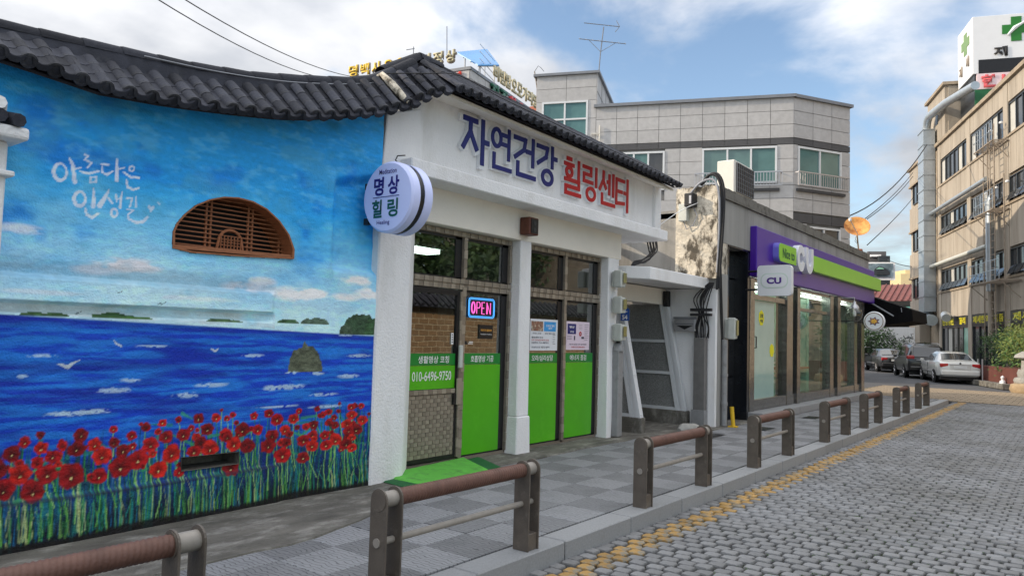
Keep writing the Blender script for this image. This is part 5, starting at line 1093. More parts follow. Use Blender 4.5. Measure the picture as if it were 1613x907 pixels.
def ring_letter(kind, cx_, z0, z1, w_, t, y0, y1, m, name):
    h = z1 - z0; r = w_ / 2; b = MB(); oc, ic = [], []
    def arcpts(R_, a0, a1, cz_, n=14): return [(cx_ + R_ * math.cos(a0 + (a1 - a0) * k / n), cz_ + R_ * math.sin(a0 + (a1 - a0) * k / n)) for k in range(n + 1)]
    if kind == 'U':
        o_ = [(cx_ - r, z1)] + arcpts(r, PI, 2 * PI, z0 + r) + [(cx_ + r, z1)]; i_ = [(cx_ - r + t, z1)] + arcpts(r - t, PI, 2 * PI, z0 + r) + [(cx_ + r - t, z1)]
    else:
        o_ = arcpts(r, -.25, -PI, z0 + r) + arcpts(r, PI, .25, z1 - r); i_ = arcpts(r - t, -.25, -PI, z0 + r) + arcpts(r - t, PI, .25, z1 - r)
    n = len(o_); vs = [(x, y0, z) for x, z in o_] + [(x, y0, z) for x, z in i_] + [(x, y1, z) for x, z in o_] + [(x, y1, z) for x, z in i_]
    f = []
    for k in range(n - 1): f += [(k, k + 1, n + k + 1, n + k), (2 * n + k, 3 * n + k, 3 * n + k + 1, 2 * n + k + 1), (k, 2 * n + k, 2 * n + k + 1, k + 1), (n + k, n + k + 1, 3 * n + k + 1, 3 * n + k)]
    f += [(0, n, 3 * n, 2 * n), (n - 1, 3 * n - 1, 4 * n - 1, 2 * n - 1)]
    return b.add(vs, f).build(name, m, fs_, True, 40)
ring_letter('C', 16.38, 3.15, 3.72, .54, .165, 4.72, 4.86, M_signw, 'letter'); ring_letter('U', 17.02, 3.15, 3.72, .56, .165, 4.72, 4.86, M_signw, 'letter')
# windows
X0 = 14.05
gl = MB().box(14.05, 14.3, 4.99, 5.25, .285, 2.86).box(16.35, 16.75, 5.0, 5.25, .285, 2.86).box(16.98, 17.2, 4.97, 5.25, .285, 2.86).box(19.85, 20.15, 5.0, 5.25, .285, 2.86).box(20.45, 20.75, 4.97, 5.25, .285, 2.86).box(22.4, 22.7, 5.0, 5.25, .285, 2.86).box(23.1, 23.45, 4.97, 5.3, .13, 2.86).box(14.3, 23.4, 5.02, 5.2, 2.78, 2.86).box(14.3, 23.4, 5.012, 5.21, .287, .50).build('window_frame', M_steel, cs, True, None, .008)
MB().box(14.3, 16.35, 5.03, 5.15, 2.45, 2.55).box(17.2, 19.85, 5.05, 5.15, 2.35, 2.42).build('transom', M_steel, gl)
for x0, x1 in ((14.3, 16.35), (17.2, 19.85), (20.75, 22.4), (16.75, 16.98), (20.15, 20.45)): MB().box(x0, x1, 5.10, 5.112, .5, 2.78).build('pane', G_cu, gl)
MB().box(14.32, 15.75, 5.088, 5.094, .5, 2.44).build('frosted_film', M_frost, gl)
MB().lathe((14.95, 5.083, 2.1), [(0, 0), (.16, 0), (.16, .004), (0, .004)], 7, 'y').build('yellow_sticker', M_yellow, gl); MB().lathe((15.6, 5.083, 1.45), [(0, 0), (.14, 0), (.14, .004), (0, .004)], 7, 'y').build('yellow_sticker', M_yellow, gl)
text('담배', 14.95, 5.08, 2.14, .09, .17, 0, mt, gl, bold=.02); text('택배', 14.95, 5.08, 2.04, .07, .15, 0, mt, gl, bold=.02)
MB().tube([(14.5, 5.06, 1.72), (14.5, 5.03, 1.72), (14.5, 5.03, 1.5), (14.5, 5.06, 1.5)], .012, 6).build('door_handle', M_cable, gl)
# interior of the store
MB().box(14.0, 24.0, 5.5, 11.0, .1, .2).box(14.0, 24.0, 9.0, 9.1, .2, 3).box(14.0, 24.0, 5.3, 9.0, 2.95, 3.0).build('store_room', mat('store_wall', (.5, .56, .5), .8, .1, 2, 0, 1), cs)
MB().box(19.2, 19.4, 5.4, 9, .2, 2.9).box(18.0, 19.3, 5.42, 5.45, .9, 2.7).build('green_partition', mat('mint_wall', (.30, .52, .42), .7, .05, 1, 0, 1), cs)
MB().box(17.3, 17.75, 5.28, 5.3, .9, 2.4).build('standing_poster', M_signw, cs); MB().box(20.9, 22.0, 5.34, 5.37, .5, 2.6).box(16.78, 16.96, 5.3, 5.32, .5, 2.6).build('pale_curtain', M_frost, cs)
for r_ in range(2): text('편하게쉬어' if r_ == 0 else '가세요', 18.4, 5.41, 2.05 - r_ * .26, .16, .95 if r_ == 0 else .7, 0, mt, cs, bold=.02)
lamp_and_fill = MB().box(14.6, 23, 5.22, 5.27, 2.72, 2.76).box(15, 23, 6.5, 6.7, 2.9, 2.94).build('interior_light', mat('store_light_and_fill', (1, 1, 1), .5, 0, 1, 0, 1, emit=(1, .98, .92), estr=4.5), cs)  # the strip by the window is an added fill light for the partition front
MB().box(17.3, 19.1, 5.3, 5.75, 1.0, 1.05).build('counter', M_wood, cs)
for k, x in enumerate((17.7, 18.5)):
    t_ = thing('cafe_chair', ['white slatted cafe chair inside the store, the left one by the window', 'white slatted cafe chair inside the store, right of its twin'][k], 'chair', (x, 5.7, .2), 0, 'white chairs inside the store')
    for lx in (-.18, .18):
        for ly in (-.18, .18): MB().tube([(x + lx, 5.9 + ly, .2), (x + lx * .9, 5.9 + ly * .9, .66)], .014, 6).build('leg', M_signw, t_)
    MB().box(x - .2, x + .2, 5.7, 6.1, .66, .69).build('seat', M_signw, t_)
    for z in (.82, .92, 1.02, 1.12): MB().box(x - .19, x + .19, 5.71, 5.73, z, z + .05).build('slat', M_signw, t_)
    for lx in (-.19, .19): MB().tube([(x + lx, 5.72, .66), (x + lx, 5.70, 1.18)], .014, 6).build('back_post', M_signw, t_)
# hanging CU sign
sgn = thing('square_sign', 'white rounded square hanging sign with purple letters over the store window', 'sign', (13.9, 4.5, 2.45))
def rsq(x, y0, y1, z0, z1, r, dx, m, name, par):
    pts = []
    for cy__, cz_, a0 in ((y1 - r, z1 - r, 0), (y0 + r, z1 - r, PI / 2), (y0 + r, z0 + r, PI), (y1 - r, z0 + r, 1.5 * PI)):
        for k in range(7): a = a0 + PI / 2 * k / 6; pts.append((x, cy__ + r * math.cos(a), cz_ + r * math.sin(a)))
    return MB().prism(pts, (dx, 0, 0)).build(name, m, par, True, None)
rsq(13.86, 4.17, 4.80, 2.48, 3.05, .07, .12, M_signw, 'box', sgn)
rsq(13.857, 4.23, 4.735, 2.62, 2.90, .12, .003, mat('pale_green_outline', (.58, .68, .62), .5, 0, 1, 0, 1), 'outline', sgn); rsq(13.854, 4.25, 4.715, 2.64, 2.88, .11, .003, M_signw, 'inner', sgn)
pu = mat('purple_print', srgb(72, 28, 130), .4, 0, 1, 0, 1)
text('CU', 13.85, 4.485, 2.76, .12, .27, -PI / 2, pu, sgn, bold=.045)
MB().tube([(13.93, 4.8, 2.95), (13.93, 4.99, 2.95)], .02, 8).tube([(13.93, 4.8, 2.6), (13.93, 5.05, 2.6)], .02, 8).build('bracket', M_cable, sgn)
# round glass lamp
t_ = thing('globe_lamp', 'clear round glass lamp hanging at the far end of the store window', 'lamp', (20.6, 4.55, 2.3))
gp = onY(1346, 495, 4.55); MB().lathe(gp, [(.0, -.2), (.1, -.17), (.17, -.1), (.2, 0), (.17, .1), (.1, .17), (.05, .19)], 20).build('globe', G_lamp, t_, True, 60)
MB().lathe(gp, [(.11, .15), (.10, .2), (.04, .27), (.03, .33)], 14).build('cap', M_silver, t_, True, 40); MB().tube([gp + Vector((0, 0, .3)), gp + Vector((0, 0, .42)), gp + Vector((0, .3, .42))], .012, 6).build('arm', M_silver, t_)
MB().lathe(gp, [(0, -.06), (.04, -.04), (.04, .05), (.02, .1)], 10).build('bulb', M_signw, t_, True, 60)
# ledge pipe end + black awning + round sign
t_ = thing('black_awning', 'black sloping fabric awning past the far end of the store', 'awning', (25, 4.6, 2.2))
aw = [(24.6, 5.3, 3.2), (24.6, 5.15, 3.14), (24.6, 3.91, 2.69), (24.6, 3.89, 2.36), (24.6, 4.6, 2.24), (24.6, 5.3, 2.22)]
MB().prism(aw, (2.6, 0, 0)).build('canopy', mat('black_fabric', (.006, .006, .007), .95, .2, 3, 0, 1, spec=.1), t_)
MB().tube([(24.58, 5.1, 2.95), (24.56, 4.4, 2.5)], .025, 6).tube([(24.58, 4.2, 2.75), (24.56, 4.18, 2.62)], .012, 6).build('arm', M_flash, t_)
MB().box(24.4, 27.3, 5.31, 9, 2.2, 3.1).box(24.4, 24.6, 5.31, 9, .1, 2.2).build('wall', M_dark, t_)
t_ = thing('round_cafe_sign', 'small white round sign with an orange star emblem under the black awning', 'sign', (22.6, 4.3, 2.0))
rc = onY(1377, 506, 4.15); MB().lathe(rc, [(0, -.03), (.235, -.03), (.25, -.01), (.25, .05), (0, .05)], 28, 'x').build('disc', M_signw, t_, True, 40)
MB().lathe(rc + Vector((-.032, 0, 0)), [(.205, 0), (.222, 0), (.222, -.002), (.205, -.002)], 28, 'x', cap=False).build('ring', mat('sign_brown', (.25, .16, .1), .6, 0, 1, 0, 1), t_)
st = [(rc.x - .036, rc.y + (.15 if k % 2 == 0 else .09) * math.cos(PI * k / 7), rc.z + (.12 if k % 2 == 0 else .07) * math.sin(PI * k / 7)) for k in range(14)]
MB().prism(st, (.003, 0, 0)).build('emblem', mat('emblem_purple', (.14, .08, .12), .6, .3, 9, 0, 1), t_)
MB().prism([(rc.x - .040, rc.y + (q[1] - rc.y) * .62, rc.z + (q[2] - rc.z) * .62) for q in st], (.003, 0, 0)).build('emblem_centre', mat('emblem_orange', (.75, .42, .06), .6, .2, 9, 0, 1), t_)
MB().tube([rc + Vector((.02, .24, 0)), rc + Vector((.02, .8, 0))], .015, 6).build('bracket', M_cable, t_)
# AC unit on the roof
t_ = thing('outdoor_unit', 'white outdoor air conditioning unit with a black grille on the store roof', 'air conditioner', (15.3, 5.8, 4.3))
MB().box(14.75, 15.85, 5.6, 5.97, 4.68, 5.36).build('case', M_ac, t_, True, None, .015)
MB().box(14.86, 15.84, 5.585, 5.599, 4.70, 5.32).build('fan_recess', M_black, t_)
for k in range(9): MB().box(14.86 + k * .122 - .004, 14.86 + k * .122 + .004, 5.57, 5.585, 4.7, 5.32).build('grille_bar', M_flash, t_)
for k in range(7): MB().box(14.86, 15.84, 5.568, 5.572, 4.7 + k * .1, 4.71 + k * .1).build('grille_bar', M_flash, t_)
MB().box(14.75, 15.85, 5.62, 5.66, 4.05, 4.68).box(14.75, 14.8, 5.62, 5.95, 4.05, 4.68).box(15.8, 15.85, 5.62, 5.95, 4.05, 4.68).build('stand', M_ac, t_)
# small things on the roof edge
t_ = thing('roof_box', 'thin grey metal tray lying on the store roof edge right of the air conditioner', 'tray', (16.6, 5.3, 4.3)); MB().box(16.3, 17.5, 5.15, 5.4, 4.33, 4.40).build('tray', M_silver, t_); MB().tube([(17.9, 5.2, 4.3), (17.9, 5.2, 4.42)], .04, 8).build('pipe_end', M_pvc, t_)
# satellite dish
t_ = thing('satellite_dish', 'rusty orange satellite dish on the far end of the store roof', 'satellite dish', (23.4, 5.3, 4.2))
dc = onY(1350, 357, 5.25); ax = (Vector((-.78, -.30, .52))).normalized(); q_ = ax.to_track_quat('Z', 'Y').to_matrix()
b = MB(); prof = [(0.0, -.10), (.12, -.088), (.22, -.055), (.30, -.015), (.36, .03), (.365, .03), (.30, -.03), (.2, -.08), (.1, -.11), (0.0, -.12)]
b.lathe((0, 0, 0), prof, 28); b.v = [tuple(dc + q_ @ Vector((v[0], v[1] * 1.0, v[2]))) for v in b.v]; b.build('reflector', M_dish, t_, True, 50)
lnb = dc + ax * .32 + Vector((-.05, .22, .0)); MB().tube([dc + q_ @ Vector((0, -.34, .02)), lnb], .01, 6).build('arm', M_flash, t_); MB().lathe(lnb, [(.03, -.04), (.045, -.02), (.045, .04), (0, .05)], 10).build('receiver', M_signw, t_, True, 40)
ft = Vector((dc.x + .25, dc.y, 4.33)); MB().tube([dc - ax * .1, dc - ax * .12 + Vector((.05, 0, -.1)), ft], .022, 8).build('mast', M_stonew, t_); MB().box(ft.x - .06, ft.x + .1, ft.y - .08, ft.y + .08, 4.2, 4.5).build('foot', mat('rust_block', (.35, .1, .05), .9, .2, 5, .2, 20), t_)
t_ = cable('dish_cables', 'thin loose cables hanging under the rusty satellite dish', [[dc + Vector((-.1, 0, -.3)), dc + Vector((-.2, 0, -.42)), dc + Vector((.0, 0, -.46)), ft], [dc + Vector((0, 0, -.33)), dc + Vector((.05, 0, -.5)), dc + Vector((.15, .1, -.4))]], r=.006)
# fittings on the crumbling pier
t_ = thing('junction_box', 'grey junction box with a black lamp on the crumbling pier', 'junction box', (12.3, 5.6, 3.4))
pa = onX(1070, 322, 12.3); pb_ = onX(1083, 348, 12.3); MB().box(12.26, 12.38, pb_.y, pa.y, pb_.z, pa.z).build('box', M_meter, t_, True, None, .01)
pa = onX(1081, 306, 12.28); pb_ = onX(1095, 326, 12.28); MB().box(12.18, 12.38, pb_.y, pa.y, pb_.z, pa.z).build('flood_lamp', M_cable, t_, True, None, .02); MB().box(12.172, 12.182, pb_.y + .03, pb_.y + .07, pb_.z + .05, pa.z - .05).build('lens', M_silver, t_)
MB().tube([(12.33, pb_.y + .05, pb_.z), (12.33, pb_.y - .02, pb_.z - .15), (12.33, pb_.y + .06, pb_.z - .32), (12.33, pb_.y + .18, pb_.z - .38), (12.33, pb_.y + .25, pb_.z - .2)], .009, 6).build('lead', M_cableg, t_)
# white gate end at the far left
t_ = thing('white_gate_end', 'white cornice and pillar end with broken dark tiles at the left picture edge', 'gate', (1.7, 5.3, .1))
q0 = onY(8, 240, 5.3); q1 = onY(0, 330, 5.3)
MB().box(.9, q0.x, 5.25, 5.42, .1, 2.72).build('pillar', M_white, t_, True, None, .012)
MB().box(.85, q0.x + .03, 5.2, 5.42, 2.5, 2.535).build('moulding', M_white, t_, True, None, .008)
MB().box(.8, q0.x + .07, 5.12, 5.42, 2.72, 2.80).build('cornice', M_white, t_, True, None, .02)
for k in range(3): MB().tube([(q0.x - .25 + k * .10, 5.38, 2.93 - .02 * k), (q0.x - .2 + k * .10, 5.1, 2.85 - .01 * k)], .042, 8).build('tile', M_tile, t_, True, 50)
MB().tube([(q0.x - .04, 5.4, 2.88), (q0.x - .10, 5.15, 2.93)], [.06, .045], 8).build('mortar', M_white, t_, True, 60)

# ================================================================== GREY BUILDING
A1 = rad(112); gb = thing('grey_building', 'grey stone clad three storey building with teal windows behind the shops', 'building', (33.8, 10.1, .0), A1)
def loc(o): return lambda *a: None
Wf = False
MB().box(-.0, 9.0, -10, -.09, 0, 12.7).build('wall', M_gjoint, gb, Wf); 
MB().box(9.0, 12.0, -5.5, -.09, 0, 14.4).build('tower_wall', M_gjoint, gb, Wf)
wins = [(.7, 4.0, 8.8, 10.5), (5.7, 8.6, 8.6, 10.45), (9.4, 11.7, 11.3, 13.1), (.9, 3.7, 5.0, 6.9)]
def inw(s0, s1, z0, z1, wl_): return any(s1 > a + .02 and s0 < b_ - .02 and z1 > c + .02 and z0 < d_ - .02 for a, b_, c, d_ in wl_)
def clad(s0, s1, zlist, par, wl_, step, m=M_gpan, y=0, sgn=1):
    n = max(1, round((s1 - s0) / step)); w_ = (s1 - s0) / n
    for za, zb_ in zip(zlist, zlist[1:]):
        for k in range(n):
            pieces = [(s0 + k * w_, s0 + (k + 1) * w_)]
            for a, b_, c, d_ in wl_:
                if zb_ > c + .05 and za < d_ - .05:
                    new = []
                    for p, q in pieces:
                        if q <= a or p >= b_: new.append((p, q)); continue
                        if p < a: new.append((p, a))
                        if q > b_: new.append((b_, q))
                    pieces = new
            for p, q in pieces:
                if q - p > .06: MB().box(p + .009, q - .009, y - .03, y, za + .009, zb_ - .009).build('panel', m, par, Wf)
clad(0, 9.0, [10.86, 11.48, 12.1, 12.7], gb, wins, 1.0); clad(0, 9.0, [6.9, 7.5, 8.1, 8.7, 9.3, 9.9, 10.55], gb, wins, 1.0)
clad(0, 9.0, [10.56, 10.85], gb, [], 1.0, M_gband, .004); clad(9.0, 12.0, [9.9, 10.6, 11.3, 12.2, 13.1, 13.75, 14.4], gb, wins, 1.45)
MB().box(-.1, 9.1, -10, .12, 12.7, 12.84).build('roof_flashing', M_flash, gb, Wf); MB().box(8.85, 12.15, -5.6, .12, 14.4, 14.52).build('tower_flashing', M_flash, gb, Wf)
MB().box(8.97, 9.0, -5.5, -.0, 12.8, 14.4).build('tower_side', M_gpan, gb, Wf)
for yy in (-1.4, -2.8, -4.2): MB().box(8.955, 8.97, yy - .015, yy + .015, 12.8, 14.4).build('joint', M_gjoint, gb, Wf)
MB().box(8.955, 8.97, -5.5, 0, 13.5, 13.53).build('joint', M_gjoint, gb, Wf)
def win(par, s0, s1, z0, z1, nv, nh=1, y=-.02, m=M_wglass, fm=M_wframe, sgn=1, blind=None, fw_=.09):
    f_ = MB().box(s0, s1, y - .05 * sgn, y + .05 * sgn, z0, z0 + fw_).box(s0, s1, y - .05 * sgn, y + .05 * sgn, z1 - fw_, z1).box(s0, s0 + fw_, y - .05 * sgn, y + .05 * sgn, z0 + fw_, z1 - fw_).box(s1 - fw_, s1, y - .05 * sgn, y + .05 * sgn, z0 + fw_, z1 - fw_).build('window', fm, par, Wf)
    ws = (s1 - s0 - 2 * fw_) / nv
    for k in range(nv):
        a = s0 + fw_ + k * ws; mm = m[k % len(m)] if isinstance(m, list) else m
        MB().box(a, a + ws, y - .035 * sgn, y - .02 * sgn, z0 + fw_, z1 - fw_).build('pane', mm, f_, Wf)
        if k: MB().box(a - .04, a + .04, y - .03 * sgn, y + .04 * sgn, z0 + fw_, z1 - fw_).build('mullion', fm, f_, Wf)
    for k in range(1, nh):
        z = z0 + (z1 - z0) * k / nh; MB().box(s0, s1, y - .025 * sgn, y + .035 * sgn, z - .04, z + .04).build('transom', fm, f_, Wf)
    return f_
M_tb = mat('teal_glass_with_blind', (.10, .19, .18), .1, .2, .6, 0, 1, spec=1.0)
win(gb, .7, 4.0, 8.8, 10.5, 3, 1, m=[M_wglass, M_tb, M_tb]); win(gb, 5.7, 8.6, 8.6, 10.45, 4, 1, m=[M_dglass, M_wglass, M_wglass, M_wglass]); win(gb, 9.4, 11.7, 11.3, 13.1, 2, 2); win(gb, .9, 3.7, 5.0, 6.9, 2)
def balrail(par, s0, s1, z0, z1, y, sgn=1):
    r_ = MB().box(s0, s1, y, y + .05 * sgn, z1 - .05, z1).box(s0, s1, y, y + .05 * sgn, z0, z0 + .04).box(s0, s0 + .05, 0, y, z1 - .06, z1 - .02).box(s1 - .05, s1, 0, y, z1 - .06, z1 - .02).build('balcony_rail', M_silver, par, Wf)
    n = int((s1 - s0) / .13)
    for k in range(n + 1): MB().box(s0 + (s1 - s0) * k / n - .014, s0 + (s1 - s0) * k / n + .014, y + .01 * sgn, y + .035 * sgn, z0 + .04, z1 - .05).build('bar', M_silver, r_, Wf)
    MB().box(s0 + .1, s1 - .1, .0, .12 * sgn, z0 - .22, z0 - .1).build('sill', M_gband, par, Wf)
balrail(gb, .5, 4.3, 8.65, 9.3, .22)
MB().tube([(8.8, .08, 10.0), (8.8, .08, 11.8)], .035, 6).tube([(8.8, .08, 11.4), (9.2, .08, 11.4)], .035, 6).build('pipe', M_ac, gb, Wf)
# second face, turned away to the right
A2 = rad(-30); gq = MB()
T2 = Matrix.Translation((0, 0, 0)) @ Matrix.Rotation(A2 - A1, 4, 'Z')
_MB = MB
class LB(MB):
    def build(s, name, mats, parent=None, W=False, smooth=None, bev=0):
        s.v = [tuple(T2 @ Vector(v)) for v in s.v]; return _MB.build(s, name, mats, parent, False, smooth, bev)
pass
MB = LB
MB().box(.03, 3.4, .09, 9, 0, 12.7).build('wall', M_gjoint, gb)
w2 = [(.25, 2.85, 8.7, 10.5), (.8, 2.8, 4.9, 6.9)]
def cl2(zl, st, m=M_gpan, y=0):
    for za, zb_ in zip(zl, zl[1:]):
        for k in range(3):
            pieces = [(k * 3.4 / 3, (k + 1) * 3.4 / 3)]
            for a, b_, c, d_ in w2:
                if zb_ > c + .05 and za < d_ - .05: pieces = [r for p, q in pieces for r in ([(p, min(q, a))] if p < a else []) + ([(max(p, b_), q)] if q > b_ else [])]
            for p, q in pieces:
                if q - p > .05: MB().box(p + .012, q - .012, y, y + .03, za + .012, zb_ - .012).build('panel', m, gb)
cl2([10.86, 11.48, 12.1, 12.7], 1); cl2([7.5, 8.1, 8.7, 9.3, 9.9, 10.55], 1); cl2([6.0, 6.5, 7.0], 1); cl2([10.56, 10.85], 1, M_gband, -.004); cl2([7.02, 7.45], 1, M_gband, -.004)
MB().box(-.05, 3.5, -.12, 9, 12.7, 12.84).build('roof_flashing', M_flash, gb)
Wf_ = False
win(gb, .25, 2.85, 8.7, 10.5, 2, 1, y=.02, sgn=-1, m=[M_wglass, M_tb]); win(gb, .8, 2.8, 4.9, 6.9, 2, 1, y=.02, sgn=-1, m=M_dglass)
balrail(gb, .05, 3.1, 8.65, 9.3, -.22, -1)
MB = _MB
# rooftop aerial
t_ = thing('tv_aerial', 'tall two boom television aerial on top of the grey building tower', 'aerial', tuple(WM[gb.name] @ Vector((9.2, 0, 14.5))))
D_ = 36.3
def ap(u, v): return atD(u, v, D_)
MB().tube([ap(943.5, 111), ap(946, 83), ap(951, 43)], .028, 6).build('mast', M_flash, t_)
MB().tube([ap(920, 36.5), ap(976, 42.5)], .022, 5).build('upper_boom', M_flash, t_); MB().tube([ap(912, 61.5), ap(986, 69.5)], .022, 5).build('lower_boom', M_flash, t_)
MB().tube([ap(928, 64), ap(946, 82)], .014, 5).tube([ap(970, 68), ap(946, 82)], .014, 5).build('brace', M_flash, t_)
MB().tube([ap(971, 33), ap(976, 42.5)], .016, 5).tube([ap(969, 51), ap(976, 42.5)], .016, 5).build('reflector', M_flash, t_)
dv = Vector((.55, -.83, 0)).normalized() * .0
for k in range(9):
    c = ap(922 + k * 6, 36.8 + k * .64); MB().tube([c + Vector((.1, .1, .07)), c - Vector((.1, .1, .07))], .009, 4).build('element', M_flash, t_)
for k in range(8):
    c = ap(913 + k * 10.3, 61.7 + k * 1.1); MB().tube([c + Vector((.1, .1, .13)), c - Vector((.08, .08, .06))], .009, 4).build('element', M_flash, t_)
t_ = thing('roof_wires', 'thin wires and a rusty pipe at the left edge of the grey tower roof', 'wires', tuple(ap(845, 130)))
MB().tube([ap(842, 113), ap(846, 140), ap(845, 190)], .03, 5).build('pipe', M_rust, t_); MB().tube([ap(842, 113), ap(848, 104), ap(852, 107), ap(857, 113)], .012, 4).build('wire', M_cable, t_)

# ================================================================== FAR RESTAURANT BUILDING
fbd = thing('far_building', 'grey panelled building with yellow rooftop letters behind the tiled roofs', 'building', (36.9, 32.3, 0), rad(11.8))
MB().box(0, 13, 0, 11, 0, 19.3).build('wall', M_gjoint, fbd, Wf)
for k in range(12):
    for j, (za, zb_) in enumerate(((16.6, 17.3), (17.3, 18.0), (18.0, 18.7), (18.7, 19.3))):
        MB().box(k * 1.08 + .02, (k + 1) * 1.08 - .02, -.04, 0, za + .02, zb_ - .02).build('panel', M_gpan, fbd, Wf)
for k in range(10):
    for za, zb_ in ((18.0, 18.7), (18.7, 19.3)): MB().box(-.04, 0, k * 1.1 + .02, (k + 1) * 1.1 - .02, za + .02, zb_ - .02).build('panel', M_gpan, fbd, Wf)
MB().box(-.1, 13.1, -.1, 11.1, 19.3, 19.5).build('roof_trim', M_flash, fbd, Wf); MB().box(1.2, 3.2, -.06, .02, 16.6, 17.0).build('dark_vent', M_gband, fbd, Wf)
ys = thing('yellow_rooftop_sign', 'row of yellow Korean letters standing on the far roof edge above the tiles', 'sign', (37, 37, 19.6)); yl_ = mat('yellow_letter', srgb(225, 185, 40), .5, .1, 2, 0, 1)
FM = WM[fbd.name]
for k, ch in enumerate('명백사우오시명정상'):
    p = FM @ Vector((-.05, 9.6 - k * 1.02, 20.35)); text(ch, p.x, p.y, p.z, .95, .85, rad(11.8 - 90), M_rust, ys, 'letter_rim', depth=.12, bold=.05)
    p = FM @ Vector((-.20, 9.6 - k * 1.02, 20.37)); text(ch, p.x, p.y, p.z, .86, .76, rad(11.8 - 90), yl_ if k < 5 else mat('faded_letter', (.5, .45, .28), .5, .1, 2, 0, 1), ys, 'letter', depth=.03, bold=.02)
p = FM @ Vector((-.1, .9, 18.75)); text('파', p.x, p.y, p.z, .9, .9, rad(11.8 - 90), mat('orange_red_letter', srgb(215, 60, 40), .5, .1, 2, 0, 1), ys, 'letter', depth=.1, bold=.05)
y2 = thing('pale_rooftop_sign', 'row of weathered pale letters along the right side roof of the far building', 'sign', tuple(FM @ Vector((6.5, 0, 19.6))))
for k, ch in enumerate('비빔밥오모가리명정'):
    p = FM @ Vector((3.6 + k * .98, -.1, 20.25)); text(ch, p.x, p.y, p.z, 1.05, .85, rad(11.8), mat('faded_letter', (.42, .38, .25), .5, .1, 2, 0, 1) if k == 0 else MATS['faded_letter'], y2, 'letter', depth=.12, bold=.03)
y3 = thing('wall_letters', 'dark green and red Korean letters on the side wall of the far building', 'sign', tuple(FM @ Vector((6, 0, 18))))
for k, ch in enumerate('전주한울스파'):
    p = FM @ Vector((3.35 + k * 1.5, -.1, 18.75 - .02 * k)); text(ch, p.x, p.y, p.z, 1.25, 1.25, rad(11.8), mat('green_letter', (.01, .10, .06), .5, .1, 2, 0, 1) if k == 0 else (MATS['green_letter'] if k < 2 else M_red), y3, 'letter', depth=.14, bold=.05)
sp = thing('solar_panel', 'blue solar panel array on a white frame on the far roof', 'solar panel', tuple(FM @ Vector((3, 4, 19.5))))
c0 = [atD(*q) for q in ((719, 84, 51), (767, 79, 55), (786, 104, 53), (753, 104, 49))]
MB().prism([tuple(q) for q in c0], (0, 0, .08)).build('panel', mat('solar_blue', srgb(40, 140, 205), .3, .08, 3, 0, 1), sp)
def lp(s, t): return tuple((c0[0] * (1 - s) + c0[1] * s) * (1 - t) + (c0[3] * (1 - s) + c0[2] * s) * t + Vector((0, 0, -.03)))
for k in range(1, 4): MB().tube([lp(k / 4, 0), lp(k / 4, 1)], .05, 4).build('rail', M_gband, sp)
for k in range(0, 4): MB().tube([lp(0, k / 3), lp(1, k / 3)], .04, 4).build('rail', M_gband, sp)
for s, t in ((.15, .2), (.85, .2), (.15, .9), (.85, .9), (.5, .5)): q = lp(s, t); MB().tube([q, (q[0], q[1], 19.4)], .05, 5).build('leg', M_signw, sp)
for k in range(4): a = lp(.85, .9); c = lp(.15, .9); MB().tube([(a[0], a[1], 19.8 + k * .5), (c[0], c[1], 19.9 + k * .5)], .03, 4).build('brace', M_signw, sp)
t_ = thing('thin_mast', 'thin vertical mast on the far roof above the yellow letters', 'mast', tuple(atD(704, 90, 49))); MB().tube([atD(704, 88, 49), atD(704, 42, 49)], .03, 5).build('pole', M_flash, t_)
t_ = thing('small_aerial', 'small television aerial on the far roof just left of the tile peak', 'aerial', tuple(atD(651, 90, 49))); MB().tube([atD(651, 92, 49), atD(651.5, 74, 49)], .03, 5).tube([atD(640, 79, 49), atD(653, 77, 49)], .03, 5).build('mast', M_flash, t_)
t_ = thing('brick_chimney', 'small red brick block between the far building and the grey tower', 'chimney', tuple(atD(848, 180, 60))); q = atD(844, 175, 60); MB().box(q.x - .4, q.x + 1.2, q.y - .5, q.y + .5, 2, q.z + .3).build('block', mat('brick_red', (.4, .14, .09), .9, .1, 5, 0, 1), t_)

# ================================================================== RIGHT BUILDING
rb = thing('tan_building', 'tan four storey building with long window bands along the right side of the street', 'building', (39.4, .7, 0), rad(21))
Wf = False
RBM = WM[rb.name]
MB().box(-14, 21.8, -14, -.12, 0, 15.1).build('core_wall', M_tank, rb, Wf)
zs = [(3.55, 5.2), (6.75, 8.9), (10.45, 12.35), (14.15, 15.2)]
wz = [(5.3, 6.65), (9.0, 10.3), (12.45, 14.05)]
for za, zb_ in zs:       # spandrel bands of vertical panels
    s = -14.0
    while s < 18.9:
        e_ = min(s + .84, 18.9); MB().box(s + .012, e_ - .012, -.12, .0, za, zb_).build('panel', M_tan, rb, Wf); s = e_
    MB().box(-14, 19, -.12, .07, zb_ - .02, zb_ + .1).build('sill_band', M_tank, rb, Wf)
MB().box(-14, 19.1, -.3, .16, 15.2, 15.42).build('roof_trim', M_tank, rb, Wf)
for s in (18.5, 12.1, 5.9, -.2, -6.3, -12.5): MB().box(s - .33, s + .33, -.2, .03, .1, 15.15).build('column', M_tan, rb, Wf)
rs3 = random.Random(9)
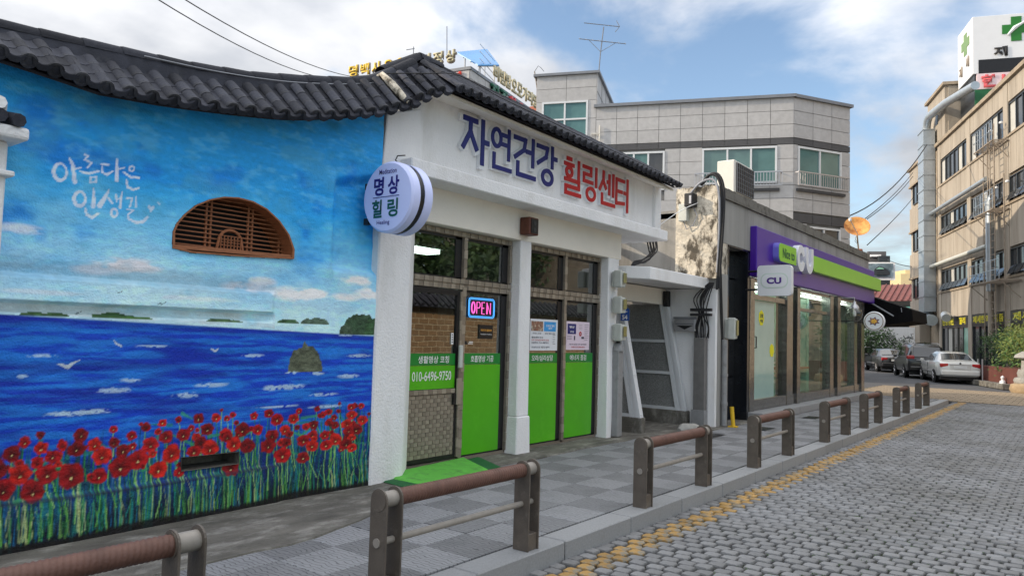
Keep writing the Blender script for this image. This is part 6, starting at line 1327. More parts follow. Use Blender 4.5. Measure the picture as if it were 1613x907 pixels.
for (z0, z1) in wz:
    for (a, b_) in ((12.45, 18.15), (6.25, 11.75), (.15, 5.55), (-5.95, -.55), (-12.1, -6.65)):
        r = rs3.random(); ms = [M_dglass, M_blind, M_dglass, M_dglass] if z0 > 12 else [M_dglass, M_dglass, M_dglass, M_blind, M_dglass]
        w_ = win(rb, a, b_, z0, z1, 6, 1, y=-.06, m=ms, fm=M_gf, fw_=.05)
        if z0 < 12:
            for k in range(6):
                s0 = a + (b_ - a) * k / 6 + .06; s1 = a + (b_ - a) * (k + 1) / 6 - .06
                MB().hexa([(s0, .16, z0 + .06), (s1, .16, z0 + .06), (s1, .19, z0 + .06), (s0, .19, z0 + .06)], [(s0, -.04, z0 + .48), (s1, -.04, z0 + .48), (s1, -.01, z0 + .48), (s0, -.01, z0 + .48)]).build('vent_flap', M_dglass, w_, Wf)
# ground floor shopfronts
for (a, b_) in ((12.45, 18.15), (6.25, 11.75), (.15, 5.55)):
    w_ = win(rb, a, b_, .5, 2.95, 5, 1, y=-.06, m=[M_wglass if a > 12 else M_dglass, M_dglass, M_dglass, M_blind if a > 12 else M_dglass, M_dglass], fm=M_gf, fw_=.1)
    MB().box(a, b_, -.10, .02, 2.96, 3.52).build('sign_band', M_gf, rb, Wf)
    MB().box(a, b_, -.12, .05, .1, .5).build('base_wall', M_tank, rb, Wf)
yt = mat('yellow_cut_letter', srgb(215, 205, 40), .5, .05, 1, 0, 1)
for (s, tx, wd) in ((16.6, '한방병원', 2.6), (13.6, '물리', 1.3), (9.0, '제세한의원침뜸', 5.0), (2.9, '제세한방', 4.6)):
    text(tx, s, .035, 3.24, .42, wd, PI, yt, rb, 'lettering', W=False, bold=.03)
# horizontal pipes
for (z, s0, s1) in ((10.72, 8.0, 19.9), (7.08, 8.0, 20.2)): MB().tube([(s0, .30, z), (s1, .30, z)], .13, 12).build('horizontal_pipe', M_galv if z > 10 else M_meter, rb, Wf, 40)
# vertical duct
dct = MB().box(19.15, 19.4, -.3, .0, .3, 15).build('joint_wall', M_tank, rb, Wf)
z = 4.0
while z < 16.6:
    z2 = min(z + 1.05, 16.7); MB().box(19.5, 21.0, .0, .75, z + .01, z2 - .01).build('duct_section', M_galv, dct, Wf, None, .02); MB().box(19.46, 21.04, -.02, .79, z2 - .03, z2 + .03).build('duct_flange', M_galv, dct, Wf); z = z2
b = MB()
ring = []
for k in range(7):
    a = PI / 2 * k / 6; ring.append((20.25 - .9 * (1 - math.cos(a)), .37, 16.7 + .8 * math.sin(a)))
b.tube([(20.25, .37, 16.6)] + ring + [(16.5, .1, 17.5), (12.5, -.5, 17.3)], .26, 12); b.build('duct_elbow', M_galv, dct, Wf, 50)
MB().tube([(20.25, .37, 4.1), (20.2, .37, 3.7), (19.6, .4, 3.45), (18.6, .5, 3.4)], .38, 12).build('duct_outlet', M_galv, dct, Wf, 50)
MB().tube([(15.4, .3, 3.5), (14.6, .7, 3.6), (13.9, .8, 3.4)], .25, 12).build('vent_hood', M_galv, rb, Wf, 50)
# left wing
lw = MB().box(21.2, 27.4, -13, -.16, 0, 15.2).build('wing_wall', M_tan, rb, Wf)
for za, zb_ in ((3.5, 5.1), (6.9, 8.7), (10.5, 12.3), (14.1, 15.3)):
    for k in range(4): MB().box(22.0 + k * 1.33 + .012, 22.0 + (k + 1) * 1.33 - .012, -.16, -.03, za, zb_).build('panel', M_tan, lw, Wf)
    MB().box(22.0, 27.4, -.16, .04, za - .14, za).build('sill_band', M_tank, lw, Wf)
MB().box(21.9, 27.55, -.2, .12, 15.3, 15.5).build('roof_trim', M_tank, lw, Wf)
for z0, z1 in ((5.25, 6.85), (8.85, 10.4), (12.5, 14.0)): win(lw, 23.0, 26.4, z0, z1, 3, 1, y=-.1, m=[M_blind, M_dglass, M_dglass], fm=M_gf, fw_=.06)
MB().box(21.3, 22.0, -.14, -.04, 3, 15).build('dark_recess', M_gf, rb, Wf)
for k in range(12): MB().tube([(21.35 + (k % 2) * .5, .05, 4 + k * .9), (21.4 + ((k + 1) % 2) * .5, .05, 4.9 + k * .9)], .04, 5).build('stay', M_rust, rb, Wf)
MB().tube([(21.7, .12, .3), (21.7, .12, 15)], .07, 8).tube([(22.1, .1, .3), (22.1, .1, 15)], .05, 8).build('drain_pipe', M_rust, rb, Wf)
MB().box(21.9, 27.4, -.16, .02, 3.0, 3.35).build('ledge', M_tank, rb, Wf)
sh_ = MB().box(23.4, 25.8, -.16, -.05, .1, 2.8).build('roller_shutter', M_pvc, rb, Wf)
for k in range(13): MB().box(23.4, 25.8, -.05, -.02, .15 + k * .2, .30 + k * .2).build('slat', M_galv, sh_, Wf)
MB().box(21.5, 22.9, -.1, .6, 1.9, 3.3).build('bay_box', M_tan, rb, Wf); lv = MB().box(21.6, 22.8, -.1, .0, .3, 1.9).build('louvre', M_tank, rb, Wf)
for k in range(8): MB().box(21.65, 22.75, .0, .05, .35 + k * .19, .45 + k * .19).build('slat', M_tank, lv, Wf)
# roof tower
MB().box(17.5, 22.0, -9, -.2, 15, 19.0).build('roof_tower', M_tan, rb, Wf)
for k in range(5): MB().box(17.5 + k * .9 + .01, 17.5 + (k + 1) * .9 - .01, -.2, -.12, 15.6, 19.0).build('panel', M_tan, rb, Wf)
for k in range(5):
    for za, zb_ in ((18.0, 18.95), (15.5, 16.6)): MB().box(17.42, 17.5, -.3 - k * 1.2, -1.47 - k * 1.2, za + .02, zb_ - .02).build('panel', M_tan, rb, Wf)
MB().box(17.43, 17.5, -5.5, -1.2, 16.6, 17.95).build('tower_window', M_dglass, rb, Wf); MB().box(17.38, 17.44, -5.4, -1.3, 17.3, 17.8).build('blind', M_blind, rb, Wf)
MB().box(17.3, 22.2, -9.2, .05, 19.0, 19.2).build('tower_trim', M_tank, rb, Wf)
MB().box(19.2, 19.8, -.12, -.09, 16.9, 17.7).build('tower_slit', M_gf, rb, Wf)
# access ladder and railings on the facade
ld = MB().tube([(6.1, .5, 1.0), (6.1, .5, 13.2)], .035, 6).tube([(6.75, .5, 1.0), (6.75, .5, 13.2)], .035, 6).build('ladder', M_rust, rb, Wf)
for k in range(34): MB().tube([(6.1, .5, 1.2 + k * .35), (6.75, .5, 1.2 + k * .35)], .022, 5).build('rung', M_rust, ld, Wf)
for z in (5.0, 8.7, 12.2):
    S0, S1, YP = (3.9, 8.6, 1.0) if z < 6 else (5.4, 8.4, .8)
    pf = MB().box(S0, S1, YP - .05, YP, z - .05, z).box(S0, S1, .05, .1, z - .05, z).build('platform', M_rust, rb, Wf)
    for k in range(int((S1 - S0) / .3)): MB().box(S0 + k * .3, S0 + k * .3 + .05, .1, YP - .05, z - .04, z).build('deck_bar', M_rust, pf, Wf)
    for zz in (.5, 1.0): MB().tube([(S0, YP, z + zz), (S1, YP, z + zz), (S1, .1, z + zz)], .018, 5).build('rail', M_galv, pf, Wf)
    for k in range(9): MB().tube([(S0 + k * (S1 - S0) / 8, YP, z), (S0 + k * (S1 - S0) / 8, YP, z + 1.0)], .016, 5).build('baluster', M_galv, pf, Wf)
    for s in (S0 + .1, S1 - .1): MB().tube([(s, YP - .05, z - .05), (s, .05, z - .9)], .022, 5).build('stay', M_rust, pf, Wf)
for s in (5.2, 7.6, 8.3): MB().tube([(s, .35, 1.0), (s, .35, 13.5 - (8.3 - s))], .035, 6).build('riser_pipe', M_rust, rb, Wf)
MB().tube([(7.0, .45, 4.6), (7.0, .45, 9.3), (6.9, .3, 9.6)], .2, 10).build('flue', M_galv, rb, Wf, 50)
MB().tube([(7.5, .3, 2.2), (7.5, .3, 5.0)], .14, 10).build('flue', M_tan, rb, Wf, 50)
for k in range(5): MB().lathe((5.0 + k * .8, .25, 9.9 + (k % 2) * 3.2), [(0, 0), (.1, .02), (.1, .1), (0, .14)], 10).build('insulator', M_signw, rb, Wf, 40)
# rooftop sign box
sb = thing('rooftop_sign_box', 'white clinic rooftop sign box with green crosses and black Korean letters', 'sign', tuple(RBM @ Vector((14, -.8, 15.5))), rad(21))
# local: face at s=0 looks along -s (towards the street), side face along +y
SB = RBM @ Vector((14, -.8, 15.5))
MB().box(0, 3.1, -12, 0, 3.0, 6.6).build('box', M_signw, sb, False, None, .02); MB().box(-.03, -.005, -12, -.3, 2.98, 3.85).build('black_band', M_black, sb, False); MB().box(.1, 3.0, -12, -.1, -.4, 3.0).build('frame', M_gf, sb, False)
MB().box(-.05, .1, -8, -.2, 2.0, 2.97).build('banner', mat('pink_banner', srgb(225, 205, 210), .6, .03, 1, 0, 1), sb, False); MB().box(-.04, .1, -8, -.1, -1.0, 1.98).build('green_board', mat('board_green', srgb(30, 96, 60), .6, .1, 1, 0, 1), sb, False)
mgc = mat('green_cross', srgb(38, 118, 44), .5, .05, 1, 0, 1)
def cross(par, cy_, cz_, a, t, x):
    MB().box(x - .03, x, cy_ - t, cy_ + t, cz_ - a, cz_ + a).box(x - .03, x, cy_ - a, cy_ - t, cz_ - t, cz_ + t).box(x - .03, x, cy_ + t, cy_ + a, cz_ - t, cz_ + t).build('cross', mgc, par, False)
    b = MB(); n = Vector((0, .62, .78)); b.tube([(x - .04, cy_ + a * .62, cz_ - a * .5), (x - .04, cy_ + .1, cz_ + .05), (x - .04, cy_ - a * .75, cz_ + a * .62)], [.06, .13, .04], 6); b.build('needle', M_signw, par, False)
cross(sb, -2.35, 5.65, .76, .28, -.002)
MB().box(1.15, 1.75, .0, .03, 4.7, 6.1).box(.65, 1.15, .0, .03, 5.15, 5.7).box(1.75, 2.25, .0, .03, 5.15, 5.7).build('cross', mat('pale_green_cross', srgb(120, 150, 100), .5, .05, 1, 0, 1), sb, False)
WM_save = WM[sb.name]
def ltext(tx, y_, z, h, wd, m, bold, x=-.04):
    p = WM[sb.name] @ Vector((x, y_, z)); return text(tx, p.x, p.y, p.z, h, wd, rad(21 - 90), m, sb, 'lettering', depth=.02, bold=bold)
ltext('제', -1.5, 4.3, .62, .75, M_cable, .05); ltext('세', -3.5, 4.3, .65, .75, M_cable, .05); ltext('한', -5.4, 4.3, .6, .7, M_cable, .05)
mpk = mat('banner_red', srgb(205, 90, 95), .6, .05, 1, 0, 1)
ltext('한', -.85, 2.48, .8, .85, mpk, .06, -.09); ltext('방', -1.95, 2.48, .8, .85, mpk, .06, -.09); ltext('병', -3.1, 2.48, .85, .9, mpk, .09, -.09)
p = WM[sb.name] @ Vector((1.0, .03, 4.1)); text('세', p.x, p.y, p.z, .7, .6, rad(201), M_rust, sb, 'lettering', depth=.02, bold=.03)
p = WM[sb.name] @ Vector((2.4, .03, 3.9)); text('제', p.x, p.y, p.z, .7, .6, rad(201), M_rust, sb, 'lettering', depth=.02, bold=.03)

# ================================================================== FAR STREET END
t_ = thing('red_roof_house', 'low building with a red tiled roof and teal awning at the end of the street', 'house', (76, 13, 0))
MB().box(73, 84, 9.5, 30, 0, 5.2).build('wall', M_dark, t_)
rr_ = MB().hexa([(72.2, 9.0, 5.55), (85, 9.0, 5.55), (85, 31, 5.55), (72.2, 31, 5.55)], [(76.5, 10, 7.3), (80.5, 10, 7.3), (80.5, 30, 7.3), (76.5, 30, 7.3)]).build('roof', M_redtile, t_)
for k in range(44):
    y_ = 9.3 + k * .5; MB().tube([(72.1, y_, 5.6), (76.5, min(max(y_, 10), 30), 7.36)], .05, 5).build('roof_rib', M_redtile, rr_)
MB().box(71.7, 72.4, 9, 31, 5.1, 5.5).build('gutter', M_cable, t_)
aw_ = MB().prism([(70.6, 9.0, 4.55), (72.3, 9.0, 5.15), (72.3, 28, 5.15), (70.6, 28, 4.55)], (0, 0, .08)).build('teal_awning', M_teal, t_)
for k in range(9): MB().tube([(70.58, 9.2 + k * 2.2, 4.6), (72.2, 9.2 + k * 2.2, 5.22)], .06, 5).build('awning_rib', M_galv, aw_)
p = Vector((70.4, 13.6, 3.9)); text('삼겹살', p.x, 11.9, 3.95, .7, 2.2, -PI / 2, mat('neon_green_letter', srgb(150, 200, 30), .5, 0, 1, 0, 1), t_, 'lettering', depth=.05, bold=.05); text('맛있는', p.x, 12.0, 4.6, .3, 1.4, -PI / 2, M_ink, t_, 'lettering', depth=.02, bold=.02)
t_ = thing('lower_red_roof', 'smaller red tiled roof on white posts behind the parked cars', 'house', (64, 13, 0))
MB().hexa([(63, 11.2, 3.05), (67, 11.2, 3.05), (67, 22, 3.05), (63, 22, 3.05)], [(65, 12.8, 4.05), (66, 12.8, 4.05), (66, 21, 4.05), (65, 21, 4.05)]).build('roof', M_redtile, t_)
MB().box(62.9, 67, 9.0, 22, 2.85, 3.03).build('white_beam', M_white, t_); MB().box(66, 66.4, 8.8, 22, 0, 2.85).build('wall', M_gpan, t_)
for k in range(5): MB().box(63.2, 63.4, 11.3 + k * 2, 11.5 + k * 2, 0, 2.85).build('post', M_white, t_)
t_ = thing('car_billboard', 'dark framed billboard showing a sports car picture above the red roof', 'billboard', tuple(atD(1390, 440, 100)))
def bq(u0, v0, u1, v1, dist, m, name, par=t_, th=.5):
    a, b_, c, d_ = atD(u0, v0, dist), atD(u1, v0, dist), atD(u1, v1, dist), atD(u0, v1, dist); n = fw.copy(); n.z = 0; n.normalize()
    c.x, c.y = b_.x, b_.y; d_.x, d_.y = a.x, a.y
    return MB().prism([a, b_, c, d_], n * th).build(name, m, par)
bq(1368, 396, 1396, 455, 104, M_gband, 'tower'); bq(1385, 403, 1402, 455, 103, M_gf, 'tower_side'); bq(1372, 401, 1388, 404, 103.5, M_white, 'roof_strip')
bq(1366, 413, 1410, 441, 100, M_white, 'frame'); bq(1367, 415, 1407, 436, 99.8, mat('billboard_print', (.12, .17, .20), .5, .6, .6, 0, 1, col2=(.4, .48, .52), c2t=(.5, .6)), 'picture', th=.1)
def bpts(pts, dist, m, name):
    q = [atD(u, v, dist) for u, v in pts]; n = fw.copy(); n.z = 0; n.normalize(); MB().prism(q, n * .05).build(name, m, t_)
bpts([(1376, 431), (1378, 424), (1384, 419), (1392, 421), (1398, 425), (1402, 429), (1402, 433), (1377, 433)], 99.6, M_gf, 'car_print'); bpts([(1380, 424), (1385, 420.5), (1391, 422), (1393, 424)], 99.5, mat('print_green', (.2, .4, .3), .5, 0, 1, 0, 1), 'car_print_window')
t_ = thing('cream_block', 'small cream coloured far building just left of the tan building', 'building', tuple(atD(1424, 500, 130))); bq(1419, 431, 1440, 520, 130, mat('far_cream', srgb(225, 205, 160, .8), .8, .05, 1, 0, 1), 'wall', t_, 6); bq(1426, 425, 1440, 431, 131, MATS['far_cream'], 'roof_hut', t_, 4)
t_ = thing('white_wall', 'long white wall and planted bank behind the parked sedans', 'wall', (60, 12, 0)); MB().box(60.5, 61, 8.2, 13.2, .0, 3.0).build('wall', M_white, t_)
MB().box(59, 59.4, 9, 24, 0, 1.3).build('low_wall', M_stone, t_)
# ---- vegetation
def foliage(name, blobs, n, size, mats, parent, seed=0, sh=.5):
    r = np.random.default_rng(seed); b = MB(); tot = sum(q[3] * q[4] * q[5] for q in blobs)
    for (x, y, z, rx, ry, rz_) in blobs:
        k = max(20, int(n * rx * ry * rz_ / tot)); cl = r.normal(0, 1, (max(4, k // 22), 3)); cl /= np.linalg.norm(cl, axis=1)[:, None]; cl *= (r.random((len(cl), 1)) ** .4)
        for i in range(k):
            c = cl[i % len(cl)] + r.normal(0, .16, 3); p = Vector((x + c[0] * rx, y + c[1] * ry, z + c[2] * rz_))
            a = Vector(r.normal(0, 1, 3)).normalized(); c2 = a.orthogonal().normalized(); s = size * r.uniform(.5, 1.3); mi = 0 if c[2] > r.uniform(-.6, .6) else 1
            b.add([p - a * s, p + c2 * s * .45, p + a * s, p - c2 * s * .45], [(0, 1, 2, 3)], mi)
    return b.build(name, mats, parent)
def plant(label, cat, base, blobs, n, size, mats, seed, stem=True, name='shrub', group=None):
    t_ = thing(name, label, cat, base, 0, group)
    if stem:
        for k in range(3):
            q = blobs[k % len(blobs)]; MB().tube([base, (base[0] * .5 + q[0] * .5 + .05 * k, base[1] * .5 + q[1] * .5, (base[2] + q[2]) / 2), (q[0], q[1], q[2])], [.05, .035, .02], 6).build('stem', M_bark, t_)
    foliage('leaves', blobs, n, size, mats, t_, seed); return t_
def R_(s, y, z=0): v = RBM @ Vector((s, y, z)); return (v.x, v.y, v.z)
def bl(s, y, z, rx, ry, rz_): a = R_(s, y, z); return (a[0], a[1], a[2], rx, ry, rz_)
plant('dark green bush behind the white sedan boot beside the red planter', 'bush', R_(3.2, 1.3), [bl(3.9, 1.0, 1.7, .9, .9, .8), bl(2.6, 1.3, 1.9, .9, .8, .75), bl(1.6, 1.4, 1.5, 1.0, .8, .8)], 2600, .07, [M_leaf, M_leafd], 1)
plant('yellow green bush in the right planter at the picture edge', 'bush', R_(-1.0, 1.5), [bl(0.4, 1.4, 1.9, .8, .8, .8), bl(-.9, 1.5, 2.1, .9, .9, .9), bl(-1.2, 2.1, 1.2, .9, .8, .8), bl(-2.3, 1.6, 1.8, 1, 1, 1.0)], 3200, .07, [M_leafy, M_leaf], 2)
plant('low green shrub under the shop windows behind the black van', 'bush', R_(12.5, .9), [bl(12.5, .9, .9, 1.1, .5, .45), bl(10.5, .9, .8, 1.2, .5, .4)], 1500, .06, [M_leaf, M_leafd], 3, False)
plant('small dark shrub by the dark shopfront behind the black van roof', 'bush', R_(17.5, .8), [bl(17.5, .9, 1.3, .6, .5, .6), bl(16.2, .9, 1.0, .7, .5, .5)], 800, .06, [M_leafd, M_leaf], 4, False)
plant('round green tree behind the dark sedan', 'tree', (57.5, 12.0, 0), [(57.5, 12.0, 2.2, 1.6, 1.7, 1.3), (58, 13.5, 2.0, 1.2, 1.2, 1.0)], 3000, .12, [M_leaf, M_leafd], 5, True, 'tree')
plant('grey green scrubby bank between the silver car and the dark sedan', 'bush', (57, 15.0, 0), [(57, 14.8, 1.6, 1.2, 1.4, 1.0), (55.5, 14.5, .8, 1.0, 1.3, .8), (57.5, 10.2, 1.8, 1.0, 1.2, .8)], 2500, .12, [mat('grey_leaf', (.2, .21, .2), .8, .3, 2, 0, 1), M_leaf], 6, False)
pt = thing('planter_bed', 'dark red planter bed with a grey stone kerb beside the white sedan', 'planter', R_(-1, 1.9))
def lbox(s0, s1, y0, y1, z0, z1, m, name, par, bev=0):
    b = MB(); b.box(s0, s1, y0, y1, z0, z1); b.v = [tuple(RBM @ Vector(v)) for v in b.v]; return b.build(name, m, par, True, None, bev)
lbox(-4, 1.9, 1.2, 2.6, 0, .85, M_soil, 'box', pt); 
for k in range(6): lbox(-2.9 + k * .9, -2.02 + k * .9, 2.62, 3.0, 0, .22, M_conc, 'kerb_block', pt, .02)
for k in range(2):
    q = R_(1.0 - k * .6, 2.75); t_ = thing('steel_post', ['thin steel post nearest the white sedan by the red planter', 'thin steel post in front of the red planter, right of the other post'][k], 'post', q, 0, 'thin steel posts by the planter')
    MB().tube([q, (q[0], q[1], 1.15)], .03, 8).build('post', M_silver, t_)
q = Vector(R_(-4.75, 2.75)); t_ = thing('stone_lantern', 'stack of pale carved stones at the right picture edge beside the planter', 'stone lantern', q)
MB().lathe(q, [(.55, 0), (.6, .12), (.55, .3), (.4, .36)], 9).build('base_stone', M_stonew, t_, True, 50); MB().lathe(q + Vector((0, 0, .36)), [(.42, 0), (.45, .1), (.4, .2), (.3, .22)], 8).build('tier', M_stone, t_, True, 50)
MB().lathe(q + Vector((0, 0, .58)), [(.3, 0), (.33, .15), (.28, .3)], 8).build('tier', M_stone, t_, True, 50); MB().lathe(q + Vector((0, 0, .88)), [(.2, 0), (.18, .35)], 8).build('shaft', M_stone, t_, True, 50); MB().lathe(q + Vector((0, 0, 1.25)), [(.2, 0), (.42, .06), (.38, .16), (.15, .3)], 8).build('cap_stone', M_stone, t_, True, 50)
q = R_(-2.1, 2.75, .22); t_ = thing('white_figurine', 'tiny white and yellow ornament on the planter kerb', 'ornament', q); MB().lathe(q, [(.12, 0), (.1, .1), (.03, .14), (.07, .2), (.07, .26), (0, .32)], 10).build('body', M_signw, t_, True, 40)

# ================================================================== CARS
def car(label, cat, loc_, rz, paint, secs, wins_s, wins_t, L, wheelx, wr, name='parked_car', rear=None, hw=.88):
    t = thing(name, label, cat, loc_, rz, 'cars parked along the right side of the street')
    xs_ = [s[0] for s in secs]
    def at(x): return [float(np.interp(x, xs_, [s[k] for s in secs])) for k in range(1, 6)]
    def ring(x):
        zb_, zbel, zt, wb, wt = at(x)
        return [(0, zb_), (wb * .8, zb_), (wb * .96, zb_ + .10), (wb * 1.0, zb_ + (zbel - zb_) * .5), (wb * .985, zb_ + (zbel - zb_) * .82), (wb * .94, zbel), (wt + (wb * .94 - wt) * .12, zbel + (zt - zbel) * .86), (wt * .9, zt), (0, zt + .025)]
    fx = sorted(set(xs_ + list(np.linspace(xs_[0], xs_[-1], 25)))); b = MB(); n = 17; vs = []
    for x in fx:
        r = ring(x); full = [(y_, z) for y_, z in r] + [(-y_, z) for y_, z in r[::-1][1:-1]]; full = r + [(-y_, z) for y_, z in r[-2:0:-1]]
        vs += [(x, y_, z) for y_, z in full]
    m_ = len(full); fs = [(i * m_ + k, i * m_ + (k + 1) % m_, (i + 1) * m_ + (k + 1) % m_, (i + 1) * m_ + k) for i in range(len(fx) - 1) for k in range(m_)]
    fs += [tuple(range(m_)), tuple(range((len(fx) - 1) * m_, len(fx) * m_))[::-1]]
    b.add(vs, fs); b.build('body', paint, t, False, 38)
    def side(x, q):
        r = ring(x); a, c = r[5], r[6]; return (a[0] + (c[0] - a[0]) * q, a[1] + (c[1] - a[1]) * q)
    for sgn in (1, -1):
        for (x0, x1, x2, x3) in wins_s:   # bottom rear, bottom front, top front, top rear
            g_ = []
            for j in range(4):
                q = .1 + .82 * j / 3; xa = x0 + (x3 - x0) * q; xb = x1 + (x2 - x1) * q
                for i in range(6):
                    x = xa + (xb - xa) * i / 5; y_, z = side(x, q); g_.append((x, sgn * (y_ + .012), z + .004))
            b = MB(); b.add(g_, [(j * 6 + i, j * 6 + i + 1, (j + 1) * 6 + i + 1, (j + 1) * 6 + i) for j in range(3) for i in range(5)]); b.build('side_window', M_carglass, t, False, 60)
    for (x0, x1, nm) in wins_t:
        g_ = []
        for i in range(6):
            x = x0 + (x1 - x0) * i / 5; r = ring(x); 
            for j in range(7):
                f = -1 + 2 * j / 6; y_ = f * r[7][0] * .97; z = r[7][1] + .025 * (1 - abs(f)) + .016; g_.append((x, y_, z))
        b = MB(); b.add(g_, [(i * 7 + j, i * 7 + j + 1, (i + 1) * 7 + j + 1, (i + 1) * 7 + j) for i in range(5) for j in range(6)]); b.build(nm, M_carglass, t, False, 60)
    for x in wheelx:
        for sgn in (1, -1):
            yo = sgn * hw
            MB().lathe((x, yo - sgn * .0, wr), [(wr + .06, -.03), (wr + .06, .005), (wr - .03, .012)] if sgn > 0 else [(wr + .06, .03), (wr + .06, -.005), (wr - .03, -.012)], 24, 'y').build('wheel_arch', M_black, t, False, 40)
            w_ = MB().lathe((x, yo, wr), [(wr * .62, -.2), (wr * .95, -.2), (wr, -.16), (wr, -.0), (wr * .95, .035), (wr * .66, .035)] if sgn > 0 else [(wr * .62, .2), (wr * .95, .2), (wr, .16), (wr, .0), (wr * .95, -.035), (wr * .66, -.035)], 24, 'y').build('wheel', M_rubber, t, False, 40)
            MB().lathe((x, yo, wr), [(0, sgn * .03), (wr * .2, sgn * .03), (wr * .22, sgn * .012), (wr * .6, sgn * .018), (wr * .66, sgn * .034)], 20, 'y').build('rim', M_silver, w_, False, 30)
            for k in range(5):
                a = 2 * PI * k / 5; MB().tube([(x, yo + sgn * .03, wr), (x + wr * .6 * math.cos(a), yo + sgn * .036, wr + wr * .6 * math.sin(a))], .022, 5).build('spoke', M_silver, w_, False)
    for sgn in (1, -1): MB().box(.78, .92, sgn * (hw + .0), sgn * (hw + .17), at(.85)[1] + .0, at(.85)[1] + .13).build('mirror', paint, t, False, None, .03)
    return t, at, ring
M_carglass = mat('car_glass', (.03, .035, .04), .05, .3, 1, 0, 1, spec=1.0)
def paintm(n_, c, rough=.22): 
    m = mat(n_, c, rough, .03, 1, 0, 1, spec=.7); m.node_tree.nodes['Principled BSDF'].inputs['Coat Weight'].default_value = .6; return m
silver = paintm('silver_white_paint', (.66, .67, .65)); blackp = paintm('black_paint', (.006, .006, .007), .3); darkp = paintm('charcoal_paint', (.02, .021, .024), .3); greyp = paintm('pale_grey_paint', (.45, .47, .5))
tl_ = mat('tail_lamp_red', (.42, .015, .02), .15, .1, 5, 0, 1, spec=.8); plate_ = mat('plate_white', (.7, .72, .72), .4, .05, 3, 0, 1)
SED = [(-2.36, .42, .70, .74, .66, .5), (-2.3, .32, .86, .9, .80, .66), (-2.1, .26, .96, .99, .86, .72), (-1.72, .24, .98, 1.03, .89, .72), (-1.1, .22, .97, 1.33, .9, .62), (-.75, .22, .96, 1.39, .9, .60), (-.1, .22, .95, 1.42, .9, .60), (.45, .22, .94, 1.36, .9, .60), (1.15, .22, .92, .99, .9, .72), (1.7, .24, .86, .91, .88, .7), (2.2, .28, .74, .79, .82, .6), (2.4, .36, .6, .62, .66, .5)]
def sedan(label, loc_, rz, paint):
    t, at, ring = car(label, 'car', loc_, rz, paint, SED, [(-1.35, -.12, -.12, -.85), (-.04, .95, .4, -.04)], [(-1.68, -1.14, 'rear_window'), (.5, 1.1, 'windscreen')], 4.8, (-1.42, 1.42), .31)
    for sgn in (1, -1): MB().box(-2.345, -2.05, sgn * .46, sgn * .80, .72, .90).build('tail_light', tl_, t, False, None, .04)
    for sgn in (1, -1): MB().box(2.2, 2.36, sgn * .4, sgn * .74, .58, .72).build('headlight', M_silver, t, False, None, .03)
    MB().box(-2.42, -2.2, -.78, .78, .36, .60).build('rear_bumper', paint, t, False, None, .06); MB().box(-2.37, -2.28, -.42, .42, .62, .84).build('boot_panel', paint, t, False, None, .02)
    MB().box(-2.385, -2.36, -.26, .26, .68, .80).build('number_plate', plate_, t, False, None, .004); MB().box(-2.385, -2.34, -.44, .44, .84, .865).build('chrome_strip', M_silver, t, False)
    MB().lathe((-2.385, 0, .91), [(0, 0), (.04, 0), (.04, .03), (0, .03)], 12, 'x').build('boot_badge', M_gf, t, False); MB().box(-2.3, 2.3, -.78, .78, .17, .3).build('underbody', M_black, t, False)
    for sgn in (1, -1): MB().box(-1.0, 1.0, sgn * .893, sgn * .915, .50, .54).build('side_trim', M_silver if paint is not blackp else M_gf, t, False); MB().box(-1.62, -1.55, sgn * .88, sgn * .90, .80, .83).build('door_handle', M_silver, t, False); MB().box(-.09, -.085, sgn * .88, sgn * .906, .3, .9).build('door_gap', M_gf, t, False)
    return t
AC_ = rad(18.5)
q = onX(1505, 604, 40.0)
def carpos(u, v, back=2.36):    # rear centre on the ground
    d = ray(u, v); k = -EYE.z / d.z; p = EYE + d * k; return (p.x + back * math.cos(AC_), p.y + back * math.sin(AC_), 0)
sedan('silver white sedan parked nearest, its boot beside the red planter', carpos(1513, 604.5), AC_, silver)
SUV = [(-2.32, .5, .85, .9, .8, .62), (-2.28, .36, 1.02, 1.1, .88, .7), (-2.15, .3, 1.06, 1.40, .93, .72), (-1.95, .26, 1.06, 1.66, .94, .70), (-1.2, .25, 1.05, 1.74, .95, .70), (0, .25, 1.04, 1.76, .95, .70), (.55, .25, 1.03, 1.70, .95, .70), (1.3, .25, 1.02, 1.1, .94, .75), (1.8, .28, .98, 1.03, .92, .72), (2.2, .35, .85, .9, .85, .62), (2.35, .45, .7, .72, .7, .5)]
t, at_s, rg = car('black seven seat van parked between the white sedan and the dark sedan', 'van', carpos(1461, 596.5, 2.3), AC_, blackp, SUV, [(-1.95, -1.1, -1.1, -1.85), (-1.02, -.12, -.12, -1.02), (-.04, 1.05, .5, -.04)], [(.6, 1.22, 'windscreen')], 4.7, (-1.4, 1.45), .36, 'parked_van', hw=.92)
MB().hexa([(-2.33, -.66, 1.1), (-2.2, -.66, 1.1), (-2.2, .66, 1.1), (-2.33, .66, 1.1)], [(-2.08, -.6, 1.6), (-1.98, -.6, 1.6), (-1.98, .6, 1.6), (-2.08, .6, 1.6)]).build('rear_window', M_carglass, t, False, None, .01)
for sgn in (1, -1): MB().box(-2.33, -2.0, sgn * .58, sgn * .93, .98, 1.16).build('tail_light', tl_, t, False, None, .04); MB().tube([(-1.8, sgn * .66, 1.74), (-1.2, sgn * .66, 1.80), (.3, sgn * .66, 1.80)], .02, 6).build('roof_rail', M_silver, t, False)
MB().box(-2.38, -2.2, -.8, .8, .4, .62).build('rear_bumper', blackp, t, False, None, .05); MB().box(-2.345, -2.3, -.28, .28, .78, .9).build('number_plate', plate_, t, False); MB().box(-2.34, -2.3, -.5, .5, .93, .96).build('chrome_strip', M_silver, t, False); MB().box(-2.2, 2.2, -.8, .8, .18, .35).build('underbody', M_black, t, False)
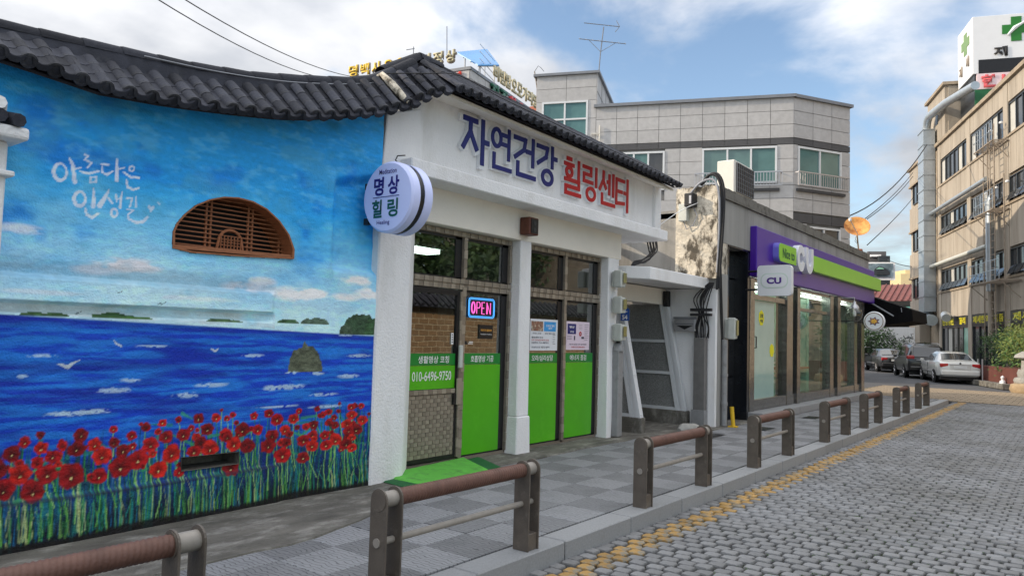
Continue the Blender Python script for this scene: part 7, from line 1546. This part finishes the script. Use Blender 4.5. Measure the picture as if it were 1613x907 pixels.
sedan('dark charcoal sedan parked ahead of the black van', carpos(1405, 586.5), AC_ + .1, darkp)
sedan('pale silver car farthest away, half hidden by the store corner', carpos(1363, 577), AC_ + .15, greyp)

# ================================================================== OVERHEAD WIRES
def wire(lab, a, b_, sag=.5, r=.02):
    t_ = thing('overhead_wire', lab, 'wire', a); pts = []
    for k in range(13): s = k / 12; p = Vector(a) * (1 - s) + Vector(b_) * s; p.z -= sag * 4 * s * (1 - s); pts.append(p)
    MB().tube(pts, r, 5).build('wire', M_cable, t_)
wire('lower of two thin wires crossing the cloudy sky above the mural roof', atD(230, -12, 14), atD(520, 125, 26), .25, .012); wire('upper of two thin wires crossing the cloudy sky above the mural roof', atD(272, -12, 14), atD(560, 122, 26), .25, .012)
wire('topmost wire from the grey building to the tan building', atD(1338, 340, 38), atD(1460, 228, 50), .6, .03); wire('middle wire of the three between the grey and tan buildings', atD(1362, 345, 38), atD(1438, 272, 60), .2, .022); wire('second thin wire just below the middle one beside the tan building', atD(1366, 345, 38), atD(1438, 278, 60), .2, .022)
wire('lowest slanting wire beside the tan building', atD(1366, 386, 34), atD(1438, 312, 60), .1, .022); wire('short level wire between the billboard and the tan building', atD(1398, 409, 80), atD(1436, 420, 62), .1, .03)

# ================================================================== ACROSS THE STREET (seen in the glass)
sw = thing('stone_block_wall', 'tan stone block wall with black tile coping across the street, mirrored in the shop glass', 'wall', (18, -3.7, 0))
MB().box(9, 40, -4.0, -3.72, 0, 2.35).build('core', M_mortar, sw)
sb_ = MB(); sb_.box(-.16, .16, 0, .03, .0, .135); bk_ = sb_.mesh('stone_block', M_brick, None, .006); k = 0
for r_ in range(13):
    x = 13.2 + (r_ % 2) * .18
    while x < 20.8:
        link('stone_block', bk_, sw, WM[sw.name].inverted() @ Matrix.Translation((x, -3.72, .22 + r_ * .165))); x += .36
b = MB()
for r_ in range(13):
    x = 20.9 + (r_ % 2) * .18
    while x < 38: b.box(x - .16, x + .16, -3.72, -3.69, .22 + r_ * .165, .355 + r_ * .165); x += .36
stuff(b.build('stone_block_field', M_brick, sw))
cp = MB().hexa([(9, -4.35, 2.35), (40, -4.35, 2.35), (40, -3.35, 2.35), (9, -3.35, 2.35)], [(9, -3.9, 2.75), (40, -3.9, 2.75), (40, -3.8, 2.75), (9, -3.8, 2.75)]).build('coping_roof', M_tile, sw)
b = MB(); x = 9.2
while x < 39: b.tube([(x, -3.86, 2.8), (x, -3.28, 2.40)], .06, 6); x += .3
stuff(b.build('coping_tiles', M_tile, cp))
for n_, (x, y, h) in enumerate(((12, -9, 7.5), (19, -8, 6.5), (27, -9, 8), (38, -8, 7))):
    t_ = thing('tree', ['leafy tree behind the stone wall across the street, nearest the camera', 'shorter leafy tree second along behind the stone wall across the street', 'tallest leafy tree behind the stone wall across the street', 'farthest leafy tree behind the stone wall across the street'][n_], 'tree', (x, y, 0), 0, 'trees across the street')
    MB().tube([(x, y, 0), (x + .1, y, h * .4), (x - .1, y + .1, h * .7)], [.22, .16, .08], 8).build('trunk', M_bark, t_)
    foliage('crown', [(x, y, h * .72, 2.6, 2.4, h * .25), (x + 1.6, y, h * .6, 1.8, 1.8, h * .2), (x - 1.7, y, h * .62, 1.7, 1.8, h * .2)], 5200, .16, [M_leaf, M_leafd], t_, 20 + n_)
